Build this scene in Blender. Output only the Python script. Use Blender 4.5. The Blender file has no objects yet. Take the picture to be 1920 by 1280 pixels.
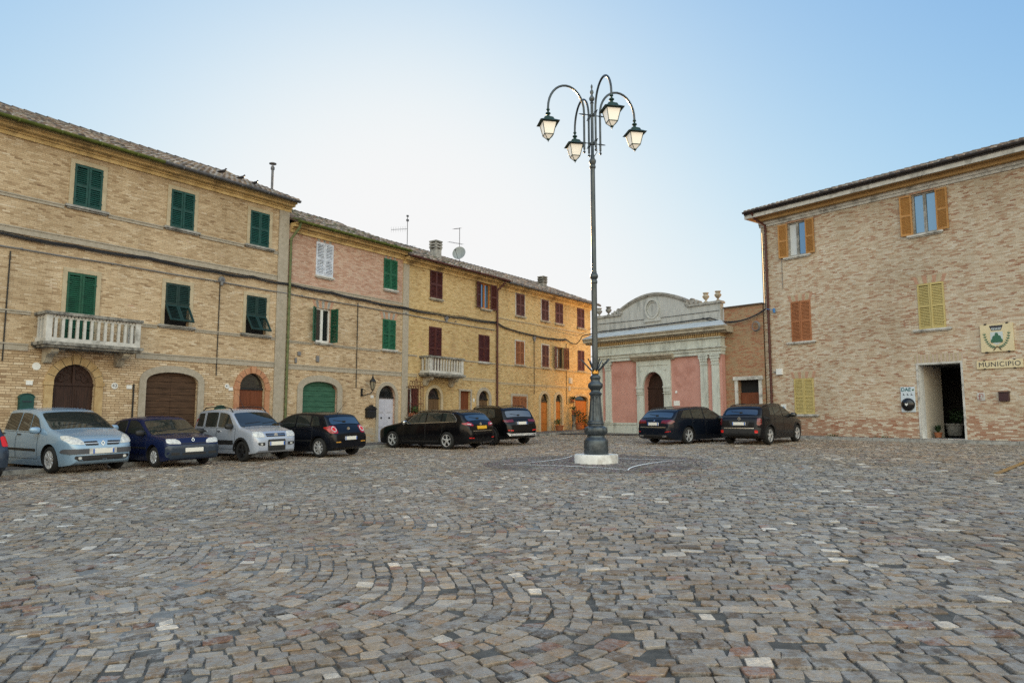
import bpy, bmesh, math, random
import numpy as np
from mathutils import Vector, Matrix
from mathutils.bvhtree import BVHTree

random.seed(7)
rng = np.random.default_rng(7)
C = bpy.context.scene.collection
PI = math.pi


def G(x, y):
    """height of the gently sloping square at x, y"""
    return .018 * y + .012 * x


def lin(r, g, b):
    f = lambda c: c / 12.92 if c <= .04045 else ((c + .055) / 1.055) ** 2.4
    return (f(r / 255), f(g / 255), f(b / 255), 1)


# ------------------------------------------------------------------ objects
def tag(o, label=None, cat=None, group=None, kind=None):
    if label: o['label'] = label
    if cat: o['category'] = cat
    if group: o['group'] = group
    if kind: o['kind'] = kind
    return o


def thing(name, label, cat, loc=(0, 0, 0), rz=0, group=None):
    o = bpy.data.objects.new(name, None)
    C.objects.link(o)
    o.location = loc
    o.rotation_euler = (0, 0, rz)
    o.empty_display_size = .3
    return tag(o, label, cat, group)


def link(name, me, parent=None, loc=(0, 0, 0), rot=(0, 0, 0)):
    o = bpy.data.objects.new(name, me)
    C.objects.link(o)
    o.parent = parent
    o.location = loc
    o.rotation_euler = rot
    return o


def copy_tree(o, parent=None):
    c = o.copy()
    C.objects.link(c)
    c.parent = parent
    for ch in list(o.children):
        copy_tree(ch, c)
    return c


class MB:
    def __init__(s):
        s.v = []; s.f = []; s.m = []; s.mi = 0

    def add(s, vs, fs, mi=None):
        b = len(s.v)
        s.v.extend([tuple(v) for v in vs])
        s.f.extend([[b + i for i in f] for f in fs])
        s.m.extend([s.mi if mi is None else mi] * len(fs))
        return s

    def quad(s, a, b, c, d, mi=None):
        return s.add([a, b, c, d], [(0, 1, 2, 3)], mi)

    def poly(s, pts, mi=None):
        return s.add(pts, [tuple(range(len(pts)))], mi)

    def box(s, x0, x1, y0, y1, z0, z1, mi=None):
        v = [(x0, y0, z0), (x1, y0, z0), (x1, y1, z0), (x0, y1, z0), (x0, y0, z1), (x1, y0, z1), (x1, y1, z1), (x0, y1, z1)]
        return s.add(v, [(0, 3, 2, 1), (4, 5, 6, 7), (0, 1, 5, 4), (1, 2, 6, 5), (2, 3, 7, 6), (3, 0, 4, 7)], mi)

    def hexa(s, v, mi=None):
        return s.add(v, [(0, 3, 2, 1), (4, 5, 6, 7), (0, 1, 5, 4), (1, 2, 6, 5), (2, 3, 7, 6), (3, 0, 4, 7)], mi)

    def prism(s, pts, y0, y1, mi=None):
        """polygon (x, z) counter-clockwise seen from -y, from y0 (front) to y1"""
        n = len(pts)
        v = [(p[0], y0, p[1]) for p in pts] + [(p[0], y1, p[1]) for p in pts]
        f = [tuple(range(n)), tuple(reversed(range(n, 2 * n)))]
        f += [(i, i + n, (i + 1) % n + n, (i + 1) % n) for i in range(n)]
        return s.add(v, f, mi)

    def prism_z(s, pts, z0, z1, mi=None):
        n = len(pts)
        v = [(p[0], p[1], z0) for p in pts] + [(p[0], p[1], z1) for p in pts]
        f = [tuple(reversed(range(n))), tuple(range(n, 2 * n))]
        f += [(i, (i + 1) % n, (i + 1) % n + n, i + n) for i in range(n)]
        return s.add(v, f, mi)

    def sweep(s, prof, u0, u1, mi=None):
        """profile of (y, z) points swept along x, ends closed"""
        n = len(prof)
        v = [(u0, p[0], p[1]) for p in prof] + [(u1, p[0], p[1]) for p in prof]
        f = [(i, i + n, (i + 1) % n + n, (i + 1) % n) for i in range(n)]
        f += [tuple(range(n)), tuple(reversed(range(n, 2 * n)))]
        return s.add(v, f, mi)

    def lathe(s, prof, c=(0, 0, 0), n=20, flute=None, mi=None, axis='z', caps=True):
        """profile of (r, z); flute(r, z, angle) -> r"""
        vs = []
        for r, z in prof:
            for i in range(n):
                a = 2 * PI * i / n
                q = flute(r, z, i) if flute else r
                if axis == 'z':
                    vs.append((c[0] + q * math.cos(a), c[1] + q * math.sin(a), c[2] + z))
                else:
                    vs.append((c[0] + q * math.cos(a), c[1] + z, c[2] + q * math.sin(a)))
        fs = []
        for k in range(len(prof) - 1):
            for i in range(n):
                j = (i + 1) % n
                fs.append((k * n + i, k * n + j, (k + 1) * n + j, (k + 1) * n + i))
        if caps:
            fs.append(tuple(reversed(range(n))))
            fs.append(tuple(range((len(prof) - 1) * n, len(prof) * n)))
        return s.add(vs, fs, mi)

    def tube(s, pts, r, n=8, mi=None):
        pts = [Vector(p) for p in pts]
        rs = r if isinstance(r, (list, tuple)) else [r] * len(pts)
        vs = []; up = None
        for i, p in enumerate(pts):
            t = (pts[min(i + 1, len(pts) - 1)] - pts[max(i - 1, 0)]).normalized()
            if up is None:
                up = Vector((0, 0, 1)) if abs(t.z) < .9 else Vector((1, 0, 0))
            a = t.cross(up).normalized()
            b = a.cross(t).normalized()
            up = b
            for k in range(n):
                w = 2 * PI * k / n
                vs.append(p + (a * math.cos(w) + b * math.sin(w)) * rs[i])
        fs = []
        for i in range(len(pts) - 1):
            for k in range(n):
                j = (k + 1) % n
                fs.append((i * n + k, i * n + j, (i + 1) * n + j, (i + 1) * n + k))
        fs.append(tuple(range(n)))
        fs.append(tuple(reversed(range((len(pts) - 1) * n, len(pts) * n))))
        return s.add(vs, fs, mi)

    def ball(s, c, r, n=10, sz=1.0, mi=None):
        prof = [(max(1e-4, r * math.sin(PI * k / n)), -r * sz * math.cos(PI * k / n)) for k in range(n + 1)]
        return s.lathe(prof, c, max(8, n + 2), mi=mi)

    def mesh(s, name, mats, off=(0, 0, 0), smooth=None, bevel=0, fix=False):
        me = bpy.data.meshes.new(name)
        ox, oy, oz = off
        me.from_pydata([(x - ox, y - oy, z - oz) for x, y, z in s.v], [], s.f)
        if not isinstance(mats, (list, tuple)): mats = [mats]
        for m in mats: me.materials.append(m)
        if len(mats) > 1:
            me.polygons.foreach_set('material_index', s.m)
        if bevel or fix:
            bm = bmesh.new(); bm.from_mesh(me)
            if fix: bmesh.ops.recalc_face_normals(bm, faces=bm.faces)
            if bevel:
                es = [e for e in bm.edges if len(e.link_faces) == 2 and e.calc_face_angle(0) > .6]
                bmesh.ops.bevel(bm, geom=es, offset=bevel, segments=2, affect='EDGES', profile=.6, clamp_overlap=True)
            bm.to_mesh(me); bm.free()
        if smooth is not None:
            me.polygons.foreach_set('use_smooth', [True] * len(me.polygons))
            me.set_sharp_from_angle(angle=math.radians(smooth))
        me.update()
        return me

    def build(s, name, mats, parent=None, off=(0, 0, 0), loc=(0, 0, 0), rot=(0, 0, 0), **k):
        return link(name, s.mesh(name, mats, off, **k), parent, loc, rot)


# ------------------------------------------------------------------ materials
def nodes(name):
    m = bpy.data.materials.new(name)
    m.use_nodes = True
    nt = m.node_tree
    return m, nt, nt.nodes['Principled BSDF']


def N(nt, kind, **k):
    n = nt.nodes.new('ShaderNode' + kind)
    for a, v in k.items():
        if a.startswith('i_'):
            n.inputs[a[2:].replace('_', ' ')].default_value = v
        elif a == 'ins':
            for i, x in v.items(): n.inputs[i].default_value = x
        else:
            setattr(n, a, v)
    return n


def math_(nt, op, a, b=None, clamp=False):
    n = nt.nodes.new('ShaderNodeMath')
    n.operation = op; n.use_clamp = clamp
    for i, x in enumerate((a, b)):
        if x is None: continue
        if isinstance(x, (int, float)): n.inputs[i].default_value = x
        else: nt.links.new(x, n.inputs[i])
    return n.outputs[0]


def ramp(nt, fac, stops, interp='LINEAR'):
    n = nt.nodes.new('ShaderNodeValToRGB')
    cr = n.color_ramp
    cr.interpolation = interp
    while len(cr.elements) < len(stops): cr.elements.new(.5)
    for e, (p, c) in zip(cr.elements, stops):
        e.position = p; e.color = c if len(c) == 4 else (*c, 1)
    nt.links.new(fac, n.inputs[0])
    return n.outputs[0]


def mix(nt, fac, a, b, mode='MIX'):
    n = nt.nodes.new('ShaderNodeMix')
    n.data_type = 'RGBA'; n.blend_type = mode
    for i, x in ((0, fac), (6, a), (7, b)):
        if isinstance(x, (int, float)): n.inputs[i].default_value = x
        elif isinstance(x, tuple): n.inputs[i].default_value = x if len(x) == 4 else (*x, 1)
        else: nt.links.new(x, n.inputs[i])
    return n.outputs[2]


def noise(nt, vec, scale, detail=5, rough=.6, stretch=None):
    if stretch:
        mp = N(nt, 'Mapping', ins={3: stretch})
        nt.links.new(vec, mp.inputs[0]); vec = mp.outputs[0]
    n = N(nt, 'TexNoise', i_Scale=scale, i_Detail=detail, i_Roughness=rough)
    nt.links.new(vec, n.inputs['Vector'])
    return n.outputs['Fac']


def coords(nt):
    return N(nt, 'TexCoord').outputs['Object']


def bump(nt, bs, h, strength=.4, dist=.02):
    b = N(nt, 'Bump', i_Strength=strength, i_Distance=dist)
    nt.links.new(h, b.inputs['Height'])
    nt.links.new(b.outputs[0], bs.inputs['Normal'])


def mottle(name, c1, c2, scale=5, rough=.8, bmp=.25, dist=.01, detail=7, metal=0, stretch=None, spec=.3, dirt=None, lo=.3, hi=.7):
    m, nt, bs = nodes(name)
    tc = coords(nt)
    f = noise(nt, tc, scale, detail, .65, stretch)
    col = ramp(nt, f, [(lo, c1), (hi, c2)])
    if dirt:
        f2 = noise(nt, tc, scale * .35, 6, .7, stretch)
        col = mix(nt, ramp(nt, f2, [(.5, (0, 0, 0, 1)), (.68, (1, 1, 1, 1))]), col, dirt)
    nt.links.new(col, bs.inputs['Base Color'])
    bs.inputs['Roughness'].default_value = rough
    bs.inputs['Metallic'].default_value = metal
    bs.inputs['Specular IOR Level'].default_value = spec
    if bmp: bump(nt, bs, noise(nt, tc, scale * 4, 6, .7, stretch), bmp, dist)
    return m


def plain(name, c, rough=.5, metal=0, coat=0, ior=1.5, spec=.5, emit=None, es=1):
    m, nt, bs = nodes(name)
    bs.inputs['Base Color'].default_value = c if len(c) == 4 else (*c, 1)
    bs.inputs['Roughness'].default_value = rough
    bs.inputs['Metallic'].default_value = metal
    bs.inputs['Coat Weight'].default_value = coat
    bs.inputs['Coat Roughness'].default_value = .04
    bs.inputs['IOR'].default_value = ior
    bs.inputs['Specular IOR Level'].default_value = spec
    if emit:
        bs.inputs['Emission Color'].default_value = (*emit[:3], 1)
        bs.inputs['Emission Strength'].default_value = es
    return m


def brick(name, cols, mortar, rowh=.066, bw=.27, streak=.3, stain=(.3, .2, .12), stain_amt=.35, joint=.16, bmp=.5, zone=None):
    """running-bond brick from the object's own x + y (along) and z (up)"""
    m, nt, bs = nodes(name)
    tc = coords(nt)
    sx = N(nt, 'SeparateXYZ'); nt.links.new(tc, sx.inputs[0])
    wob = noise(nt, tc, 1.3, 3)
    h = math_(nt, 'ADD', sx.outputs[0], sx.outputs[1])
    z = math_(nt, 'ADD', sx.outputs[2], math_(nt, 'MULTIPLY', wob, .05))
    zr = math_(nt, 'DIVIDE', z, rowh)
    row = math_(nt, 'FLOOR', zr)
    wn0 = N(nt, 'TexWhiteNoise', noise_dimensions='1D'); nt.links.new(row, wn0.inputs['W'])
    off = math_(nt, 'ADD', math_(nt, 'MULTIPLY', math_(nt, 'MODULO', row, 2.0), .5), math_(nt, 'MULTIPLY', wn0.outputs[0], .3))
    hc = math_(nt, 'ADD', math_(nt, 'DIVIDE', h, bw), off)
    col = math_(nt, 'FLOOR', hc)
    cv = N(nt, 'CombineXYZ'); nt.links.new(col, cv.inputs[0]); nt.links.new(row, cv.inputs[1])
    wn = N(nt, 'TexWhiteNoise', noise_dimensions='2D'); nt.links.new(cv.outputs[0], wn.inputs['Vector'])
    st = noise(nt, tc, 1.0, 6, .75, (2.0, 2.0, 11))
    patch = noise(nt, tc, .55, 4, .6)
    fac = math_(nt, 'ADD', math_(nt, 'MULTIPLY', wn.outputs[0], 1 - streak), math_(nt, 'MULTIPLY', math_(nt, 'SUBTRACT', math_(nt, 'MULTIPLY', st, 2.2), .6), streak))
    fac = math_(nt, 'ADD', fac, math_(nt, 'MULTIPLY', math_(nt, 'SUBTRACT', patch, .5), .3), True)
    bc = ramp(nt, fac, cols)
    fz = math_(nt, 'FRACT', zr); fx = math_(nt, 'FRACT', hc)
    ez = math_(nt, 'LESS_THAN', fz, joint); ex = math_(nt, 'LESS_THAN', fx, joint * rowh / bw * 1.0)
    jm = math_(nt, 'MAXIMUM', ez, ex)
    jw = math_(nt, 'MULTIPLY', jm, math_(nt, 'ADD', .55, math_(nt, 'MULTIPLY', patch, .6)), True)
    c = mix(nt, jw, bc, mortar)
    fine = noise(nt, tc, 30, 4, .7)
    c = mix(nt, .55, c, ramp(nt, fine, [(.3, (.55, .55, .55, 1)), (.7, (1.25, 1.25, 1.25, 1))]), 'MULTIPLY')
    sn = noise(nt, tc, .9, 8, .75, (2.6, 2.6, .4))
    c = mix(nt, math_(nt, 'MULTIPLY', ramp(nt, sn, [(.52, (0, 0, 0, 1)), (.7, (1, 1, 1, 1))]), stain_amt), c, (*stain, 1))
    big = noise(nt, tc, .22, 5, .6, (1, 1, .7))
    c = mix(nt, 1.0, c, ramp(nt, big, [(.32, (.74, .72, .69, 1)), (.5, (.98, .98, .98, 1)), (.68, (1.1, 1.1, 1.1, 1))]), 'MULTIPLY')
    if zone:   # a course of different old brick low on the wall: (z0, z1, colour, amount)
        z0, z1, zc, za = zone
        edge = math_(nt, 'ADD', sx.outputs[2], math_(nt, 'MULTIPLY', math_(nt, 'SUBTRACT', noise(nt, tc, .9, 6, .7), .5), 1.2))
        inz = math_(nt, 'MULTIPLY', math_(nt, 'GREATER_THAN', edge, z0), math_(nt, 'LESS_THAN', edge, z1))
        c = mix(nt, math_(nt, 'MULTIPLY', inz, math_(nt, 'MULTIPLY', math_(nt, 'GREATER_THAN', fac, .3), za)), c, (*zc, 1))
    nt.links.new(c, bs.inputs['Base Color'])
    bs.inputs['Roughness'].default_value = .9
    bs.inputs['Specular IOR Level'].default_value = .2
    hh = math_(nt, 'ADD', math_(nt, 'MULTIPLY', math_(nt, 'SUBTRACT', 1, jm), .6), math_(nt, 'ADD', math_(nt, 'MULTIPLY', fine, .5), math_(nt, 'MULTIPLY', wn.outputs[0], .35)))
    bump(nt, bs, hh, bmp, .012)
    return m


def attr_mat(name, attr, rough=.8, grain=14, amt=.7, bmp=.4, dist=.008, dust=None, spec=.25):
    """colour carried per stone / tile in a mesh attribute, with fine grain"""
    m, nt, bs = nodes(name)
    a = N(nt, 'Attribute', attribute_name=attr)
    tc = coords(nt)
    f = noise(nt, tc, grain, 6, .7)
    c = mix(nt, amt, a.outputs['Color'], ramp(nt, f, [(.3, (.45, .45, .45, 1)), (.72, (1.35, 1.35, 1.35, 1))]), 'MULTIPLY')
    if dust:
        d1 = noise(nt, tc, .45, 4, .6); d2 = noise(nt, tc, 9, 8, .8)
        c = mix(nt, .5, c, ramp(nt, noise(nt, tc, 11, 6, .7), [(.3, (.5, .47, .42, 1)), (.7, (1.4, 1.4, 1.42, 1))]), 'MULTIPLY')
        df = math_(nt, 'MULTIPLY', ramp(nt, d1, [(.3, (.25, .25, .25, 1)), (.6, (1, 1, 1, 1))]), ramp(nt, d2, [(.45, (0, 0, 0, 1)), (.57, (1, 1, 1, 1))]))
        c = mix(nt, math_(nt, 'MULTIPLY', df, .85), c, dust)
    nt.links.new(c, bs.inputs['Base Color'])
    bs.inputs['Roughness'].default_value = rough
    bs.inputs['Specular IOR Level'].default_value = spec
    bump(nt, bs, f, bmp, dist)
    return m


def set_attr(me, name, cols):
    a = me.attributes.new(name, 'FLOAT_COLOR', 'POINT')
    a.data.foreach_set('color', np.asarray(cols, np.float32).ravel())


def wood(name, c1, c2, scale=2, rough=.6, stretch=(14, 14, 1), bmp=.3, spec=.3):
    return mottle(name, c1, c2, scale, rough, bmp, .006, 6, 0, stretch, spec)


def glassy(name, c=(.012, .014, .016), rough=.03, ior=1.8):
    return plain(name, c, rough, 0, 0, ior, .5)


MT = {}
MT['stone'] = mottle('travertine', (.30, .26, .20), (.46, .41, .32), 6, .85, .4, dirt=(.2, .17, .13, 1))
MT['stone_grey'] = mottle('grey_stone', (.2, .19, .175), (.42, .41, .38), 5, .9, .5, dirt=(.1, .1, .09, 1))
MT['stone_white'] = mottle('pale_weathered_stone', (.42, .41, .38), (.62, .6, .56), 5, .85, .4, dirt=(.16, .15, .13, 1))
MT['stone_old'] = mottle('blackened_stone', (.09, .085, .075), (.38, .36, .32), 7, .9, .6, .02, dirt=(.05, .05, .045, 1))
MT['stone_gold'] = mottle('golden_sandstone', (.34, .22, .1), (.52, .38, .2), 5, .85, .4)
MT['stone_pink'] = mottle('reddish_sandstone', (.36, .16, .09), (.5, .27, .15), 5, .85, .4)
MT['plaster'] = mottle('rough_lime_render', (.30, .26, .2), (.42, .37, .3), 9, .95, .5)
MT['plaster_tan'] = mottle('tan_render', (.36, .29, .19), (.5, .42, .29), 4, .95, .35)
MT['cornice_gold'] = mottle('ochre_cornice', (.52, .36, .15), (.72, .54, .27), 3, .85, .3, dirt=(.25, .17, .08, 1))
MT['green1'] = mottle('dark_green_paint', (0.0039, 0.0325, 0.0273), (0.0090, 0.0750, 0.0630), 2.5, .55, .15, .004, 7, 0, (1, 1, 2.5), .35)
MT['green2'] = mottle('bottle_green_paint', (0.0052, 0.0423, 0.0228), (0.0120, 0.0975, 0.0525), 2.5, .55, .15, .004, 7, 0, (1, 1, 2.5), .35)
MT['green3'] = mottle('leaf_green_paint', (0.0078, 0.0585, 0.0292), (0.0180, 0.1350, 0.0675), 2.5, .55, .15, .004, 7, 0, (1, 1, 2.5), .35)
MT['green4'] = mottle('faded_green_boards', (.012, .06, .035), (.05, .14, .09), 3, .7, .4, stretch=(1, 1, 9))
MT['teal'] = mottle('very_dark_green_paint', (0.0039, 0.0169, 0.0143), (0.0090, 0.0390, 0.0330), 2.5, .55, .15, .004, 7, 0, (1, 1, 2.5), .35)
MT['maroon'] = mottle('maroon_paint', (.045, .012, .01), (.085, .02, .016), 6, .5, .1)
MT['brownred'] = mottle('brown_shutter_paint', (.075, .028, .022), (.13, .05, .04), 6, .5, .1)
MT['warmframe'] = mottle('varnished_shutter_wood', (.2, .07, .03), (.3, .12, .05), 6, .5, .1)
MT['greyshut'] = mottle('grey_white_paint', (0.3250, 0.3445, 0.3900), (0.7500, 0.7950, 0.9000), 2.5, .55, .15, .004, 7, 0, (1, 1, 2.5), .35)
MT['ochre'] = mottle('ochre_shutter_paint', (.36, .17, .05), (.46, .24, .075), 6, .5, .1)
MT['yellow'] = mottle('pale_yellow_shutter_paint', (.42, .33, .12), (.52, .42, .18), 6, .5, .1)
MT['orange'] = mottle('rust_brown_shutter_paint', (.3, .11, .045), (.38, .16, .07), 6, .5, .1)
MT['dark'] = plain('dark_interior', (.008, .008, .009), .9)
MT['glass'] = glassy('window_glass')
MT['glass_sky'] = plain('sky_tinted_window_glass', (.17, .27, .38), .03, .7)  # blue of the reflected sky is put into the base colour
MT['curtain'] = plain('white_curtain', (.55, .58, .6), .8)
MT['wood_dark'] = wood('dark_carved_wood', (.018, .008, .006), (.05, .022, .014))
MT['wood_plank'] = mottle('weathered_brown_planks', (.03, .016, .009), (.11, .06, .034), 2.5, .8, .5, stretch=(1, 1, 12))
MT['wood_red'] = wood('red_brown_door_wood', (.10, .028, .012), (.18, .055, .022))
MT['wood_orange'] = wood('honey_door_wood', (.3, .10, .02), (.46, .17, .035))
MT['wood_mid'] = wood('brown_door_wood', (.08, .045, .022), (.15, .09, .045))
MT['paint_lilac'] = mottle('grey_lilac_paint', (.40, .40, .47), (.55, .55, .62), 5, .6, .1)
MT['paint_white'] = mottle('white_paint', (.62, .62, .6), (.78, .78, .76), 4, .6, .1)
MT['iron'] = mottle('black_iron', (.012, .013, .014), (.035, .035, .036), 12, .5, .2, metal=.3)
MT['iron_red'] = mottle('rust_red_iron', (.06, .015, .01), (.11, .03, .02), 12, .6, .2)
MT['pipe_green'] = mottle('mossy_copper_pipe', (.06, .085, .035), (.17, .18, .08), 7, .7, .2)
MT['pipe_brown'] = mottle('brown_painted_pipe', (.06, .02, .016), (.1, .035, .028), 7, .5, .1)
MT['gutter_moss'] = mottle('moss_green_gutter', (.05, .07, .012), (.13, .15, .03), 6, .8, .3)
MT['gutter_grey'] = mottle('grey_zinc_gutter', (.07, .07, .075), (.16, .16, .17), 6, .5, .1, metal=.4)
MT['gutter_dark'] = mottle('dark_brown_gutter', (.022, .018, .018), (.05, .042, .04), 6, .5, .1)
MT['cable'] = plain('black_cable', (.02, .02, .022), .5)
MT['cable_grey'] = plain('grey_conduit', (.16, .16, .165), .5)
MT['terracotta'] = mottle('terracotta', (.22, .075, .035), (.34, .13, .06), 9, .8, .2)
MT['leaf'] = mottle('green_leaves', (.02, .05, .012), (.06, .11, .03), 20, .6, 0)
MT['leaf_dark'] = mottle('dark_green_leaves', (.012, .028, .012), (.03, .06, .02), 20, .6, 0)
MT['soil'] = plain('soil', (.03, .022, .016), .95)
MT['enamel'] = plain('white_enamel', (.7, .7, .68), .3)
MT['ink'] = plain('dark_ink', (.012, .014, .03), .6)
MT['zinc'] = mottle('zinc_sheet', (.38, .42, .45), (.54, .58, .61), 3, .5, .1, metal=.1)
MT['tile'] = attr_mat('clay_roof_tiles', 'tile_colour', .92, 18, .65, .4, .01)
MT['tile_under'] = mottle('clay_under_tiles', (.06, .045, .035), (.14, .1, .075), 8, .95, .3)
MT['soffit'] = mottle('ochre_soffit', (.36, .22, .09), (.5, .33, .15), 2, .9, .2)
# ------------------------------------------------------------------ the square
m, nt, bs = nodes('mortar_and_dust')
tc = coords(nt)
n1 = noise(nt, tc, .4, 4, .6); n2 = noise(nt, tc, 9, 7, .75)
sx = N(nt, 'SeparateXYZ'); nt.links.new(tc, sx.inputs[0])
dusty = math_(nt, 'ADD', math_(nt, 'MULTIPLY', math_(nt, 'SUBTRACT', n1, .4), 2.2), math_(nt, 'MULTIPLY', sx.outputs[0], -.07))
dusty = math_(nt, 'ADD', dusty, math_(nt, 'MULTIPLY', sx.outputs[1], .045))
c1 = ramp(nt, n2, [(.3, (.045, .04, .034, 1)), (.7, (.12, .108, .092, 1))])
c2 = ramp(nt, n2, [(.3, (.11, .106, .1, 1)), (.7, (.25, .242, .23, 1))])
nt.links.new(mix(nt, ramp(nt, dusty, [(.5, (0, 0, 0, 1)), (.8, (1, 1, 1, 1))]), c1, c2), bs.inputs['Base Color'])
bs.inputs['Roughness'].default_value = .95
bump(nt, bs, n2, .6, .015)
MT['mortar'] = m

mb = MB()
S = 260
xs = np.linspace(-S, S, 27)
for i in range(26):
    for j in range(26):
        p = [(xs[i], xs[j]), (xs[i + 1], xs[j]), (xs[i + 1], xs[j + 1]), (xs[i], xs[j + 1])]
        mb.poly([(x, y, G(x, y)) for x, y in p])
tag(mb.build('ground', MT['mortar']), kind='structure')

MT['cobble'] = attr_mat('cobble_stone', 'stone_colour', .62, 45, .75, .7, .008, dust=(.33, .31, .285, 1), spec=.5)

PAL = [(.21, .29, .22, .148), (.23, .27, .235, .188), (.18, .24, .222, .205), (.11, .17, .132, .094), (.13, .33, .295, .25),
       (.06, .1, .09, .082), (.05, .23, .13, .085), (.05, .40, .38, .35), (.03, .68, .66, .62)]
PW = np.array([p[0] for p in PAL]); PW /= PW.sum()
PC = np.array([p[1:] for p in PAL])


DIRT = (.03, .027, .023)


class Stones:
    def __init__(s): s.v = []; s.f = []; s.c = []

    def stone(s, cor, hi, near, col, cut=.11, z0=0.0):
        cx = sum(p[0] for p in cor) / 4; cy = sum(p[1] for p in cor) / 4
        b = len(s.v)
        tx, ty = random.gauss(0, .035), random.gauss(0, .035)
        zt = lambda x, y: G(x, y) + z0 + hi + (x - cx) * tx + (y - cy) * ty
        if near:
            out = []
            for k in range(4):
                p, q, r = cor[k - 1], cor[k], cor[(k + 1) % 4]
                c1 = cut * random.uniform(.5, 1.3); c2 = cut * random.uniform(.5, 1.3)
                out.append((q[0] + (p[0] - q[0]) * c1, q[1] + (p[1] - q[1]) * c1))
                out.append((q[0] + (r[0] - q[0]) * c2, q[1] + (r[1] - q[1]) * c2))
            n = 8
            ins = [(cx + (x - cx) * .93, cy + (y - cy) * .93) for x, y in out]
            s.v += [(x, y, G(x, y) + z0 - .03) for x, y in out]
            s.v += [(x, y, zt(x, y) - .006) for x, y in [(cx + (x - cx) * .985, cy + (y - cy) * .985) for x, y in out]]
            s.v += [(x, y, zt(x, y)) for x, y in ins]
            for k in range(n):
                j = (k + 1) % n
                s.f.append((b + k, b + j, b + n + j, b + n + k))
                s.f.append((b + n + k, b + n + j, b + 2 * n + j, b + 2 * n + k))
            s.f.append(tuple(b + 2 * n + k for k in range(n)))
            d = tuple(c * .42 for c in col)
            s.c += [DIRT] * n + [d] * n + [col] * n
        else:
            s.v += [(x, y, G(x, y) + z0 - .02) for x, y in cor]
            s.v += [(x, y, zt(x, y)) for x, y in [(cx + (x - cx) * .94, cy + (y - cy) * .94) for x, y in cor]]
            for k in range(4):
                j = (k + 1) % 4
                s.f.append((b + k, b + j, b + 4 + j, b + 4 + k))
            s.f.append((b + 4, b + 5, b + 6, b + 7))
            s.c += [DIRT] * 4 + [tuple(c * .93 for c in col)] * 4

    def build(s, name, mat):
        me = bpy.data.meshes.new(name)
        me.from_pydata(s.v, [], s.f)
        set_attr(me, 'stone_colour', [(*c, 1) for c in s.c])
        me.materials.append(mat)
        me.polygons.foreach_set('use_smooth', [True] * len(me.polygons))
        me.set_sharp_from_angle(angle=math.radians(38))
        return link(name, me)


LAMP = (2.32, 20.06)


def wob2(x, y):
    return (.5 * math.sin(.31 * x + 1.3) + .5 * math.sin(.23 * y + .7 * math.sin(.4 * x)))


def in_square(x, y):
    if abs(x) > .86 * y + 2.4 or y < 2.6: return False
    if (x - LAMP[0]) ** 2 + (y - LAMP[1]) ** 2 < 3.06 ** 2: return False
    if x < .726 * y - 28.6 + 2.15: return False
    if x > 38.5 - .785 * y - .55: return False
    if x > 43 - .936 * y - .3 and x > 5.1: return False
    return y < 47


def stone_col(x, y):
    k = rng.choice(len(PAL), p=PW)
    c = PC[k] * random.uniform(.62, 1.22) * .93
    warm = 1 + .1 * wob2(x * 1.7, y * 1.3)
    return (c[0] * warm * 1.13, c[1] * 1.0, c[2] * (2 - warm) * .86)


st = Stones()
RA = math.radians(-24)
ca, sa = math.cos(RA), math.sin(RA)


def boundary(y):
    return .4 + .10 * (y - 5) + .6 * math.sin(y * .5)


# arched courses on the left part of the square
WC, SAG, RH = 3.0, .85, .17
for col in range(-13, 15):
    def arc(t, a):
        bb = (col + t) * WC
        aa = a + SAG * math.cos(PI * t) + .05 * math.sin(bb * 1.1)
        return Vector((aa * ca - bb * sa, aa * sa + bb * ca + 12))
    ts = np.linspace(-.505, .505, 121)
    base = [arc(t, 0) for t in ts]
    cum = np.concatenate([[0], np.cumsum([(q - p).length for p, q in zip(base[:-1], base[1:])])])
    for k in range(-160, 185):
        a0 = k * RH + random.uniform(-.01, .01)
        mid = arc(0, a0)
        if abs(mid.x) > .9 * mid.y + 6 or mid.y < 0: continue
        pos = random.uniform(0, .08)
        while pos < cum[-1] - .05:
            ln = random.choice((.125, .145, .16, .175, .21)) * random.uniform(.93, 1.07)
            end = min(pos + ln, cum[-1])
            tm = float(np.interp((pos + end) / 2, cum, ts))
            P = arc(tm, a0 + RH / 2)
            if in_square(P.x, P.y) and P.x < boundary(P.y) and not (random.random() < .006 and P.y < 15):
                T = (arc(tm + .01, a0) - arc(tm - .01, a0)).normalized()
                Nn = Vector((-T.y, T.x))
                w = RH * abs(Nn.dot(Vector((ca, sa)))) / 2 - .005
                l = (end - pos) / 2 - .005
                e = lambda: random.gauss(0, .009)
                cor = [(P.x + T.x * i * l + Nn.x * j * w + e(), P.y + T.y * i * l + Nn.y * j * w + e()) for i, j in ((-1, -1), (1, -1), (1, 1), (-1, 1))]
                area = sum(cor[q][0] * cor[(q + 1) % 4][1] - cor[(q + 1) % 4][0] * cor[q][1] for q in range(4))
                if area < 0: cor.reverse()
                st.stone(cor, .011 + random.gauss(0, .005), P.y < 15, stone_col(P.x, P.y))
            pos = end
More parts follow.
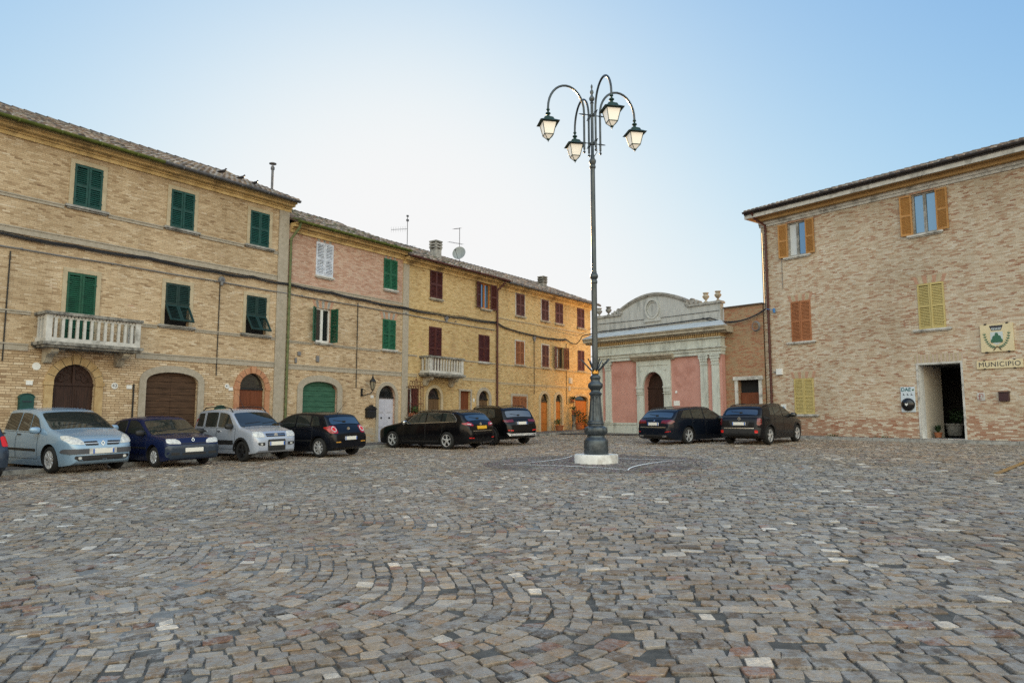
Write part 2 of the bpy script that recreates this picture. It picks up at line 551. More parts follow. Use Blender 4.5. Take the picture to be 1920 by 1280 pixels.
# long gently curving rows on the right part
RH = .17
for k in range(0, 315):
    x = -14 + random.uniform(0, .25)
    sag = random.uniform(-.012, .012)
    while x < 26:
        w = random.choice((.14, .16, .18, .21, .25)) * random.uniform(.92, 1.08)
        def mp2(xx, v):
            return (xx + .10 * (v - 6), v - .042 * max(0, xx - .6) ** 2 * (1 / (1 + .12 * abs(xx))) + .05 * math.sin(xx * .9 + v * .6) + .02 * math.sin(xx * 2.3 + v))
        v0 = k * RH + sag
        mx, my = mp2(x + w / 2, v0 + RH / 2)
        if in_square(mx, my) and mx > boundary(my) and not (random.random() < .005 and my < 15):
            e = lambda: random.gauss(0, .012)
            g = .006; h = .006
            cor = []
            for xx, v in ((x + g, v0 + h), (x + w - g, v0 + h), (x + w - g, v0 + RH - h), (x + g, v0 + RH - h)):
                px, py = mp2(xx, v); cor.append((px + e(), py + e()))
            hi = .013 + random.gauss(0, .006)
            st.stone(cor, hi, my < 15, stone_col(mx, my))
        x += w
tag(st.build('square', MT['cobble']), kind='structure')

# ring of small dark setts round the lamp, with a pale star let into it
sr = Stones()
rr = .62
ring_pal = [(.12, .076, .064), (.095, .063, .055), (.14, .1, .085), (.075, .052, .046), (.165, .125, .105)]


def star_r(a):
    a = (a - math.radians(-80)) % (PI / 2)
    c, s_ = abs(math.cos(a)), abs(math.sin(a))
    return 2.72 / (c ** (.72) + s_ ** (.72)) ** (1 / .72)


while rr < 3.0:
    n = int(2 * PI * rr / .115)
    ph = random.random()
    for i in range(n):
        a0 = 2 * PI * (i + ph) / n; a1 = 2 * PI * (i + 1 + ph) / n
        q = lambda r, a: (LAMP[0] + r * math.cos(a) + random.gauss(0, .004), LAMP[1] + r * math.sin(a) + random.gauss(0, .004))
        da = (a1 - a0) * .06
        sr.stone([q(rr + .008, a0 + da), q(rr + .1, a0 + da), q(rr + .1, a1 - da), q(rr + .008, a1 - da)][::-1], .02 + random.gauss(0, .003), False,
                 tuple(c * random.uniform(.75, 1.25) for c in random.choice(ring_pal)))
    rr += .108
tag(sr.build('cobble_ring_paving', MT['cobble']), kind='structure')
mb = MB()
NS = 240
for i in range(NS):
    a0, a1 = 2 * PI * i / NS, 2 * PI * (i + 1) / NS
    r0, r1 = star_r(a0), star_r(a1)
    w = .042
    if r0 < .75: continue
    P = lambda r, a: (LAMP[0] + r * math.cos(a), LAMP[1] + r * math.sin(a), G(LAMP[0] + r * math.cos(a), LAMP[1] + r * math.sin(a)) + .033)
    mb.quad(P(r0 - w, a0), P(r0 + w, a0), P(r1 + w, a1), P(r1 - w, a1))
tag(mb.build('star_paving_line', plain('white_marble_strip', (.75, .74, .7), .6)), kind='structure')

# worn paint of a parking bay at the right
MT['mark_orange'] = mottle('worn_orange_road_paint', (.42, .2, .03), (.2, .14, .08), 7, .8, .2)
MT['mark_blue'] = mottle('worn_blue_road_paint', (.05, .16, .34), (.1, .16, .22), 7, .8, .2)


def strip(name, p0, p1, w, mat, dz=.034):
    a, b = Vector((p0[0], p0[1])), Vector((p1[0], p1[1]))
    d = (b - a).normalized(); n = Vector((-d.y, d.x)) * w / 2
    q = [a - n, b - n, b + n, a + n]
    o = MB().poly([(p.x, p.y, G(p.x, p.y) + dz) for p in q]).build(name, mat)
    return tag(o, kind='structure')


strip('parking_line_marking', (10.35, 15.6), (13.6, 19.1), .13, MT['mark_orange'])
strip('parking_bay_marking', (12.0, 16.8), (14.6, 17.0), .5, MT['mark_blue'], .038)
# ------------------------------------------------------------------ facade tools
class Frame:
    def __init__(s, O, d):
        s.O = Vector((O[0], O[1])); s.d = Vector((d[0], d[1])).normalized()
        s.n = Vector((-s.d.y, s.d.x))           # into the building
        s.rz = math.atan2(s.d.y, s.d.x)

    def at(s, u, y=0, z=0):
        p = s.O + s.d * u + s.n * y
        return Vector((p.x, p.y, z))


LF = Frame((-8.708, 27.40), (.5875, .8092))
RF = Frame((11.945, 33.828), (.6175, -.7866))
CF = Frame((5.068, 40.526), (.6834, -.7301))


class House:
    """an Empty whose children are authored in the frame's own u, y, z"""

    def __init__(s, name, label, cat, F, u0, z0, group=None):
        s.off = (u0, 0, z0); s.F = F
        s.o = thing(name, label, cat, F.at(u0, 0, z0), F.rz, group)

    def add(s, mb, name, mats, parent=None, **k):
        return mb.build(name, mats, parent or s.o, off=s.off, **k)

    def put(s, name, me, parent, u, y, z, rot=(0, 0, 0)):
        return link(name, me, parent or s.o, (u - s.off[0], y, z - s.off[2]), rot)


def arc_pts(o, n=14):
    u0, u1, zs, z1 = o['u0'], o['u1'], o['zs'], o['z1']
    c, r = (u0 + u1) / 2, (u1 - u0) / 2
    return [(c - r * math.cos(PI * i / n), zs + (z1 - zs) * math.sin(PI * i / n) ** (1 if o.get('round', True) else .8)) for i in range(n + 1)]


def facade(mb, u0, u1, z0, z1, ops, bands=None, D=.16):
    """front wall at y = 0 with openings; bands: [(z, material index below it), ...]"""
    xs = sorted({u0, u1} | {v for o in ops for v in (o['u0'], o['u1'])})
    zz = {z0, z1} | {v for o in ops for v in (max(z0, o['z0']), o['z1'])}
    if bands: zz |= {b[0] for b in bands if z0 < b[0] < z1}
    zs = sorted(zz)
    for i in range(len(xs) - 1):
        for j in range(len(zs) - 1):
            a, b, c, d = xs[i], xs[i + 1], zs[j], zs[j + 1]
            mx, mz = (a + b) / 2, (c + d) / 2
            if any(o['u0'] < mx < o['u1'] and o['z0'] < mz < o['z1'] for o in ops): continue
            mi = 0
            if bands:
                mi = next((q[1] for q in bands if mz < q[0]), bands[-1][1])
            mb.quad((a, 0, c), (b, 0, c), (b, 0, d), (a, 0, d), mi)
    for o in ops:
        a, b, c, d = o['u0'], o['u1'], max(z0, o['z0']), o['z1']
        t = o.get('depth', D)
        top = o.get('zs', d)
        mb.quad((a, 0, c), (a, 0, top), (a, t, top), (a, t, c), o.get('mi', 0))
        mb.quad((b, 0, c), (b, t, c), (b, t, top), (b, 0, top), o.get('mi', 0))
        mb.quad((a, 0, c), (a, t, c), (b, t, c), (b, 0, c), o.get('mi', 0))
        if 'zs' in o:
            p = arc_pts(o)
            for k in range(len(p) - 1):
                (xa, za), (xb, zb) = p[k], p[k + 1]
                mb.quad((xa, 0, za), (xb, 0, zb), (xb, 0, d), (xa, 0, d), 0)
                mb.quad((xa, 0, za), (xa, t, za), (xb, t, zb), (xb, 0, zb), o.get('mi', 0))
        else:
            mb.quad((a, 0, d), (b, 0, d), (b, t, d), (a, t, d), o.get('mi', 0))


def shell(mb, u0, u1, z0, z1, depth, zr=None):
    """side and back walls; zr = ridge height for gabled ends"""
    h = depth / 2
    for u, s in ((u0, 1), (u1, -1)):
        p = [(u, 0, z0), (u, 0, z1)] + ([(u, h, zr)] if zr else []) + [(u, depth, z1), (u, depth, z0)]
        mb.poly(p if s > 0 else p[::-1])
    mb.quad((u1, depth, z0), (u0, depth, z0), (u0, depth, z1), (u1, depth, z1))


_shut = {}


def shutter_mesh(w, h, mat, left, pitch=.062, rails=(.5,), slim=.06):
    key = (round(w, 3), round(h, 3), mat.name, left, rails)
    if key in _shut: return _shut[key]
    mb = MB()
    X = (lambda x: x) if left else (lambda x: -x)
    def bx(x0, x1, y0, y1, z0, z1):
        a, b = sorted((X(x0), X(x1)))
        mb.box(a, b, y0, y1, z0, z1)
    t = .022
    bx(0, slim, -t, t, 0, h); bx(w - slim, w, -t, t, 0, h)
    zz = [0] + [r * h for r in rails] + [h]
    rails_z = [(0, .085)] + [(r * h - .045, r * h + .045) for r in rails] + [(h - .075, h)]
    for a, b in rails_z: bx(slim, w - slim, -t, t, a, b)
    for (a0, a1), (b0, b1) in zip(rails_z[:-1], rails_z[1:]):
        z = a1 + .012
        while z < b0 - .03:
            x0, x1 = sorted((X(slim), X(w - slim)))
            mb.hexa([(x0, -.016, z), (x1, -.016, z), (x1, .014, z + .045), (x0, .014, z + .045),
                     (x0, -.016, z + .009), (x1, -.016, z + .009), (x1, .014, z + .054), (x0, .014, z + .054)])
            z += pitch
    # hinges
    for z in (.15 * h, .85 * h): bx(-.015, .1, -t - .008, -t - .001, z - .018, z + .018)
    me = mb.mesh('shutter', mat)
    _shut[key] = me
    return me


def window(H, u0, u1, z0, z1, mat, state='closed', surround=None, sill=None, sw=.13, pane='glass', aL=0, aR=0, flap=False,
           frame_mat=None, rails=(.5,), label=None, lintel=None, sillw=.22):
    """part 'window' (casement and panes in the recess) with shutters, sill and surround below it"""
    mb = MB()
    y = .13
    mb.quad((u0, y, z0), (u1, y, z0), (u1, y, z1), (u0, y, z1), 0)
    if state != 'closed':
        c = (u0 + u1) / 2
        f = .055
        for a, b in ((u0, u0 + f), (c - f, c - .004), (c + .004, c + f), (u1 - f, u1)): mb.box(a, b, y - .05, y - .002, z0, z1, 1)
        for a, b in ((z0, z0 + .08), (z1 - .06, z1)):
            mb.box(u0 + f, c - f, y - .05, y - .002, a, b, 1); mb.box(c + f, u1 - f, y - .05, y - .002, a, b, 1)
        if state == 'halfcurtain':
            mb.quad((u0 + .05, y - .001, z0), (c - .05, y - .001, z0), (c - .05, y - .001, z1), (u0 + .05, y - .001, z1), 2)
    W = H.add(mb, 'window', [MT[pane], frame_mat or MT['paint_white'], MT['curtain']])
    if label: W['label'] = label
    if not flap: aL += random.uniform(-.3, 2.2); aR += random.uniform(-.3, 2.2)
    w = (u1 - u0) / 2 - .003
    h = z1 - z0 - .012
    if state != 'none':
        yl = -.012 if state == 'closed' else -.03
        zb = z0 + .006
        if flap:
            hb = h * .47
            top = h - hb
            for lf in (True, False):
                u = u0 if lf else u1
                H.put('shutter', shutter_mesh(w, top, mat, lf, rails=()), W, u, yl, zb + hb)
                b = MB()
                X = (lambda x: x) if lf else (lambda x: -x)
                for q in ((0, .06, 0, hb), (w - .06, w, 0, hb), (.06, w - .06, 0, .06), (.06, w - .06, hb - .06, hb)):
                    xa, xb = sorted((X(q[0]), X(q[1]))); b.box(xa, xb, -.02, .02, q[2] - hb, q[3] - hb)
                z = .075
                while z < hb - .11:
                    xa, xb = sorted((X(.06), X(w - .06)))
                    b.hexa([(xa, -.014, z - hb), (xb, -.014, z - hb), (xb, .012, z + .042 - hb), (xa, .012, z + .042 - hb),
                            (xa, -.014, z + .008 - hb), (xb, -.014, z + .008 - hb), (xb, .012, z + .05 - hb), (xa, .012, z + .05 - hb)])
                    z += .062
                H.put('shutter_flap', b.mesh('shutter_flap', mat), W, u, yl - .022, zb + hb, (math.radians(-34), 0, 0))
        else:
            H.put('shutter', shutter_mesh(w, h, mat, True, rails=rails), W, u0, yl, zb, (0, 0, -math.radians(aL)))
            H.put('shutter', shutter_mesh(w, h, mat, False, rails=rails), W, u1, yl, zb, (0, 0, math.radians(aR)))
    if surround:
        s = MB(); p = -.028
        g = .004
        s.box(u0 - sw, u0 - g, p, -.002, z0, z1 + g); s.box(u1 + g, u1 + sw, p, -.002, z0, z1 + g)
        s.box(u0 - sw, u1 + sw, p - .003, -.002, z1 + g, z1 + sw)
        H.add(s, 'surround', surround, W)
    if lintel:
        s = MB()
        hh = .3; n = 7
        a, b = u0 - .06, u1 + .06
        for k in range(n):
            t0, t1 = k / n, (k + 1) / n - .03
            e0, e1 = (t0 - .5) * .22, (t1 - .5) * .22
            x0, x1 = a + (b - a) * t0, a + (b - a) * t1
            s.prism([(x0, z1 + .012), (x1, z1 + .012), (x1 + e1, z1 + hh), (x0 + e0, z1 + hh)], -.006, .02, k % len(lintel))
        H.add(s, 'lintel', list(lintel), W)
    if sill:
        s = MB()
        s.box(u0 - sillw, u1 + sillw, -.12, .1, z0 - .075, z0 - .003)
        s.box(u0 - sillw + .05, u1 + sillw - .05, -.07, -.002, z0 - .12, z0 - .076)
        H.add(s, 'sill', sill, W, bevel=.008)
    return W


def ring(mb, o, z0, w, y0, y1, mi=None, n=18, seg=0):
    """stone surround following an arched opening; seg = number of voussoirs with open joints"""
    u0, u1, zs, z1 = o['u0'], o['u1'], o['zs'], o['z1']
    c, r = (u0 + u1) / 2, (u1 - u0) / 2
    pin = [(u0, z0), (u0, zs)]; pout = [(u0 - w, z0), (u0 - w, zs)]
    p = arc_pts(o, n)
    ex = 1 if o.get('round', True) else .8
    for i in range(1, n):
        a = PI * i / n
        pin.append(p[i])
        pout.append((c - (r + w) * math.cos(a), zs + (z1 - zs + w) * math.sin(a) ** ex))
    pin += [(u1, zs), (u1, z0)]; pout += [(u1 + w, zs), (u1 + w, z0)]
    for i in range(len(pin) - 1):
        a, b, d, e = pin[i], pin[i + 1], pout[i + 1], pout[i]
        P = lambda q, y: (q[0], y, q[1])
        mb.add([P(a, y0), P(b, y0), P(d, y0), P(e, y0), P(a, y1), P(b, y1), P(d, y1), P(e, y1)],
               [(3, 2, 1, 0), (0, 1, 5, 4), (2, 3, 7, 6)], mi)
    if seg:
        for k in range(1, seg):
            a = PI * k / seg
            i0 = (c - r * math.cos(a), zs + (z1 - zs) * math.sin(a)); o0 = (c - (r + w) * math.cos(a), zs + (z1 - zs + w) * math.sin(a))
            dx, dz = .007 * math.sin(a), .007 * math.cos(a)
            mb.poly([(i0[0] - dx, y0 - .002, i0[1] - dz), (i0[0] + dx, y0 - .002, i0[1] + dz), (o0[0] + dx, y0 - .002, o0[1] + dz), (o0[0] - dx, y0 - .002, o0[1] - dz)], len(mb.m) and 1)


def door(H, o, leaf, surround=None, sw=.2, style='panels', fan=None, fan_style='bars', nleaf=2, depth=.16, label=None, seg=0, knobs=False, proj=.05, imp=None):
    """part 'door' with leaves, fanlight and stone surround"""
    u0, u1, z0, z1 = o['u0'], o['u1'], o['z0'], o['z1']
    zs = o.get('zs', z1)
    y = depth - .02
    f = MB()
    pts = [(u0, z0), (u1, z0), (u1, zs)] + ([q for q in arc_pts(o)[::-1]][1:-1] if 'zs' in o else []) + [(u0, zs)]
    f.poly([(a, y + .012, b) for a, b in pts])
    D = H.add(f, 'door', MT['dark'])
    if label: D['label'] = label
    ztop = zs if fan else None
    w = (u1 - u0) / nleaf
    for k in range(nleaf):
        a, b = u0 + k * w + .004, u0 + (k + 1) * w - .004
        mb = MB()
        def zc(x):      # height of the leaf top at x
            if fan or 'zs' not in o: return zs
            t = max(-1, min(1, (x - (u0 + u1) / 2) / ((u1 - u0) / 2)))
            s_ = math.sqrt(max(0, 1 - t * t))
            return zs + (z1 - zs) * (s_ if o.get('round', True) else s_ ** .8)
        if style == 'planks_h':
            z = z0
            while z < max(zc(a), zc(b), zc((a + b) / 2)) - .01:
                zt = z + .21
                xs_ = np.linspace(a, b, 9)
                top = [(x, min(zt - .012, zc(x))) for x in xs_]
                top = [(x, max(q, z + .001)) for x, q in top]
                mb.prism([(a, z), (b, z)] + top[::-1], y - .03 - random.uniform(0, .012), y)
                z = zt
        else:
            xs_ = np.linspace(a, b, 9)
            mb.prism([(a, z0), (b, z0)] + [(x, zc(x)) for x in xs_][::-1], y - .03, y)
            if style == 'panels':
                zt = min(zc(a), zc(b)); hgt = zt - z0
                for q0, q1 in ((.06, .3), (.35, .62), (.67, .94)):
                    mb.box(a + .07, b - .07, y - .045, y - .031, z0 + hgt * q0, z0 + hgt * q1)
                    mb.box(a + .12, b - .12, y - .058, y - .046, z0 + hgt * q0 + .05, z0 + hgt * q1 - .05)
            elif style == 'panels2':
                zt = min(zc(a), zc(b)); hgt = zt - z0
                for c0 in (0, 1):
                    for q0, q1 in ((.04, .24), (.28, .48), (.52, .72), (.76, .95)):
                        x0 = a + .04 + c0 * (b - a - .04) / 2; x1 = x0 + (b - a - .12) / 2
                        mb.box(x0, x1, y - .042, y - .031, z0 + hgt * q0, z0 + hgt * q1)
            elif style == 'planks_v':
                n = max(3, int((b - a) / .13))
                for i in range(n):
                    x0 = a + (b - a) * i / n; x1 = a + (b - a) * (i + 1) / n - .012
                    mb.box(x0, x1, y - .045, y - .031, z0 + .03, min(zc(x0), zc(x1)) - .03)
        L = H.add(mb, 'door_leaf', leaf, D)
    if knobs:
        mb = MB()
        c = (u0 + u1) / 2
        for s in (-1, 1):
            mb.lathe([(.001, -.06), (.03, -.055), (.045, -.03), (.03, -.005), (.02, 0)], (c + s * .24, y - .045, z0 + 1.15), 10, axis='y')
        H.add(mb, 'door_knob', MT['iron'], D)
    if fan:
        mb = MB()
        p = arc_pts(o)
        mb.poly([(a, y - .02, b) for a, b in [(u0, zs)] + [(u1, zs)] + p[::-1][1:-1]], 0)
        c = (u0 + u1) / 2; r = (u1 - u0) / 2; hz = z1 - zs
        mb.box(u0, u1, y - .07, y - .024, zs - .05, zs + .03, 1)
        if fan_style == 'bars':
            for k in range(1, 8):
                a = PI * k / 8
                mb.tube([(c, y - .035, zs + .03), (c - r * .97 * math.cos(a), y - .035, zs + hz * .97 * math.sin(a))], .008, 5, 1)
            for q in (.4, .7):
                mb.tube([(c - r * q * math.cos(PI * i / 12), y - .035, zs + .02 + hz * q * math.sin(PI * i / 12)) for i in range(13)], .008, 5, 1)
        elif fan_style == 'scroll':
            mb.box(c - .035, c + .035, y - .08, y - .024, zs, z1 - .01, 1)
            for s in (-1, 1):
                for (qx, qz, rr, t0) in ((.3, .38, .17, 0), (.62, .26, .15, 1.5), (.3, .72, .1, 3), (.75, .12, .08, 2)):
                    pts_ = []
                    for i in range(15):
                        a = t0 + i * .55; q = rr * (1 - i / 18)
                        pts_.append((c + s * (qx * r + q * math.cos(a)), y - .03, zs + qz * hz + q * math.sin(a)))
                    pts_ = [t for t in pts_ if ((t[0] - c) / r) ** 2 + ((t[2] - zs) / hz) ** 2 < .96 and t[2] > zs]
                    if len(pts_) > 2: mb.tube(pts_, .014, 5, 1)
        H.add(mb, 'fanlight', [MT[fan] if isinstance(fan, str) else fan, MT['iron'] if fan_style != 'scroll' else MT['wood_dark']], D)
    if surround:
        mb = MB()
        if 'zs' in o:
            ring(mb, o, z0, sw, -proj, .02, 0, seg=seg)
            if imp:
                for a, b in ((u0 - sw - .03, u0 + .0), (u1 - .0, u1 + sw + .03)):
                    mb.box(a, b, -proj - .03, .019, zs - .05, zs + .06, 0)
                c = (u0 + u1) / 2
                mb.prism([(c - .07, z1 + .003), (c + .07, z1 + .003), (c + .11, z1 + sw + .05), (c - .11, z1 + sw + .05)], -proj - .04, .018, 0)
        else:
            mb.box(u0 - sw, u0 - .003, -proj, .02, z0, z1 + .003); mb.box(u1 + .003, u1 + sw, -proj, .02, z0, z1 + .003)
            mb.box(u0 - sw - .02, u1 + sw + .02, -proj - .004, .02, z1 + .003, z1 + sw)
        H.add(mb, 'surround', [surround, MT['dark']], D)
    return D


def roof(H, u0, u1, zE, depth, pitch=25, over=.5, endL=0, endR=.25, gutter=None, moss=0, tone=1.0):
    """clay tile roof from the eave line (y = -over, z = zE) to the ridge over the middle, and the plain far slope"""
    tp = math.tan(math.radians(pitch)); cp = math.cos(math.radians(pitch)); sp = math.sin(math.radians(pitch))
    run = depth / 2 + over
    mb = MB()
    a, b = u0 - endL, u1 + endR
    zr = zE + run * tp
    t = .07
    mb.add([(a, -over, zE), (b, -over, zE), (b, depth / 2, zr), (a, depth / 2, zr), (a, -over, zE - t), (b, -over, zE - t), (b, depth / 2, zr - t), (a, depth / 2, zr - t)],
           [(0, 1, 2, 3), (7, 6, 5, 4), (0, 4, 5, 1), (1, 5, 6, 2), (3, 7, 4, 0)])
    mb.add([(a, depth + over, zE), (b, depth + over, zE), (b, depth / 2, zr), (a, depth / 2, zr), (a, depth + over, zE - t), (b, depth + over, zE - t), (b, depth / 2, zr - t), (a, depth / 2, zr - t)],
           [(3, 2, 1, 0), (4, 5, 6, 7), (1, 5, 4, 0), (2, 6, 5, 1), (0, 4, 7, 3)])
    R = H.add(mb, 'roof', MT['tile_under'])
    vs, fs, cs = [], [], []
    sl = run / cp
    nc = int((b - a) / .21); nr = int(sl / .37) + 1
    dx = (b - a) / nc
    ns = 5
    bases = np.array([(.15, .11, .085), (.19, .15, .12), (.12, .1, .09), (.18, .165, .145), (.09, .08, .072), (.24, .2, .165)]) * tone
    for i in range(nc):
        xc0 = a + (i + .5) * dx
        for j in range(nr):
            s0 = j * .37 - .06 + random.gauss(0, .012); s1 = min(s0 + .44, sl)
            xc = xc0 + random.gauss(0, .01); sk = random.gauss(0, .008)
            r0, r1 = .098 + random.gauss(0, .004), .078
            lift0, lift1 = .045 + random.gauss(0, .006), .012
            col = bases[random.randrange(len(bases))] * random.uniform(.7, 1.3) * 1.7
            if moss and random.random() < moss: col = np.array((.09, .1, .05)) * random.uniform(.7, 1.3)
            bi = len(vs)
            for (s_, r, lf, dxx) in ((s0, r0, lift0, sk), (s1, r1, lift1, 0)):
                for k in range(ns + 1):
                    an = PI * k / ns
                    px = xc + dxx - r * math.cos(an); hn = lf - .02 + r * .85 * math.sin(an)
                    vs.append((px, -over + s_ * cp - hn * sp, zE + s_ * sp + hn * cp))
                    cs.append((*col, 1))
            for k in range(ns):
                fs.append((bi + k, bi + k + 1, bi + ns + 2 + k, bi + ns + 1 + k))
            fs.append(tuple(bi + k for k in range(ns, -1, -1)))
    # ridge tiles
    x = a
    while x < b:
        bi = len(vs); col = bases[random.randrange(len(bases))] * random.uniform(.7, 1.1)
        for xx, r in ((x, .13), (x + .42, .115)):
            for k in range(ns + 1):
                an = PI * k / ns
                vs.append((xx, depth / 2 - r * math.cos(an), zr - .02 + r * math.sin(an) + (.02 if xx == x else 0))); cs.append((*col, 1))
        for k in range(ns): fs.append((bi + k, bi + k + 1, bi + ns + 2 + k, bi + ns + 1 + k))
        x += .36
    me = bpy.data.meshes.new('roof_tiles')
    me.from_pydata([(p[0] - H.off[0], p[1], p[2] - H.off[2]) for p in vs], [], fs)
    set_attr(me, 'tile_colour', cs)
    me.materials.append(MT['tile'])
    me.polygons.foreach_set('use_smooth', [True] * len(me.polygons))
    me.set_sharp_from_angle(angle=math.radians(50))
    link('roof_tiles', me, R)
    if gutter:
        for (g0, g1, gm) in gutter:
            gb = MB()
            pr = [(-over - .085 + .075 * math.cos(PI + PI * k / 8), zE - .015 + .075 * math.sin(PI + PI * k / 8)) for k in range(9)]
            pr += [(p[0] * 1 + (.012 if p[0] < -over - .085 else -.012), p[1] + .012) for p in pr[::-1]]
            gb.sweep(pr, g0, g1)
            x = g0 + .6
            while x < g1:
                gb.box(x, x + .03, -over - .165, -over - .0, zE - .1, zE - .03); x += 1.1
            H.add(gb, 'gutter', gm)
    return R, (lambda y: zE + (y + over) * tp)


def cornice(H, u0, u1, z0, z1, mat, steps=((.06, 0), (.12, .35), (.3, .55), (.42, .8)), y_in=.02):
    mb = MB()
    h = z1 - z0
    pr = [(y_in, z0)]
    last = 0
    for p, t in steps:
        pr += [(-last, z0 + h * t), (-p, z0 + h * t)] if t else [(-p, z0)]
        last = p
    pr += [(-last, z1), (y_in, z1)]
    mb.sweep(pr[::-1], u0, u1)
    return H.add(mb, 'cornice', mat)


def band(H, u0, u1, z, h, mat, p=.035, gaps=()):
    seg = [(u0, u1)]
    for a, b in gaps:
        seg = [q for s in seg for q in ((s[0], min(s[1], a)), (max(s[0], b), s[1])) if q[1] - q[0] > .02]
    for a, b in seg:
        mb = MB()
        mb.sweep([(.01, z - h / 2), (.01, z + h / 2), (-p - .02, z + h / 2), (-p - .02, z + h / 2 - .04), (-p, z + h / 2 - .04), (-p, z - h / 2)], a, b)
        H.add(mb, 'string_course', mat)


def wall_tube(H, u, za, zb, r=.016):
    mb = MB(); mb.tube([(u, -.03, za), (u, -.03, zb)], r, 6)
    return H.add(mb, 'wall_conduit', MT['iron'])


def meter_box(H, u0, u1, z0, z1, d=.06, mat='cable_grey'):
    mb = MB(); mb.box(u0, u1, -d, -.001, z0, z1)
    return H.add(mb, 'meter_box', MT[mat], bevel=.006)


def downpipe(H, pts, r, mat):
    mb = MB()
    mb.tube(pts, r, 8)
    z = pts[-1][2] + .4
    while z < pts[0][2] - .5:
        mb.lathe([(r + .012, -.025), (r + .012, .025)], (pts[-1][0], pts[-1][1], z), 8); z += 1.9
    return H.add(mb, 'downpipe', mat, smooth=50)


def text_obj(txt, size, mat, parent, loc, extrude=.004, rot=(PI / 2, 0, 0), name='lettering', align='CENTER', bold=0, sx=1, space=0):
    cu = bpy.data.curves.new(name, 'FONT')
    cu.body = txt; cu.size = size; cu.extrude = extrude; cu.align_x = align; cu.align_y = 'CENTER'
    cu.offset = bold
    cu.materials.append(mat)
    tmp = bpy.data.objects.new('tmp_text', cu)
    if space: cu.space_character = space
    C.objects.link(tmp)
    me = bpy.data.meshes.new_from_object(tmp.evaluated_get(bpy.context.evaluated_depsgraph_get()))
    bpy.data.objects.remove(tmp)
    me.name = name
    o = link(name, me, parent, loc, rot)
    o.scale = (sx, 1, 1)
    return o


def plaque(H, u, z, w=.17, h=.12, txt=None, oval=False, y=0):
    mb = MB()
    if oval:
        mb.prism([(u + w / 2 * math.cos(2 * PI * k / 16), z + h / 2 * math.sin(2 * PI * k / 16)) for k in range(16)], y - .018, y - .001)
    else:
        mb.box(u - w / 2, u + w / 2, y - .018, y - .001, z - h / 2, z + h / 2)
    P = H.add(mb, 'number_plaque', MT['enamel'])
    if txt:
        text_obj(txt, h * .75, MT['ink'], P, (u - H.off[0], y - .02, z - H.off[2]), .001)
    return P


def balcony(H, u0, u1, zf, proj, htop, style='stone', nb=12, mat=None, slabm=None):
    """slab on two brackets with a balustrade of single balusters"""
    mat = mat or MT['stone_white']
    mb = MB()
    mb.box(u0 - .08, u1 + .08, -proj - .08, .02, zf - .1, zf)
    mb.box(u0 - .02, u1 + .02, -proj - .02, .02, zf - .16, zf - .1)
    B = H.add(mb, 'balcony', slabm or MT['stone_old'], bevel=.012)
    for u in (u0 + .22, u1 - .42):
        b = MB()
        pr = [(0, zf - .16), (-proj * .8, zf - .16), (-proj * .84, zf - .26), (-proj * .7, zf - .34), (-proj * .5, zf - .33), (-proj * .36, zf - .42),
              (-proj * .24, zf - .56), (-.12, zf - .58), (0, zf - .52)]
        b.sweep(pr[::-1], u, u + .2)
        H.add(b, 'bracket', MT['stone'], B)
    zt = zf + htop
    r = MB()
    r.box(u0 - .05, u1 + .05, -proj - .06, -proj + .13, zt - .09, zt)
    r.box(u0 - .05, u0 + .13, -proj + .131, .02, zt - .09, zt); r.box(u1 - .13, u1 + .05, -proj + .131, .02, zt - .09, zt)
    H.add(r, 'balustrade_rail', slabm or MT['stone_old'], B, bevel=.012)
    p = MB()
    for a, b in ((u0, u0 + .16), (u1 - .16, u1)):
        p.box(a, b, -proj, -proj + .12, zf + .001, zt - .091)
    p.box(u0 + .161, u1 - .161, -proj + .005, -proj + .11, zf + .001, zf + .12)
    for a, b in ((u0 + .01, u0 + .11), (u1 - .11, u1 - .01)):
        p.box(a, b, -proj + .121, -.001, zf + .001, zf + .12)
    H.add(p, 'balustrade_post', mat, B, bevel=.008)
    hb = zt - .09 - zf - .121
    m_ = MB()
    w = .075 if style == 'stone' else .06
    m_.box(-w / 2, w / 2, -.035, .035, 0, hb * (.86 if style == 'stone' else 1))
    if style == 'stone':
        m_.box(-.1, .1, -.03, .03, hb * .86, hb * .9)
        for s in (-1, 1):
            m_.prism([(s * .035 + q[0] * 1, hb * .9 + q[1]) for q in ((-.03, 0), (.03, 0), (.065 * (1 if s > 0 else .2), hb * .1), (-.065 * (.2 if s > 0 else 1), hb * .1))], -.028, .028)
    me = m_.mesh('baluster', mat)
    n = nb
    for k in range(n):
        u = u0 + .16 + (u1 - u0 - .32) * (k + .5) / n
        H.put('baluster', me, B, u, -proj + .057, zf + .121)
    ns = max(2, int(proj / .24))
    for u in (u0 + .06, u1 - .06):
        for k in range(ns):
            H.put('baluster', me, B, u, -proj + .12 + (proj - .14) * (k + .5) / ns, zf + .121, (0, 0, PI / 2))
    return B


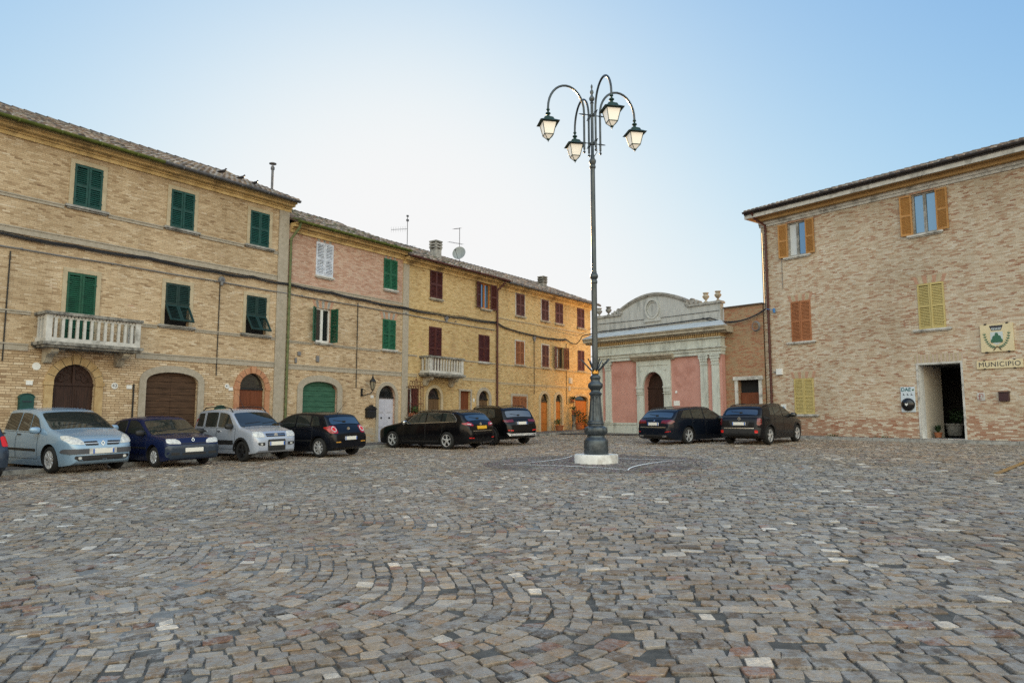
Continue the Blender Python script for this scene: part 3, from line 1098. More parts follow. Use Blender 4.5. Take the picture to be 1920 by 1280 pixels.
# ------------------------------------------------------------------ brick
TAN = [(0, (.2, .12, .07)), (.07, (.36, .245, .145)), (.2, (.47, .34, .21)), (.5, (.55, .41, .26)), (.85, (.62, .48, .32)), (.94, (.68, .56, .41)), (1, (.4, .19, .11))]
PINK = [(0, (.3, .15, .1)), (.12, (.43, .25, .18)), (.5, (.52, .33, .25)), (.85, (.58, .42, .33)), (1, (.5, .37, .25))]
OCH = [(0, (.28, .16, .065)), (.1, (.46, .315, .14)), (.5, (.57, .405, .195)), (.88, (.63, .475, .25)), (1, (.46, .22, .11))]
RED = [(0, (.7, .64, .55)), (.15, (.6, .52, .41)), (.4, (.54, .44, .325)), (.64, (.48, .37, .26)), (.79, (.43, .28, .185)), (.9, (.34, .175, .11)), (1, (.25, .095, .058))]
MT['brick_tan'] = brick('tan_brick', TAN, (.36, .27, .17), rowh=.053, bw=.2, streak=.12, zone=(-.6, .9, (.36, .31, .24), .75), stain=(.26, .17, .095), stain_amt=.45)
MT['brick_low'] = brick('larger_tan_brick', TAN, (.26, .17, .095), rowh=.075, bw=.27, streak=.1, joint=.22, bmp=.8)
MT['brick_pink'] = brick('pink_brick', PINK, (.42, .3, .22), rowh=.053, bw=.2, streak=.15)
MT['brick_ochre'] = brick('ochre_brick', OCH, (.4, .3, .165), rowh=.053, bw=.2, streak=.12, zone=(-.6, .8, (.36, .3, .21), .7))
MT['brick_red'] = brick('mixed_red_and_cream_brick', RED, (.46, .38, .29), rowh=.05, bw=.2, streak=.2, stain=(.58, .5, .4), stain_amt=.35, zone=(.3, 1.2, (.3, .12, .07), .5))
MT['brick_wall'] = brick('old_brown_brick', [(0, (.26, .17, .1)), (.4, (.36, .25, .15)), (.7, (.33, .15, .085)), (1, (.26, .09, .05))], (.36, .28, .19), rowh=.052, bw=.2, streak=.4)
MT['vouss'] = mottle('rubbed_red_brick', (.36, .19, .12), (.48, .3, .21), 12, .9, .3)

OP = lambda u0, u1, z0, z1, **k: dict(u0=u0, u1=u1, z0=z0, z1=z1, **k)

# ---- house 1: tall tan brick house at the left
H1 = House('brick_house', 'tall tan brick house at the far left with dark green shutters and a stone balcony', 'house', LF, -14.5, .2)
w1 = [(-7.73, -6.92), (-4.71, -3.88), (-1.68, -.87)]
UP = (8.0, 9.3); MD = (4.7, 6.1); DH = 10.0
d1 = OP(-7.94, -6.78, .3, 3.21, zs=2.63); d2 = OP(-1.87, -.81, .3, 3.25, zs=2.7); ga = OP(-5.23, -3.45, .3, 3.13, zs=2.78, round=False)
ops = [OP(a, b, *UP) for a, b in w1] + [OP(-10.75, -9.93, *UP), OP(-13.6, -12.8, *UP)]
ops += [OP(-7.74, -6.92, 3.9, 5.96), OP(-4.74, -3.9, *MD), OP(-1.71, -.87, *MD), OP(-10.75, -9.93, *MD), OP(-13.6, -12.8, *MD), d1, d2, ga]
mb = MB(); facade(mb, -14.5, 0, 0, DH, ops, bands=[(3.62, 1), (99, 0)]); shell(mb, -14.5, 0, 0, DH, 9, 12.25)
H1.add(mb, 'wall', [MT['brick_tan'], MT['brick_low']])
for a, b in w1 + [(-10.75, -9.93), (-13.6, -12.8)]:
    window(H1, a, b, *UP, MT['green1'], surround=MT['plaster_tan'], sill=MT['stone_grey'])
window(H1, -7.74, -6.92, 3.9, 5.96, MT['green2'], surround=MT['plaster_tan'], rails=(.2,))
window(H1, -4.74, -3.9, *MD, MT['teal'], surround=MT['plaster_tan'], sill=MT['stone_grey'], flap=True, pane='dark', label='dark shutters with lower flaps tilted out')
window(H1, -1.71, -.87, *MD, MT['teal'], surround=MT['plaster_tan'], sill=MT['stone_grey'], flap=True, pane='dark', label='dark shutters with lower flaps tilted out')
for a in ((-10.75, -9.93), (-13.6, -12.8)): window(H1, *a, *MD, MT['green2'], surround=MT['plaster_tan'], sill=MT['stone_grey'])
door(H1, d1, MT['wood_dark'], MT['stone_gold'], .23, 'panels', fan=MT['wood_dark'], fan_style='scroll', seg=9, imp=True, label='arched dark carved door with scrolled fanlight in golden stone')
door(H1, ga, MT['wood_plank'], MT['plaster'], .22, 'planks_h', label='wide brown plank garage door under a flat arch')
door(H1, d2, MT['wood_red'], MT['stone_pink'], .2, 'panels2', fan='glass', fan_style='none', nleaf=1, seg=9, imp=True, label='arched red brown door in reddish stone')
band(H1, -14.5, -.46, 7.9, .12, MT['plaster'], .03, gaps=[(a - .23, b + .23) for a, b in w1])
band(H1, -14.5, -.46, 6.93, .2, MT['plaster'], .03)
band(H1, -14.5, -.46, 4.6, .11, MT['plaster'], .03, gaps=[(-8.65, -5.6), (-4.97, -3.67), (-1.94, -.64)])
band(H1, -14.5, -.46, 3.62, .2, MT['plaster'], .03, gaps=[(-8.65, -5.6)])
mb = MB(); mb.box(-.44, .012, -.05, .3, .3, 9.6); H1.add(mb, 'corner_pilaster', MT['plaster'])
cornice(H1, -14.5, .08, 9.6, 9.93, MT['cornice_gold'])
roof(H1, -14.5, 0, 9.97, 9, 23, .5, 0, .1, gutter=[(-14.5, -5.3, MT['gutter_moss']), (-5.29, .08, MT['gutter_grey'])])
balcony(H1, -8.5, -5.85, 3.78, .75, .86, nb=12)
wall_tube(H1, -9.26, 6.3, 3.2, .018); wall_tube(H1, -5.62, 2.7, .6, .025); wall_tube(H1, -2.8, 6.5, 3.1)
plaque(H1, -8.55, 2.62); plaque(H1, -6.2, 2.62, .2, .2, '43', True); plaque(H1, -5.75, 2.6); plaque(H1, -2.35, 2.75, .18, .16, '41', True); plaque(H1, -2.2, 2.66)
plaque(H1, -8.4, 3.1, .22, .22, None, True)
mb = MB()
mb.tube([(-.45, .5, 10.2), (-.45, .5, 11.45)], .05, 10)
mb.lathe([(.01, 0), (.14, .02), (.14, .05), (.01, .1)], (-.45, .5, 11.5), 12)
mb.lathe([(.075, 0), (.075, .1)], (-.45, .5, 11.3), 10)
H1.add(mb, 'flue_pipe', MT['gutter_grey'])

# ---- house 2: pink upper storey
H2 = House('brick_house', 'brick house with a pink upper storey, grey and green shutters and a green garage door', 'house', LF, 0, .35)
ops = [OP(1.36, 2.23, 7.36, 8.73), OP(5.1, 5.93, 7.36, 8.73), OP(1.42, 2.2, 4.66, 6.04), OP(5.1, 5.88, 4.66, 6.0)]
g2 = OP(.89, 2.63, .4, 3.08, zs=2.7, round=False); d2_ = OP(4.92, 5.93, .5, 3.06, zs=2.55)
mb = MB(); facade(mb, 0.013, 6.3, 0, 9.1, ops + [g2, d2_], bands=[(6.86, 1), (99, 0)]); shell(mb, .013, 6.3, 0, 9.1, 9, 11.3)
H2.add(mb, 'wall', [MT['brick_pink'], MT['brick_tan']])
LT = (MT['vouss'], MT['stone_grey'])
window(H2, 1.36, 2.23, 7.36, 8.73, MT['greyshut'], lintel=LT, sill=MT['stone_white'], sillw=.03, label='pale grey shutters')
window(H2, 5.1, 5.93, 7.36, 8.73, MT['green3'], lintel=LT, sill=MT['stone_white'], sillw=.03)
window(H2, 1.42, 2.2, 4.66, 6.04, MT['green2'], 'open', lintel=LT, sill=MT['stone_white'], aL=140, aR=93, sillw=.05, label='green shutters standing open')
window(H2, 5.1, 5.88, 4.66, 6.0, MT['green3'], lintel=LT, sill=MT['stone_white'], sillw=.08)
door(H2, g2, MT['green4'], MT['plaster'], .25, 'planks_h', nleaf=1, label='faded green plank garage door')
door(H2, d2_, MT['paint_lilac'], MT['plaster'], .16, 'panels', fan='glass', fan_style='bars', knobs=True, label='pale lilac panelled door with arched fanlight')
band(H2, .013, 6.28, 6.8, .14, MT['plaster'], .02)
band(H2, .013, 6.28, 4.56, .1, MT['plaster'], .025, gaps=[(1.3, 2.3), (4.98, 6.0)])
band(H2, .013, 6.28, 3.6, .2, MT['plaster'], .025)
cornice(H2, .1, 6.3, 8.85, 9.2, MT['cornice_gold'])
R2, z2 = roof(H2, 0.02, 6.3, 9.24, 9, 22, .45, 0, 0, gutter=[(.1, 6.3, MT['gutter_moss'])], moss=.2)
downpipe(H2, [(.22, -.5, 9.2), (.22, -.42, 9.0), (.08, -.1, 8.55), (.08, -.1, 8.2), (.08, -.1, .5)], .05, MT['pipe_green'])
wall_tube(H2, 3.62, 6.5, 2.9)
plaque(H2, 4.55, 2.55); plaque(H2, 6.05, 2.5, .17, .2, '4', True)
meter_box(H2, .6, .74, 4.05, 4.2); meter_box(H2, .48, .56, 3.75, 3.95); meter_box(H2, 1.5, 1.64, 3.86, 4.1)

# ---- house 3: ochre, maroon shutters, small balcony
H3 = House('brick_house', 'ochre brick house with maroon shutters and a small balcony in the middle of the row', 'house', LF, 6.3, .45)
ops = [OP(8.13, 9.01, 7.36, 8.72), OP(12.0, 12.86, 7.34, 8.7), OP(8.1, 8.98, 3.9, 5.98), OP(11.87, 12.77, 4.55, 5.95), OP(6.74, 7.44, 1.72, 3.0), OP(10.42, 11.21, .5, 2.98)]
d3 = OP(8.05, 8.97, .5, 3.06, zs=2.6); f3 = OP(11.88, 12.76, .55, 3.05, zs=2.62)
mb = MB(); facade(mb, 6.302, 13.4, 0, 9.0, ops + [d3, f3]); shell(mb, 6.302, 13.4, 0, 9.0, 9, 11.1)
H3.add(mb, 'wall', MT['brick_ochre'])
window(H3, 8.13, 9.01, 7.36, 8.72, MT['maroon'], sill=MT['stone'], sillw=.05)
window(H3, 12.0, 12.86, 7.34, 8.7, MT['maroon'], 'open', sill=MT['stone'], sillw=.05, pane='glass_sky', aL=165, aR=165, frame_mat=MT['wood_orange'], label='maroon shutters folded open beside a bright pane')
window(H3, 8.1, 8.98, 3.9, 5.98, MT['maroon'])
window(H3, 11.87, 12.77, 4.55, 5.95, MT['maroon'], sill=MT['stone_white'], sillw=.06)
W = window(H3, 6.74, 7.44, 1.72, 3.0, MT['maroon'], 'none', sill=MT['stone'])
mb = MB()
for k in range(7):
    x = 6.62 + .94 * k / 6
    mb.tube([(x, -.18, 1.7), (x, -.2, 2.2), (x, -.18, 3.1)], .014, 5)
for z in (1.72, 2.3, 3.08): mb.box(6.6, 7.58, -.2, -.17, z - .015, z + .015)
for k in range(5):
    x = 6.75 + .68 * k / 4
    mb.tube([(x + .09 * math.cos(a * .5), -.19, 3.2 + (.12 + .1 * (k == 2)) * math.sin(a * .5)) for a in range(11)], .012, 5)
mb.tube([(7.09, -.19, 3.1), (7.09, -.19, 3.55)], .014, 5)
for x in (6.62, 7.56):
    for z in (1.75, 3.05): mb.tube([(x, -.18, z), (x, .02, z)], .012, 5)
H3.add(mb, 'window_grille', MT['iron_red'], W)
mb = MB(); mb.box(7.05, 7.43, .02, .06, 1.75, 2.98); H3.add(mb, 'shutter', MT['maroon'], W)
door(H3, d3, MT['wood_mid'], MT['plaster_tan'], .15, 'panels', fan='glass', fan_style='bars', label='arched brown door below the small balcony')
door(H3, OP(10.42, 11.21, .5, 2.98), MT['wood_red'], MT['plaster'], .1, 'flat', nleaf=2, label='narrow door with maroon frame')
door(H3, f3, MT['wood_mid'], MT['plaster'], .18, 'panels', fan='glass', fan_style='bars', label='arched weathered wooden door by the brown downpipe')
mb = MB(); mb.box(6.32, 6.7, -.03, .3, .4, 8.8); H3.add(mb, 'corner_pilaster', MT['plaster'])
band(H3, 6.72, 13.3, 4.5, .07, MT['plaster'], .02, gaps=[(7.3, 10.6), (11.75, 12.9)]); band(H3, 6.72, 13.3, 3.6, .16, MT['plaster_tan'], .02, gaps=[(7.3, 10.6)])
cornice(H3, 6.31, 13.4, 8.7, 9.0, MT['cornice_gold'])
R3, z3 = roof(H3, 6.3, 13.4, 9.04, 9, 22, .45, 0, 0, gutter=[(6.31, 13.9, MT['pipe_brown'])], moss=.08)
balcony(H3, 7.5, 9.95, 3.72, .62, .8, 'bars', 11)
downpipe(H3, [(13.6, -.5, 9.0), (13.55, -.4, 8.8), (13.36, -.1, 8.45), (13.36, -.1, 8.1), (13.36, -.1, .7)], .055, MT['pipe_brown'])
plaque(H3, 11.5, 2.55, .14, .2, None, True)

# ---- house 4: at the corner
H4 = House('brick_house', 'ochre brick corner house at the far end with brown shutters and arched wooden doors', 'house', LF, 13.4, .6)
up4 = [(15.18, 16.0), (17.73, 18.5), (19.27, 20.1), (21.82, 22.68)]
md4 = [(15.13, 15.95), (17.76, 18.48), (19.34, 20.16), (21.83, 22.63)]
ops = [OP(a, b, 7.33, 8.58) for a, b in up4] + [OP(a, b, 4.6, 5.9) for a, b in md4] + [OP(14.84, 16.17, 1.5, 2.84)]
d4 = OP(17.6, 18.46, .6, 3.06, zs=2.62); e4 = OP(19.2, 19.92, .6, 3.06, zs=2.68); h4 = OP(21.4, 23.0, .6, 3.03, zs=2.78, round=False)
mb = MB(); facade(mb, 13.402, 23.5, 0, 8.9, ops + [d4, e4, h4]); shell(mb, 13.402, 23.5, 0, 8.9, 9, 11.0)
H4.add(mb, 'wall', MT['brick_ochre'])
for k, (a, b) in enumerate(up4):
    window(H4, a, b, 7.33, 8.58, MT['brownred'], surround=MT['stone_white'] if k < 2 else None, sw=.06, sill=MT['stone'], sillw=.1)
for k, (a, b) in enumerate(md4):
    if k == 2:
        window(H4, a, b, 4.6, 5.9, MT['brownred'], 'halfcurtain', sill=MT['stone'], aL=160, aR=160, frame_mat=MT['wood_mid'], label='brown shutters folded open with a white curtain')
    else:
        window(H4, a, b, 4.6, 5.9, MT['warmframe' if k == 0 else 'brownred'], surround=MT['stone_white'] if k < 2 else None, sw=.06, sill=MT['stone'], sillw=.1)
window(H4, 14.84, 16.17, 1.5, 2.84, MT['warmframe'], surround=MT['plaster'], sw=.14, label='wide ground floor window with varnished shutters')
door(H4, d4, MT['wood_orange'], MT['plaster_tan'], .16, 'panels', fan='glass', fan_style='bars', nleaf=1, label='honey coloured arched door, left of the pair')
door(H4, e4, MT['wood_orange'], MT['plaster_tan'], .16, 'panels', fan='glass', fan_style='bars', nleaf=1, label='honey coloured arched door, right of the pair')
door(H4, h4, MT['wood_orange'], MT['plaster_tan'], .12, 'planks_v', fan='glass', fan_style='none', label='wide boarded honey coloured door at the corner')
band(H4, 13.45, 23.5, 7.0, .07, MT['plaster_tan'], .02); band(H4, 13.45, 23.5, 4.5, .08, MT['plaster_tan'], .02); band(H4, 13.45, 23.5, 3.5, .12, MT['plaster_tan'], .02)
cornice(H4, 13.41, 23.55, 8.6, 8.92, MT['cornice_gold'])
R4, z4 = roof(H4, 13.4, 23.5, 8.96, 9, 22, .45, 0, .45, gutter=[(13.95, 23.9, MT['gutter_grey'])])
wall_tube(H4, 16.95, 6.3, 3.0); wall_tube(H4, 20.45, 6.2, 2.5)
meter_box(H4, 20.75, 21.0, 3.75, 4.1, .12, 'stone_white'); meter_box(H4, 20.7, 20.86, 3.3, 3.6, .06, 'stone_white')


def chimney(H, R, u, y, zb, w, h, mat, n=3):
    mb = MB()
    mb.box(u - w / 2, u + w / 2, y - w / 2, y + w / 2, zb - .5, zb + h)
    z = zb + h
    for k in range(n):
        for sx_ in (-1, 1):
            for sy_ in (-1, 1):
                mb.box(u + sx_ * w * .42 - .05, u + sx_ * w * .42 + .05, y + sy_ * w * .42 - .05, y + sy_ * w * .42 + .05, z + .001, z + .08)
        mb.box(u - w * .3, u + w * .3, y - w * .3, y + w * .3, z + .002, z + .079)
        mb.box(u - w * .6, u + w * .6, y - w * .6, y + w * .6, z + .081, z + .15)
        z += .151
    return H.add(mb, 'chimney', mat, R)


chimney(H3, R3, 10.4, 1.7, z3(1.7), .42, .45, MT['stone_grey'])
chimney(H4, R4, 21.2, 2.2, z4(2.2), .4, .25, MT['stone_old'], 3)
# ------------------------------------------------------------------ chapel with the pink front
MT['pink'] = mottle('dusty_pink_render', (.45, .23, .19), (.53, .285, .24), 2.2, .9, .15, dirt=(.36, .165, .13, 1))
MT['cream'] = mottle('cream_grey_stucco', (.45, .47, .43), (.57, .59, .54), 3, .85, .3, stretch=(2.2, 2.2, .6), dirt=(.3, .31, .28, 1))
MT['attic'] = mottle('streaked_grey_stucco', (.36, .365, .355), (.47, .475, .46), 2.2, .9, .3, stretch=(2.5, 2.5, .6), dirt=(.24, .25, .24, 1))
MT['medal'] = mottle('pale_grey_stucco', (.36, .37, .35), (.5, .5, .48), 5, .85, .2)
MT['cream_warm'] = mottle('warm_stucco', (.45, .4, .28), (.56, .5, .37), 4, .85, .2)

K = House('chapel', 'pink and cream chapel front with an arched attic and four urns', 'chapel', CF, -.46, .55)
U0, U1 = -.46, 7.56
dk = OP(2.9, 4.2, .6, 4.06, zs=3.28, depth=.4)
mb = MB()
facade(mb, U0, U1, .3, 4.75, [dk])
DP = 9.0
mb.quad((U0, 0, .3), (U0, 0, 7.2), (U0, DP, 7.2), (U0, DP, .3), 1); mb.quad((U1, 0, .3), (U1, DP, .3), (U1, DP, 6.4), (U1, 0, 6.4), 0)
mb.quad((U1, DP, .3), (U0, DP, .3), (U0, DP, 6.4), (U1, DP, 6.4)); mb.quad((U0, .4, 6.38), (U1, .4, 6.38), (U1, DP, 6.38), (U0, DP, 6.38))
K.add(mb, 'wall', [MT['pink'], mottle('pale_ochre_side_render', (.62, .5, .33), (.72, .6, .42), 2, .9, .1)])
mb = MB()
for a, b in ((U0 - .05, 2.42), (4.62, U1 + .05)): mb.box(a, b, -.07, .01, .3, 1.4); mb.box(a - .0, b, -.1, -.07, 1.3, 1.4)
K.add(mb, 'plinth', MT['cream'])
for a in (-.33, .3, 6.39, 7.03):
    mb = MB(); b = a + .39
    mb.box(a, b, -.09, -.001, 1.401, 4.25); mb.box(a - .04, b + .04, -.125, -.0, 1.402, 1.52)
    mb.box(a + .07, a + .09, -.1, -.09, 1.7, 4.0); mb.box(b - .09, b - .07, -.1, -.09, 1.7, 4.0)
    P = K.add(mb, 'pilaster', MT['cream'])
    c = MB()
    c.box(a - .02, b + .02, -.12, -.0, 4.251, 4.29)
    for r_, z in ((.0, 4.3), (.03, 4.42), (.05, 4.54)):
        for k in range(4):
            x = a - r_ * .6 + (.39 + 1.2 * r_) * (k + .5) / 4
            c.prism([(x - .045, z), (x + .045, z), (x + .055, z + .1), (x, z + .135), (x - .055, z + .1)], -.11 - r_, -.06)
    c.box(a + .02, b - .02, -.1, -.001, 4.3, 4.68)
    for x in (a - .03, b + .03): c.lathe([(.001, -.05), (.055, -.05), (.055, .05), (.001, .05)], (x, -.1, 4.62), 10, axis='y')
    c.box(a - .07, b + .07, -.17, -.001, 4.681, 4.74)
    K.add(c, 'capital', MT['cream'], P)
mb = MB()
mb.box(U0 - .02, U1 + .02, -.14, .3, 4.752, 4.92); mb.box(U0 - .05, U1 + .05, -.19, .3, 4.921, 5.08); mb.box(U0 - .1, U1 + .1, -.27, .3, 5.081, 5.15)
mb.box(U0 - .02, U1 + .02, -.12, .3, 5.151, 5.56)
mb.box(U0 - .08, U1 + .08, -.22, .3, 5.561, 5.61)
for a, b in ((U0 + .1, .75), (6.4, U1 - .1)):   # sunk panels at the ends of the frieze
    for q in ((a, b, 5.2, 5.215), (a, b, 5.5, 5.515), (a, a + .02, 5.216, 5.499), (b - .02, b, 5.216, 5.499)): mb.box(q[0], q[1], -.13, -.12, q[2], q[3])
K.add(mb, 'entablature', MT['cream'])
mb = MB()
mb.box(U0 - .06, U1 + .06, -.17, .3, 5.611, 5.79)
x = U0 - .05
while x < U1: mb.box(x, x + .07, -.24, -.171, 5.65, 5.78); x += .13
K.add(mb, 'dentil_course', MT['stone_gold'])
mb = MB()
for u in ((U0 - .5, U1 + .5),):
    pr = [(.3, 5.791), (-.25, 5.791), (-.3, 5.86), (-.5, 5.88), (-.5, 5.98), (-.56, 6.04), (-.56, 6.09), (.3, 6.09)]
    mb.sweep(pr[::-1], u[0], u[1])
K.add(mb, 'cornice', MT['stone'])
mb = MB()
mb.hexa([(U0 - .52, -.58, 6.092), (U1 + .52, -.58, 6.092), (U1 + .3, .3, 6.092), (U0 - .3, .3, 6.092), (U0 - .52, -.58, 6.11), (U1 + .52, -.58, 6.11), (U1 + .06, -.03, 6.42), (U0 - .06, -.03, 6.42)])
K.add(mb, 'cornice_flashing', MT['zinc'])
mb = MB()
ac = (1.42 + 5.66) / 2
ar = [(5.66 - 4.24 * k / 24, 7.55 + .62 * math.sin(PI * k / 24) ** .9) for k in range(25)]
mb.prism([(U0, 6.40), (U1, 6.40), (U1, 7.27), (5.66, 7.27)] + ar + [(1.42, 7.27), (U0, 7.27)], 0.0, .3)
mb.box(U0, U1, -.012, 0, 6.55, 6.585)
K.add(mb, 'attic', MT['attic'])
mb = MB()
for a, b in ((U0 - .06, 1.42), (5.66, U1 + .06)): mb.box(a, b, -.08, .38, 7.271, 7.36); mb.box(a + .03, b - .03, -.05, .35, 7.361, 7.4)
for (x0, z0_), (x1, z1_) in zip(ar[:-1], ar[1:]):
    mb.hexa([(x1, -.1, z1_), (x0, -.1, z0_), (x0, .4, z0_), (x1, .4, z1_), (x1, -.1, z1_ + .11), (x0, -.1, z0_ + .11), (x0, .4, z0_ + .11), (x1, .4, z1_ + .11)])
    mb.hexa([(x1, -.06, z1_ - .07), (x0, -.06, z0_ - .07), (x0, -.001, z0_ - .07), (x1, -.001, z1_ - .07), (x1, -.06, z1_ - .002), (x0, -.06, z0_ - .002), (x0, -.001, z0_ - .002), (x1, -.001, z1_ - .002)])
for a in (1.36, 5.55): mb.box(a, a + .17, -.06, .34, 7.365, 7.549)
for s, a in ((1, 5.74), (-1, 1.34)):   # scrolls leaning on the arch
    for q, r_, h_ in ((.16, .15, .17), (.42, .1, .11), (.62, .06, .07)):
        mb.lathe([(.001, -.06), (r_, -.06), (r_, .1), (.001, .1)], (a + s * q, .12, 7.4 + h_), 12, axis='y')
K.add(mb, 'coping', MT['stone_grey'])
mb = MB()
n = 28
for k in range(n):
    a0, a1 = 2 * PI * k / n, 2 * PI * (k + 1) / n
    P = lambda q, a, y: (3.54 + q * .46 * math.cos(a), y, 7.42 + q * .56 * math.sin(a))
    for q0, q1, y in ((.8, 1, -.1), (.64, .72, -.05)):
        mb.add([P(q0, a0, y), P(q1, a0, y), P(q1, a1, y), P(q0, a1, y), P(q0, a0, 0), P(q1, a0, 0), P(q1, a1, 0), P(q0, a1, 0)], [(0, 1, 2, 3), (1, 5, 6, 2), (0, 3, 7, 4)])
mb.box(3.02, 4.06, -.07, -.001, 6.74, 6.9); mb.box(3.15, 3.93, -.05, -.001, 6.901, 6.98)
K.add(mb, 'medallion', MT['medal'])
urn = [(.001, 0), (.1, 0), (.1, .05), (.045, .08), (.04, .12), (.1, .18), (.17, .27), (.175, .32), (.12, .39), (.1, .42), (.15, .46), (.15, .5), (.001, .49)]
for u in (-.26, .42, 6.68, 7.36):
    mb = MB(); mb.lathe(urn, (u, .15, 7.4), 14); mb.box(u - .13, u + .13, .0, .3, 7.395, 7.402)
    K.add(mb, 'urn', MT['stone'] if u > 3 else MT['stone_grey'], smooth=40)  # golden light on the right pair is put in as a warmer stone colour
# portal
f = MB()
pz = [(dk['u0'], .6), (dk['u1'], .6), (dk['u1'], dk['zs'])] + arc_pts(dk)[::-1][1:-1] + [(dk['u0'], dk['zs'])]
f.poly([(a, .39, b) for a, b in pz])
D = K.add(f, 'door', MT['dark'])
for k in (0, 1):
    mb = MB(); a = dk['u0'] + .65 * k + .005; b = a + .64
    mb.box(a, b, .32, .37, .62, 3.2)
    for q0, q1 in ((.75, 1.35), (1.45, 2.1), (2.2, 3.05)):
        mb.box(a + .08, b - .08, .305, .319, q0, q1); mb.box(a + .14, b - .14, .29, .304, q0 + .06, q1 - .06)
    K.add(mb, 'door_leaf', MT['wood_dark'], D)
mb = MB()
mb.poly([(dk['u0'], .37, 3.28), (dk['u1'], .37, 3.28)] + [(a, .37, b) for a, b in arc_pts(dk)[::-1][1:-1]]); mb.box(dk['u0'], dk['u1'], .28, .38, 3.2, 3.3)
K.add(mb, 'fanlight', [MT['wood_dark']], D)
mb = MB()
# panel round the arch with a cut-out, jambs, impost capitals and a head cornice
xs_ = [2.47, dk['u0'], dk['u1'], 4.63]
mb.box(2.47, dk['u0'] - .001, -.1, .0, .6, 4.66); mb.box(dk['u1'] + .001, 4.63, -.1, .0, .6, 4.66)
p = arc_pts(dk, 18)
for (xa, za), (xb, zb) in zip(p[:-1], p[1:]):
    mb.add([(xa, -.1, za), (xb, -.1, zb), (xb, -.1, 4.66), (xa, -.1, 4.66), (xa, .0, za), (xb, .0, zb)], [(0, 1, 2, 3), (1, 0, 4, 5)])
ring(mb, dk, 3.3, .17, -.135, -.1)
mb.box(2.6, 4.5, -.13, -.1, 4.4, 4.43)
for x in (2.78, 4.32): mb.lathe([(.001, -.03), (.09, -.03), (.1, 0)], (x, -.1, 4.2), 12, axis='y')
for a, b in ((2.45, 2.93), (4.17, 4.65)):
    mb.box(a, b, -.16, -.1, 3.2, 3.3); mb.box(a + .03, b - .03, -.14, -.1, 3.0, 3.19); mb.box(a, b, -.15, -.1, 2.9, 2.94)
K.add(mb, 'portal', MT['cream'], D)
mb = MB(); mb.sweep([(0, 4.661), (0, 4.95), (-.38, 4.95), (-.38, 4.86), (-.3, 4.84), (-.24, 4.74), (-.14, 4.72), (-.14, 4.661)], 2.2, 4.88)
K.add(mb, 'portal_cornice', MT['stone'], D)
mb = MB(); mb.box(4.75, 5.1, -.03, -.001, 2.27, 2.52); K.add(mb, 'name_plate', MT['enamel'])
plaque(K, 4.9, 2.97, .13, .15, None, True)

# ---- low brick wall joining the chapel to the town hall
BW = House('brick_wall', 'low old brick wall with a white framed door between the chapel and the town hall', 'wall', CF, 7.56, .5)
wd = OP(8.22, 9.3, .6, 3.45, depth=.3)
mb = MB(); facade(mb, 7.57, 9.62, 0, 7.0, [wd]); 
mb.v = [(x, y + .3, z) for x, y, z in mb.v]
mb.quad((7.57, .7, 0), (7.57, .7, 7.0), (9.62, .7, 7.0), (9.62, .7, 0)); 
BW.add(mb, 'wall', MT['brick_wall'])
mb = MB(); mb.box(7.57, 9.63, .22, .78, 7.001, 7.07); BW.add(mb, 'coping', MT['tile_under'])
mb = MB(); mb.box(8.06, 8.218, .24, .4, .6, 3.45); mb.box(9.302, 9.46, .24, .4, .6, 3.45); mb.box(8.0, 9.52, .2, .4, 3.451, 3.62); 
f = MB(); f.quad((8.22, .58, .6), (9.3, .58, .6), (9.3, .58, 3.45), (8.22, .58, 3.45))
D = BW.add(f, 'door', MT['dark'])
BW.add(mb, 'door_frame', MT['stone_white'], D)
for k in (0, 1):
    mb = MB(); a = 8.225 + .54 * k; b = a + .53
    mb.box(a, b, .5, .56, .62, 2.85)
    for q0, q1 in ((.8, 1.4), (1.5, 2.1), (2.2, 2.75)): mb.box(a + .08, b - .08, .48, .499, q0, q1)
    BW.add(mb, 'door_leaf', MT['wood_red'], D)

# ------------------------------------------------------------------ town hall
T = House('town_hall', 'three storey town hall in mixed red and cream brick at the right', 'town hall', RF, 0, .4)
TU = 17.0
tw = [(1.39, 2.28), (6.9, 7.8)]
door_t = OP(6.76, 8.28, .84, 3.72, depth=.45, mi=1)
ops = [OP(1.39, 2.28, 9.02, 10.62), OP(6.88, 7.78, 8.95, 10.62), OP(1.41, 2.36, 5.08, 6.93), OP(6.9, 7.87, 5.12, 6.93), OP(1.41, 2.35, 1.81, 3.41), door_t,
       OP(12.6, 13.5, 8.95, 10.62), OP(12.6, 13.5, 5.12, 6.93), OP(12.6, 13.5, 1.81, 3.41)]
mb = MB(); facade(mb, 0, TU, 0, 10.95, ops, D=.2)
p = [(0, 0, 0), (0, 0, 10.95), (0, 5, 13), (0, 10, 10.95), (0, 10, 0)]; mb.poly(p)
p = [(TU, 0, 0), (TU, 0, 10.95), (TU, 5, 13), (TU, 10, 10.95), (TU, 10, 0)]; mb.poly(p[::-1])
mb.quad((TU, 10, 0), (0, 10, 0), (0, 10, 10.95), (TU, 10, 10.95))
T.add(mb, 'wall', [MT['brick_red'], MT['paint_white']])
LV = (MT['vouss'], MT['plaster_tan'])
SO = MT['stone_white']
window(T, 1.39, 2.28, 9.02, 10.62, MT['ochre'], 'halfcurtain', sill=SO, aL=172, aR=172, frame_mat=MT['stone_grey'], lintel=(MT['vouss'], MT['vouss']), label='top window by the corner with ochre shutters open and white curtain', pane='glass_sky')
window(T, 6.88, 7.78, 8.95, 10.62, MT['ochre'], 'open', sill=SO, aL=172, aR=172, frame_mat=MT['stone_grey'], lintel=(MT['vouss'], MT['vouss']), pane='glass_sky', label='top window above the entrance with ochre shutters open and blue panes')
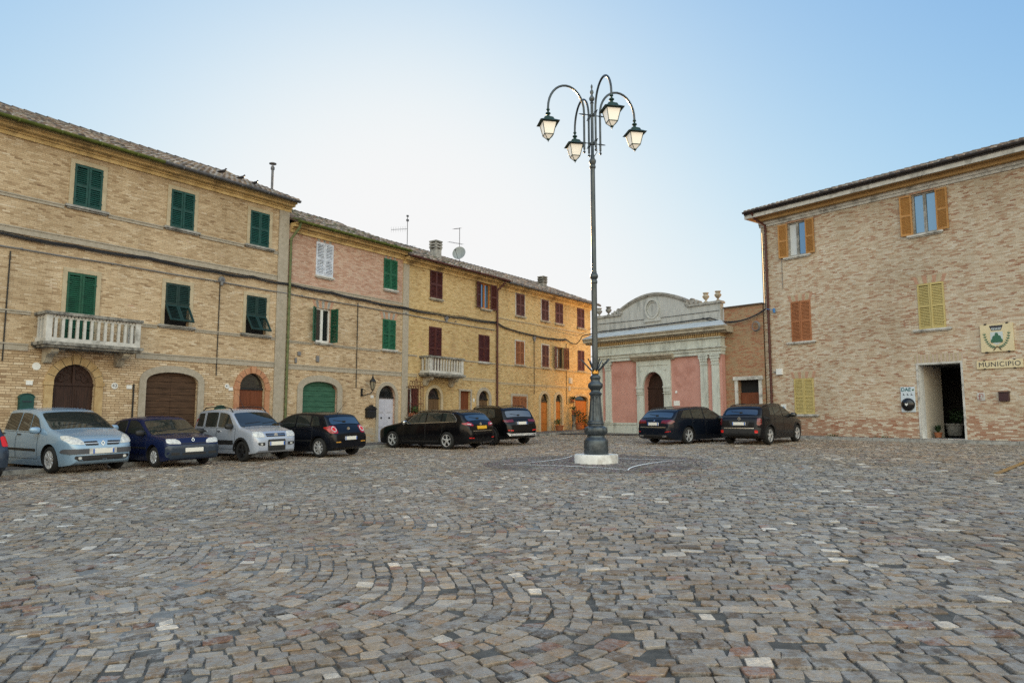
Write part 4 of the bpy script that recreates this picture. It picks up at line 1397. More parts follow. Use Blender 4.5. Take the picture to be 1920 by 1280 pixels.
window(T, 1.41, 2.36, 5.08, 6.93, MT['orange'], sill=SO, lintel=LV, label='rust coloured shutters, slightly parted', aL=4, aR=3)
window(T, 6.9, 7.87, 5.12, 6.93, MT['yellow'], sill=SO, lintel=LV, label='pale yellow shutters, slightly parted', aL=3, aR=4)
window(T, 1.41, 2.35, 1.81, 3.41, MT['yellow'], sill=SO, lintel=LV, label='pale yellow closed shutters on the ground floor')
window(T, 12.6, 13.5, 8.95, 10.62, MT['ochre'], sill=SO); window(T, 12.6, 13.5, 5.12, 6.93, MT['yellow'], sill=SO); window(T, 12.6, 13.5, 1.81, 3.41, MT['yellow'], sill=SO)
# entrance passage
mb = MB()
a, b, c, d = 6.76, 8.28, .84, 3.72
e2 = 2.1
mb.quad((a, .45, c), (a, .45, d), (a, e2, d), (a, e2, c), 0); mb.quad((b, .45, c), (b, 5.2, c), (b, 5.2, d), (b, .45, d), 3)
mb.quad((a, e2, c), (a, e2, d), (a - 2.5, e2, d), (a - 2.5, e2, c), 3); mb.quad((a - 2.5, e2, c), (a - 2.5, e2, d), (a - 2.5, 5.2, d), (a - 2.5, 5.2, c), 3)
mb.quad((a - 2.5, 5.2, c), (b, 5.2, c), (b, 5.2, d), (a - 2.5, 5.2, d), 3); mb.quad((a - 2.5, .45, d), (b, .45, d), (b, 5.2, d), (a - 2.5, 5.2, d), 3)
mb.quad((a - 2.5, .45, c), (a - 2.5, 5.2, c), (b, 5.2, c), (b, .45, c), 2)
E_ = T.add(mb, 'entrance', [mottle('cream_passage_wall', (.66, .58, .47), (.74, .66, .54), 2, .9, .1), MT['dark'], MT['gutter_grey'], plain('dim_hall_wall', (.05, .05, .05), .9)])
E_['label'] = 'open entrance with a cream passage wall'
mb = MB(); 
mb.box(a - .075, a - .002, -.03, .05, c - .02, d); mb.box(b + .002, b + .075, -.03, .05, c - .02, d); mb.box(a - .075, b + .075, -.033, .05, d + .002, d + .075)
T.add(mb, 'door_frame', MT['stone_white'], E_)
mb = MB(); mb.box(a - .25, b + .25, -.16, .44, c - .12, c - .012); T.add(mb, 'doorstep', MT['stone_white'], E_)
mb = MB()
for k in range(24):
    x0 = a - .12 + (b - a + .24) * k / 24
    mb.box(x0, x0 + .055, -.008, .02, d + .082, d + .4, k % 2)
T.add(mb, 'lintel', [MT['plaster_tan'], mottle('pale_pink_brick', (.42, .33, .26), (.52, .42, .34), 12, .9, .3)], E_)
mb = MB()
mb.sweep([(.02, 10.7), (.02, 10.95), (-.1, 10.95), (-.1, 10.82), (-.05, 10.8), (-.05, 10.7)], -.05, TU); T.add(mb, 'string_course', MT['stone_white'])
mb = MB(); mb.box(-.36, TU, -.62, .02, 11.12, 11.2); mb.box(-.35, 0, .021, 10, 11.12, 11.2); mb.box(-.06, TU, -.3, .02, 10.951, 11.119); T.add(mb, 'soffit', MT['soffit'])
mb = MB(); mb.box(-.36, TU, -.68, -.6, 11.1, 11.32); mb.box(-.42, -.36, -.68, 10.5, 11.1, 11.32); T.add(mb, 'eaves_board', MT['stone_white'])
RT, zt_ = roof(T, 0, TU, 11.42, 10, 18.8, .72, .4, 0, gutter=[(-.42, TU, MT['gutter_dark'])], tone=1.0)
mb = MB(); mb.box(-.41, TU, -.74, -.69, 11.28, 11.44); T.add(mb, 'eaves_flashing', MT['gutter_dark'])
downpipe(T, [(.02, -.75, 11.35), (.05, -.55, 11.05), (.3, -.09, 10.75), (.3, -.09, 10.3), (.3, -.09, .6)], .055, MT['pipe_brown'])
mb = MB(); mb.tube([(1.05, -.02, 10.3), (1.05, -.02, 7.6)], .012, 6); T.add(mb, 'wall_conduit', MT['cable_grey'])

# things fixed to the town hall
sg = thing('town_crest_sign', 'square cream panel with a green crest, crown and laurel branches on the town hall wall', 'sign', RF.at(9.56, 0, 4.56), RF.rz)
MT['sign_cream'] = mottle('cream_sign_board', (.6, .5, .3), (.68, .58, .38), 3, .6, .1)
MT['crest_green'] = plain('crest_green', (.03, .12, .07), .6); MT['crest_blue'] = plain('crest_dark_blue', (.02, .05, .09), .6); MT['crest_brown'] = plain('crest_brown', (.12, .07, .03), .6)
MT['crest_pale'] = plain('crest_pale_field', (.5, .56, .56), .6)
mb = MB(); mb.box(-.53, .53, -.07, -.01, -.51, .51)
mb.build('panel', MT['sign_cream'], sg, bevel=.006)
mb = MB(); 
for x in (-.35, .35):
    for z in (-.52, .52): mb.box(x - .035, x + .035, -.085, -.0, z - .025, z + .025)
mb.build('bracket', MT['iron'], sg)
mb = MB()
mb.prism([(-.2, .22), (-.2, -.08), (-.12, -.2), (0, -.26), (.12, -.2), (.2, -.08), (.2, .22)], -.074, -.07); sh_ = mb.build('shield', MT['crest_pale'], sg)
mb = MB()
for x, z, w, h in ((0, .1, .06, .17), (-.07, .0, .075, .16), (.07, .0, .075, .16), (-.11, -.1, .08, .14), (0, -.1, .08, .14), (.11, -.1, .08, .14)):
    mb.prism([(x - w, z - h / 2), (x + w, z - h / 2), (x + w, z + h * .1), (x + w * .5, z + h * .5), (x - w * .5, z + h * .5), (x - w, z + h * .1)], -.078 - .0005 * len(mb.f), -.0745)
mb.build('mountain_charge', MT['crest_green'], sh_)
mb = MB()
mb.prism([(-.15, .27), (.15, .27), (.2, .4), (-.2, .4)], -.076, -.07, 0)
for k in range(9):
    x = -.19 + .38 * k / 8
    mb.prism([(x - .02, .4), (x + .02, .4), (x + .022, .44), (x, .47), (x - .022, .44)], -.0765, -.07, 0)
mb.prism([(-.13, .29), (.13, .29), (.16, .37), (-.16, .37)], -.079, -.0762, 1)
for k in range(5): mb.prism([(-.1 + .05 * k - .012, .3), (-.1 + .05 * k + .012, .3), (-.1 + .05 * k + .012, .36), (-.1 + .05 * k - .012, .36)], -.0805, -.0792, 0)
mb.build('crown', [MT['ink'], MT['crest_pale']], sg)
for s, mt_ in ((-1, 'crest_green'), (1, 'crest_green')):
    mb = MB()
    pts = [(s * (.05 + .35 * math.sin(t * 1.5)), -.36 + .62 * (1 - math.cos(t * 1.5)) / 1.0) for t in np.linspace(0, 1, 10)]
    for i in range(9):
        (x, z), (x2, z2) = pts[i], pts[i + 1]
        dx, dz = x2 - x, z2 - z; l = math.hypot(dx, dz); dx, dz = dx / l, dz / l
        mb.prism([(x - dz * .006, z + dx * .006), (x + dz * .006, z - dx * .006), (x2 + dz * .006, z2 - dx * .006), (x2 - dz * .006, z2 + dx * .006)], -.0755, -.07)
        for q in (-1, 1):
            ex, ez = dx * .75 - q * dz * .66, dz * .75 + q * dx * .66
            L_ = .085
            mb.prism([(x, z), (x + ex * L_ * .5 + ez * .02, z + ez * L_ * .5 - ex * .02), (x + ex * L_, z + ez * L_), (x + ex * L_ * .5 - ez * .02, z + ez * L_ * .5 + ex * .02)], -.076, -.07)
    mb.build('laurel_branch', MT[mt_], sg)
mb = MB()
for s in (-1, 1):
    mb.prism([(s * .0, -.33), (s * .03, -.33), (s * .15, -.46), (s * .11, -.47)][::s], -.0772, -.07); mb.prism([(-.035, -.36), (.035, -.36), (.035, -.31), (-.035, -.31)], -.078 - .001 * s, -.07)
    mb.prism([(s * .02, -.34), (s * .16, -.38), (s * .15, -.36)][::s], -.077, -.07)
mb.build('ribbon', MT['crest_brown'], sg)

ms = thing('lettered_sign', 'long cream sign with the word MUNICIPIO beside the town hall entrance', 'sign', RF.at(9.58, 0, 3.59), RF.rz)
mb = MB(); mb.box(-.74, .74, -.06, -.01, -.15, .15); mb.build('panel', MT['sign_cream'], ms, bevel=.005)
mb = MB()
for x in (-.48, .48):
    for z in (-.155, .155): mb.box(x - .03, x + .03, -.075, 0, z - .018, z + .018)
mb.build('bracket', MT['iron'], ms)
lt_ = text_obj('MUNICIPIO', .245, MT['ink'], ms, (0, -.063, -.005), .003, sx=1.0, bold=0, space=1.12)

ae = thing('defibrillator_cabinet', 'white wall panel marked DAE with a round black defibrillator cabinet', 'cabinet', RF.at(6.32, 0, 2.37), RF.rz)
mb = MB(); mb.box(-.27, .27, -.05, -.005, -.5, .5); mb.build('panel', plain('pale_blue_white_panel', (.55, .62, .68), .4), ae, bevel=.01)
text_obj('DAE', .2, plain('teal_letters', (.01, .12, .13), .5), ae, (-.06, -.054, .39), .002, bold=.004)
mb = MB(); mb.prism([(.17, .37), (.21, .33), (.25, .37), (.245, .41), (.21, .395), (.175, .41)], -.056, -.05); mb.build('heart_mark', MT['crest_green'], ae)
mb = MB()
for k, x in enumerate((-.15, 0, .15)):
    mb.prism([(x - .045, .165), (x + .045, .165), (x + .03, .185), (x - .02, .2)], -.054, -.05); mb.prism([(x - .012 + .02 * math.cos(a), .225 + .02 * math.sin(a)) for a in np.linspace(0, 2 * PI, 9)[:-1]], -.054, -.05)
mb.build('pictogram', MT['ink'], ae)
mb = MB(); mb.lathe([(.001, -.16), (.1, -.155), (.2, -.12), (.25, -.06), (.26, -.03), (.26, 0)], (0, -.05, -.2), 28, axis='y'); cb = mb.build('round_cabinet', plain('glossy_black_plastic', (.01, .01, .011), .2), ae, smooth=50)
mb = MB(); mb.prism([(-.06, -.2), (-.0, -.26), (.06, -.2), (.05, -.15), (0, -.17), (-.05, -.15)], -.222, -.215); mb.build('heart_mark', MT['enamel'], cb)

bx = thing('post_box', 'small dark red letter box on the town hall wall under the lettered sign', 'post box', RF.at(9.66, 0, 2.41), RF.rz)
mb = MB(); mb.box(-.16, .16, -.13, -.0, -.17, .14); mb.build('box', plain('dark_red_enamel', (.035, .008, .012), .35), bx, bevel=.01)
mb = MB(); mb.hexa([(-.18, -.16, .141), (.18, -.16, .141), (.18, 0, .141), (-.18, 0, .141), (-.18, -.16, .15), (.18, -.16, .15), (.18, 0, .19), (-.18, 0, .19)]); mb.build('lid', plain('darker_red_enamel', (.025, .006, .009), .35), bx)
fs = thing('tile_plaque', 'small pale tile plaque with red marks beside the entrance', 'plaque', RF.at(8.9, 0, 2.42), RF.rz)
mb = MB(); mb.box(-.13, .13, -.015, -.0, -.15, .15); mb.build('tile', MT['stone_white'], fs)
mb = MB()
for q in ((-.06, -.04, -.09, .1), (-.04, .07, .07, .1), (-.1, .0, .0, .03), (.05, .08, -.02, .06), (-.1, .02, -.11, -.09)): mb.box(q[0], q[1], -.019, -.0152, q[2], q[3])
mb.build('painted_mark', plain('faded_red_paint', (.28, .07, .05), .7), fs)
cm = thing('alarm_box', 'small white box on the town hall wall by the brown downpipe', 'box', RF.at(.75, 0, 3.76), RF.rz)
mb = MB(); mb.box(-.15, .15, -.13, -.005, -.14, .14); mb.build('case', MT['paint_white'], cm, bevel=.015)
mb = MB(); mb.box(-.3, -.151, -.09, -.05, -.02, .02); mb.build('arm', MT['cable_grey'], cm)
ns = thing('notice_sign', 'small white notice with a blue arrow low beside the yellow ground floor shutters', 'sign', RF.at(.85, 0, 2.05), RF.rz)
mb = MB(); mb.box(-.13, .13, -.02, -.002, -.22, .22); mb.build('panel', MT['enamel'], ns)
mb = MB(); mb.prism([(-.06, .05), (-.02, .05), (-.02, -.02), (.02, -.02), (.02, .05), (.06, .05), (0, .13)], -.024, -.0202); mb.build('arrow', plain('blue_print', (.03, .2, .45), .5), ns)


# ---- plants
def leaf_ball(mb, c, r, n, size, sz=1.0, mi=0):
    for _ in range(n):
        d = Vector((random.gauss(0, 1), random.gauss(0, 1), random.gauss(0, 1))).normalized()
        p = Vector(c) + Vector((d.x, d.y, d.z * sz)) * r * random.uniform(.35, 1.0)
        a = Vector((random.gauss(0, 1), random.gauss(0, 1), random.gauss(0, .6))).normalized()
        b = a.cross(d).normalized() if abs(a.dot(d)) < .95 else Vector((1, 0, 0))
        s = size * random.uniform(.6, 1.3)
        mb.quad(p - a * s, p + b * s * .45, p + a * s, p - b * s * .45, mi)


def blades(mb, c, n, length, w=.03, spread=.8, mi=0):
    for _ in range(n):
        an = random.uniform(0, 2 * PI); t = random.uniform(.15, spread)
        d = Vector((math.cos(an) * t, math.sin(an) * t, 1)).normalized(); q = Vector((-math.sin(an), math.cos(an), 0)) * w
        L_ = length * random.uniform(.6, 1.1); p = Vector(c)
        m1 = p + d * L_ * .55; e = p + d * L_ + Vector((math.cos(an), math.sin(an), -.5)) * L_ * .15
        mb.quad(p - q * .6, p + q * .6, m1 + q, m1 - q, mi); mb.add([m1 - q, m1 + q, e], [(0, 1, 2)], mi)


def potted(name, label, F, u, y, r, h, fol, pr=.16, ph=.28, mat='terracotta', zoff=.13, leafm='leaf', kind='ball'):
    P = F.at(u, y)
    z = G(P.x, P.y) + zoff
    o = thing(name, label, 'potted plant', (P.x, P.y, z), F.rz)
    mb = MB(); mb.lathe([(.001, 0), (pr * .7, 0), (pr * .95, ph * .85), (pr * 1.08, ph * .86), (pr * 1.1, ph), (pr * .95, ph), (pr * .9, ph * .9), (.001, ph * .9)], n=16)
    mb.build('pot', MT[mat], o, smooth=40)
    mb = MB()
    if kind == 'ball':
        for k in range(3): mb.tube([(0, 0, ph * .85), (random.gauss(0, r * .3), random.gauss(0, r * .3), ph + h * .6)], .012, 5)
        for _ in range(5): leaf_ball(mb, (random.gauss(0, r * .4), random.gauss(0, r * .4), ph + h * random.uniform(.3, .8)), r * .65, fol // 5, .055)
    else:
        blades(mb, (0, 0, ph * .85), fol, h)
    mb.build('foliage', MT[leafm], o)
    return o


# ------------------------------------------------------------------ the four-armed lamp post
lx, ly = LAMP
lz = G(lx, ly)
LP = thing('street_lamp', 'tall dark cast iron street lamp with four lit lanterns on a white round plinth', 'street lamp', (lx, ly, lz), 0)
MT['cast'] = mottle('dark_cast_iron', (.028, .037, .044), (.085, .1, .112), 7, .38, .2, metal=.5, spec=.5)
MT['cast_worn'] = mottle('worn_cast_iron', (.02, .028, .034), (.11, .12, .125), 3, .4, .2, metal=.5, stretch=(3, 3, .5), spec=.5)
MT['brass'] = mottle('worn_brass', (.4, .2, .04), (.6, .36, .1), 8, .3, .1, metal=.9)
MT['lantern_green'] = mottle('dark_green_lantern_iron', (.012, .035, .03), (.03, .06, .05), 9, .45, .1, metal=.3)
mb = MB(); mb.lathe([(.001, -.1), (.6, -.1), (.6, .22), (.585, .245), (.001, .245)], n=40)
mb.build('plinth', mottle('white_painted_stone', (.56, .55, .52), (.74, .74, .72), 4, .75, .3, dirt=(.34, .31, .27, 1)), LP, smooth=40)
prof = [(.001, .245), (.33, .245), (.335, .26), (.335, .6), (.32, .64), (.27, .68), (.24, .72), (.24, .76), (.27, .78), (.305, .83), (.315, .9), (.3, .97), (.255, 1.0), (.215, 1.02), (.215, 1.06), (.235, 1.08), (.225, 1.1)]
mb = MB(); mb.lathe(prof, n=40, flute=lambda r, z, i: r + (.012 * (1 if i % 4 < 2 else -1) if .82 < z < .98 else 0))
mb.build('base', MT['cast'], LP, smooth=38)
fl = [(.215, 1.1), (.214, 1.14), (.2, 1.16)] + [(.2 - .055 * t, 1.16 + .66 * t) for t in np.linspace(0, 1, 9)] + [(.15, 1.83), (.15, 1.85)]
mb = MB(); mb.lathe(fl, n=48, flute=lambda r, z, i: r - (.022 if (i % 6 < 3 and 1.17 < z < 1.80) else 0))
mb.build('fluted_shaft', MT['cast'], LP, smooth=30)
cp_ = [(.15, 1.85), (.178, 1.88), (.178, 1.92), (.13, 1.96), (.125, 2.0), (.2, 2.08), (.212, 2.13), (.2, 2.18), (.13, 2.24), (.125, 2.3), (.15, 2.33), (.15, 2.37), (.1, 2.42), (.085, 2.44)]
mb = MB(); mb.lathe(cp_, n=32); mb.build('collar', MT['cast'], LP, smooth=45)
mb = MB(); mb.lathe([(.08, 2.44), (.105, 2.46), (.105, 2.55), (.08, 2.57)], n=20); mb.build('brass_ring', MT['brass'], LP, smooth=40)
mb = MB()
for k in range(8):
    a = 2 * PI * k / 8 + .2
    p0 = Vector((.1 * math.cos(a), .1 * math.sin(a), 2.54)); p1 = Vector((.42 * math.cos(a), .42 * math.sin(a), 2.86))
    mb.tube([p0, p1], [.025, .014], 6)
mb.build('spike_collar', MT['cast'], LP)
pole = [(.08, 2.57), (.082, 2.6), (.078, 5.0), (.095, 5.02), (.095, 5.08), (.075, 5.12), (.112, 5.18), (.118, 5.22), (.1, 5.28), (.08, 5.3), (.08, 5.34), (.072, 5.38), (.066, 8.35), (.085, 8.37), (.09, 8.42), (.07, 8.46), (.1, 8.55), (.1, 8.6), (.06, 8.66), (.06, 8.75), (.045, 8.78), (.042, 10.3), (.06, 10.32),
        (.035, 10.36), (.075, 10.42), (.08, 10.47), (.04, 10.53), (.03, 10.58), (.055, 10.63), (.05, 10.68), (.015, 10.74), (.03, 10.8), (.03, 10.84), (.002, 10.9)]
mb = MB(); mb.lathe(pole, n=24); mb.build('pole', MT['cast_worn'], LP, smooth=40)
mb = MB()
for z in (9.1, 9.95):
    mb.lathe([(.04, z - .04), (.07, z - .03), (.07, z + .03), (.04, z + .04)], n=16)
    for k in range(4):
        a = math.radians(16.6 + 90 * k)
        d = Vector((math.cos(a), math.sin(a), 0))
        mb.tube([d * .05 + Vector((0, 0, z)), d * .25 + Vector((0, 0, z))], .014, 6)
        mb.tube([d * .25 + Vector((0, 0, z)), d * .37 + Vector((0, 0, z)), d * .42 + Vector((0, 0, z))], [.022, .016, .003], 6)
        mb.ball(d * .25 + Vector((0, 0, z)), .045, 6)
mb.build('arm_clamp', MT['cast'], LP)
lathe_h = [(.02, .32), (.05, .3), (.055, .26), (.025, .23), (.03, .2), (.075, .16), (.08, .13), (.04, .09), (.05, .06), (.06, .0)]
MT['lamp_glass'] = plain('lit_milky_glass', (.75, .72, .66), .35, emit=(1.0, .86, .68), es=.12)


def frustum(mb, w0, z0, w1, z1, mi=0, cap=True):
    v = [(-w0, -w0, z0), (w0, -w0, z0), (w0, w0, z0), (-w0, w0, z0), (-w1, -w1, z1), (w1, -w1, z1), (w1, w1, z1), (-w1, w1, z1)]
    mb.hexa(v, mi)


lan_me = {}
R0 = .25; R1 = 1.35
for k in range(4):
    a = math.radians(16.6 + 90 * k)
    mb = MB()
    pts = [(R0, 0, 8.9), (R0, 0, 10.02)]
    c = (R0 + R1) / 2; r = (R1 - R0) / 2
    for t in np.linspace(0, PI, 17)[1:]:
        pts.append((c - r * math.cos(t), 0, 10.02 + .72 * math.sin(t)))
    pts.append((R1, 0, 9.95))
    mb.tube(pts, .033, 8)
    mb.ball((R0, 0, 8.83), .04, 6); mb.tube([(R0, 0, 8.9), (R0, 0, 8.8)], .012, 6)
    A = mb.build('lamp_arm', MT['cast'], LP, rot=(0, 0, a), smooth=50)
    # lantern: hung at the arm's end
    if k == 0:
        g = MB()
        g.lathe(lathe_h, (0, 0, 0), 14)
        frustum(g, .13, -.02, .06, .03); frustum(g, .16, -.1, .13, -.02); frustum(g, .29, -.19, .16, -.1); frustum(g, .3, -.205, .29, -.19)
        for sx_, sy_ in ((1, 1), (1, -1), (-1, 1), (-1, -1)):
            g.tube([(sx_ * .215, sy_ * .215, -.2), (sx_ * .135, sy_ * .135, -.62), (sx_ * .03, sy_ * .03, -.76)], .011, 5)
        for w, z in ((.135, -.62), (.21, -.215)):
            for s in (-1, 1):
                g.box(-w, w, s * w - .01, s * w + .01, z - .012, z + .012); g.box(s * w - .01, s * w + .01, -w + .011, w - .011, z - .011, z + .011)
        g.lathe([(.001, -.86), (.012, -.84), (.02, -.8), (.05, -.78), (.05, -.75), (.001, -.73)], n=10)
        lan_me['frame'] = g.mesh('lantern', MT['lantern_green'])
        h = MB(); frustum(h, .128, -.62, .205, -.206); frustum(h, .03, -.75, .126, -.635)
        lan_me['glass'] = h.mesh('lantern_glass', MT['lamp_glass'])
    # the lantern is a part, its glass a sub-part
    Ln = link('lantern', lan_me['frame'], LP, (R1 * math.cos(a), R1 * math.sin(a), 9.72), (0, 0, math.radians(10)))
    Ln.scale = (.94, .94, .84)
    link('lantern_glass', lan_me['glass'], Ln)
mb = MB(); mb.tube([(.05, 0, 8.72), (.13, -.02, 8.85), (.12, -.03, 9.0), (.06, -.02, 9.05)], .01, 6); mb.build('cable_loop', MT['cable'], LP)
# ------------------------------------------------------------------ cars
def interp(pts, x):
    return float(np.interp(x, [p[0] for p in pts], [p[1] for p in pts]))


def smooth_line(pts, L, w=.05):
    xs_ = np.linspace(0, L, 400)
    y = np.interp(xs_, [p[0] for p in pts], [p[1] for p in pts])
    k = max(1, int(w / L * 400))
    ker = np.hanning(2 * k + 3); ker /= ker.sum()
    yp = np.pad(y, k + 1, mode='edge')
    y2 = np.convolve(yp, ker, 'valid')
    # keep the ends crisp
    e = np.clip(np.minimum(xs_, L - xs_) / (w * 1.2), 0, 1)
    y = y * (1 - e) + y2 * e
    return lambda x: float(np.interp(x, xs_, y))


MT['tyre'] = plain('tyre_rubber', (.012, .012, .012), .85)
MT['alloy'] = plain('silver_alloy', (.72, .73, .75), .3, .6)
MT['alloy_dark'] = plain('dark_alloy', (.08, .08, .085), .35, .8)
MT['hub'] = plain('dark_brake_hub', (.015, .015, .016), .6)
MT['car_plastic'] = plain('black_plastic_trim', (.014, .014, .015), .55)
MT['car_plastic_grey'] = plain('grey_plastic_trim', (.07, .072, .08), .6)
MT['car_glass'] = plain('dark_car_glass', (.02, .024, .022), .02, 0, 0, 1.8, .5)
MT['rear_glass'] = plain('tinted_rear_glass', (.012, .02, .028), .03, 0, 0, 2.3, .6)
MT['chrome'] = plain('chrome_strip', (.7, .7, .7), .15, 1)
MT['headlight'] = mottle('clear_headlight', (.3, .3, .29), (.8, .79, .74), 16, .12, 0, spec=.9)
MT['taillight'] = mottle('red_taillight', (.2, .004, .006), (.45, .012, .012), 12, .15, 0, spec=.8)
MT['taillight_dark'] = mottle('dark_red_taillight', (.07, .003, .006), (.2, .008, .012), 12, .15, 0, spec=.8)
MT['reflector'] = plain('red_reflector', (.6, .015, .012), .3)
MT['plate'] = plain('blank_white_plate', (.72, .7, .64), .5)
MT['plate_yellow'] = plain('blank_yellow_plate', (.75, .42, .03), .5)
MT['plate_blue'] = plain('plate_blue_band', (.03, .11, .4), .5)
MT['amber'] = plain('amber_lens', (.6, .3, .05), .2)
for nm, c, me_, ro in (('ice_blue', (.25, .37, .50), .25, .3), ('navy', (.008, .014, .055), .2, .3), ('silver', (.36, .40, .48), .25, .3), ('black', (.004, .005, .008), 0, .28),
                       ('black2', (.003, .003, .004), 0, .26), ('graphite', (.006, .009, .016), .1, .26), ('brownblack', (.007, .007, .009), .1, .28), ('bluegrey', (.04, .055, .08), .4, .3)):
    m_ = plain('car_paint_' + nm, c, ro - .06, me_, .7 if c[1] > .1 else .25, spec=.5 if c[1] > .1 else .2)
    MT['paint_' + nm] = m_


class Car:
    def __init__(s, sp):
        s.sp = sp
        L = sp['L']; s.L = L
        s.top = smooth_line(sp['top'], L, sp.get('soft', .07)); s.bot = smooth_line([(a, b * .88) for a, b in sp['bot']], L, .1); s.wid = smooth_line(sp['wid'], L, .12); s.belt = smooth_line(sp['belt'], L, .2)
        s.ax = (sp['fo'], sp['fo'] + sp['wb'])
        s.surface()

    def side(s, x, z):
        w = s.wid(x); zb = s.belt(x); zm = .62 * zb; z0 = s.bot(x)
        if z < zm:
            t = (zm - z) / max(.05, zm - .15)
            return w * (1 - .075 * t * t)
        if z < zb:
            t = (z - zm) / (zb - zm)
            return w * (1 - .04 * t * t)
        return w * .96 - (z - zb) * s.sp['tum']

    def surface(s):
        L = s.L
        xs_ = set(np.round(np.linspace(0, L, 64), 4)) | {round(.5 * L * (1 - math.cos(PI * k / 26)), 4) for k in range(27)} | {.015, .04, L - .015, L - .04}
        xs_ = sorted(xs_)
        xs_ = [xs_[0]] + [b for a, b in zip(xs_[:-1], xs_[1:]) if b - a > .008]
        vs, fs = [], []
        nb, nsd, nc, nt = 3, 12, 5, 6
        for x in xs_:
            zt, zb = s.top(x), s.bot(x)
            crown = .045 if zt > s.belt(x) + .15 else .03
            rc = s.sp.get('rc', .09)
            ze = zt - crown
            ring_ = []
            yb = s.side(x, zb + .03) * .97
            for k in range(nb): ring_.append((yb * k / nb, zb))
            z0, z1 = zb, max(zb + .02, ze - rc)
            for k in range(nsd + 1):
                z = z0 + (z1 - z0) * k / nsd
                y = s.side(x, max(z, zb + .02))
                if k == 0: y *= .985
                ring_.append((y, z))
            ye = s.side(x, z1); yc = s.side(x, ze)
            yin = max(.05, yc - rc * 1.5)
            P0, P1, P2 = (ye, z1), (yc, ze + .012), (yin, zt - crown * (yin / max(yc, .01)) ** 2)
            for k in range(1, nc + 1):
                t = k / nc
                ring_.append(tuple((1 - t) ** 2 * P0[i] + 2 * t * (1 - t) * P1[i] + t * t * P2[i] for i in (0, 1)))
            for k in range(1, nt + 1):
                y = yin * (1 - k / nt)
                ring_.append((y, zt - crown * (y / max(yc, .01)) ** 2))
            full = [(y, z) for y, z in ring_] + [(-y, z) for y, z in ring_[-2:0:-1]]
            s.n = len(full)
            vs += [(x, y, z) for y, z in full]
        n = s.n
        for i in range(len(xs_) - 1):
            for k in range(n):
                j = (k + 1) % n
                fs.append((i * n + k, (i + 1) * n + k, (i + 1) * n + j, i * n + j))
        fs.append(tuple(range(n))); fs.append(tuple(reversed(range((len(xs_) - 1) * n, len(xs_) * n))))
        s.vs, s.fs = vs, fs
        s.bvh = BVHTree.FromPolygons([Vector(v) for v in vs], fs)

    # local car coords: x from the front, y to the car's left... mesh is stored as (cx - x, y, z): forward = +x
    def T(s, p):
        return (s.ax[0] + s.sp['wb'] / 2 - p[0], p[1], p[2])

    def hit(s, a, b, view):
        """view F/B: a = y, b = z; view L/R: a = x, b = z; T: a = x, b = y"""
        o, d = {'F': ((-2, a, b), (1, 0, 0)), 'B': ((s.L + 2, a, b), (-1, 0, 0)), 'L': ((a, 3, b), (0, -1, 0)), 'R': ((a, -3, b), (0, 1, 0)), 'T': ((a, b, 4), (0, 0, -1))}[view]
        h = s.bvh.ray_cast(Vector(o), Vector(d))
        if h[0] is None:
            o2 = Vector(o) - Vector(d) * -2.2
            h = s.bvh.find_nearest(o2)
        nrm = h[1]
        if nrm.dot(Vector(d)) > 0: nrm = -nrm
        return h[0], nrm

    def patch(s, poly, view, off=.006, rnd=.03, res=.13):
        """polygon in a view plane laid on the body as a thin shell"""
        pts = []
        n = len(poly)
        for i in range(n):
            p, q, r = Vector(poly[i - 1]), Vector(poly[i]), Vector(poly[(i + 1) % n])
            a = min(rnd, (p - q).length * .4, (r - q).length * .4)
            A = q + (p - q).normalized() * a; B = q + (r - q).normalized() * a
            for t in (0, .33, .67, 1): pts.append((1 - t) ** 2 * A + 2 * t * (1 - t) * q + t * t * B)
        bm = bmesh.new()
        bv = [bm.verts.new((p[0], p[1], 0)) for p in pts]
        try: bm.faces.new(bv)
        except ValueError: pass
        bmesh.ops.triangulate(bm, faces=bm.faces[:])
        for _ in range(4):
            es = [e for e in bm.edges if e.calc_length() > res]
            if not es: break
            bmesh.ops.subdivide_edges(bm, edges=es, cuts=1)
            bmesh.ops.triangulate(bm, faces=[f for f in bm.faces if len(f.verts) > 3])
        bd = [e for e in bm.edges if e.is_boundary]
        r = bmesh.ops.extrude_edge_only(bm, edges=bd)
        low = {v for v in r['geom'] if isinstance(v, bmesh.types.BMVert)}
        vs = []
        bm.verts.index_update()
        for v in bm.verts:
            h, nr = s.hit(v.co.x, v.co.y, view)
            vs.append(s.T(h + nr * (-.004 if v in low else off)))
        fs = [[v.index for v in f.verts] for f in bm.faces]
        bm.free()
        return vs, fs

    def decal(s, name, polys, view, mat, parent, **k):
        mb = MB()
        for p in polys if isinstance(polys[0][0], (tuple, list)) else [polys]:
            mb.add(*s.patch(p, view, **k))
        o = mb.build(name, mat, parent, fix=True, smooth=50)
        return o


def mirror(poly): return [(-a, b) for a, b in poly][::-1]


_wheels = {}


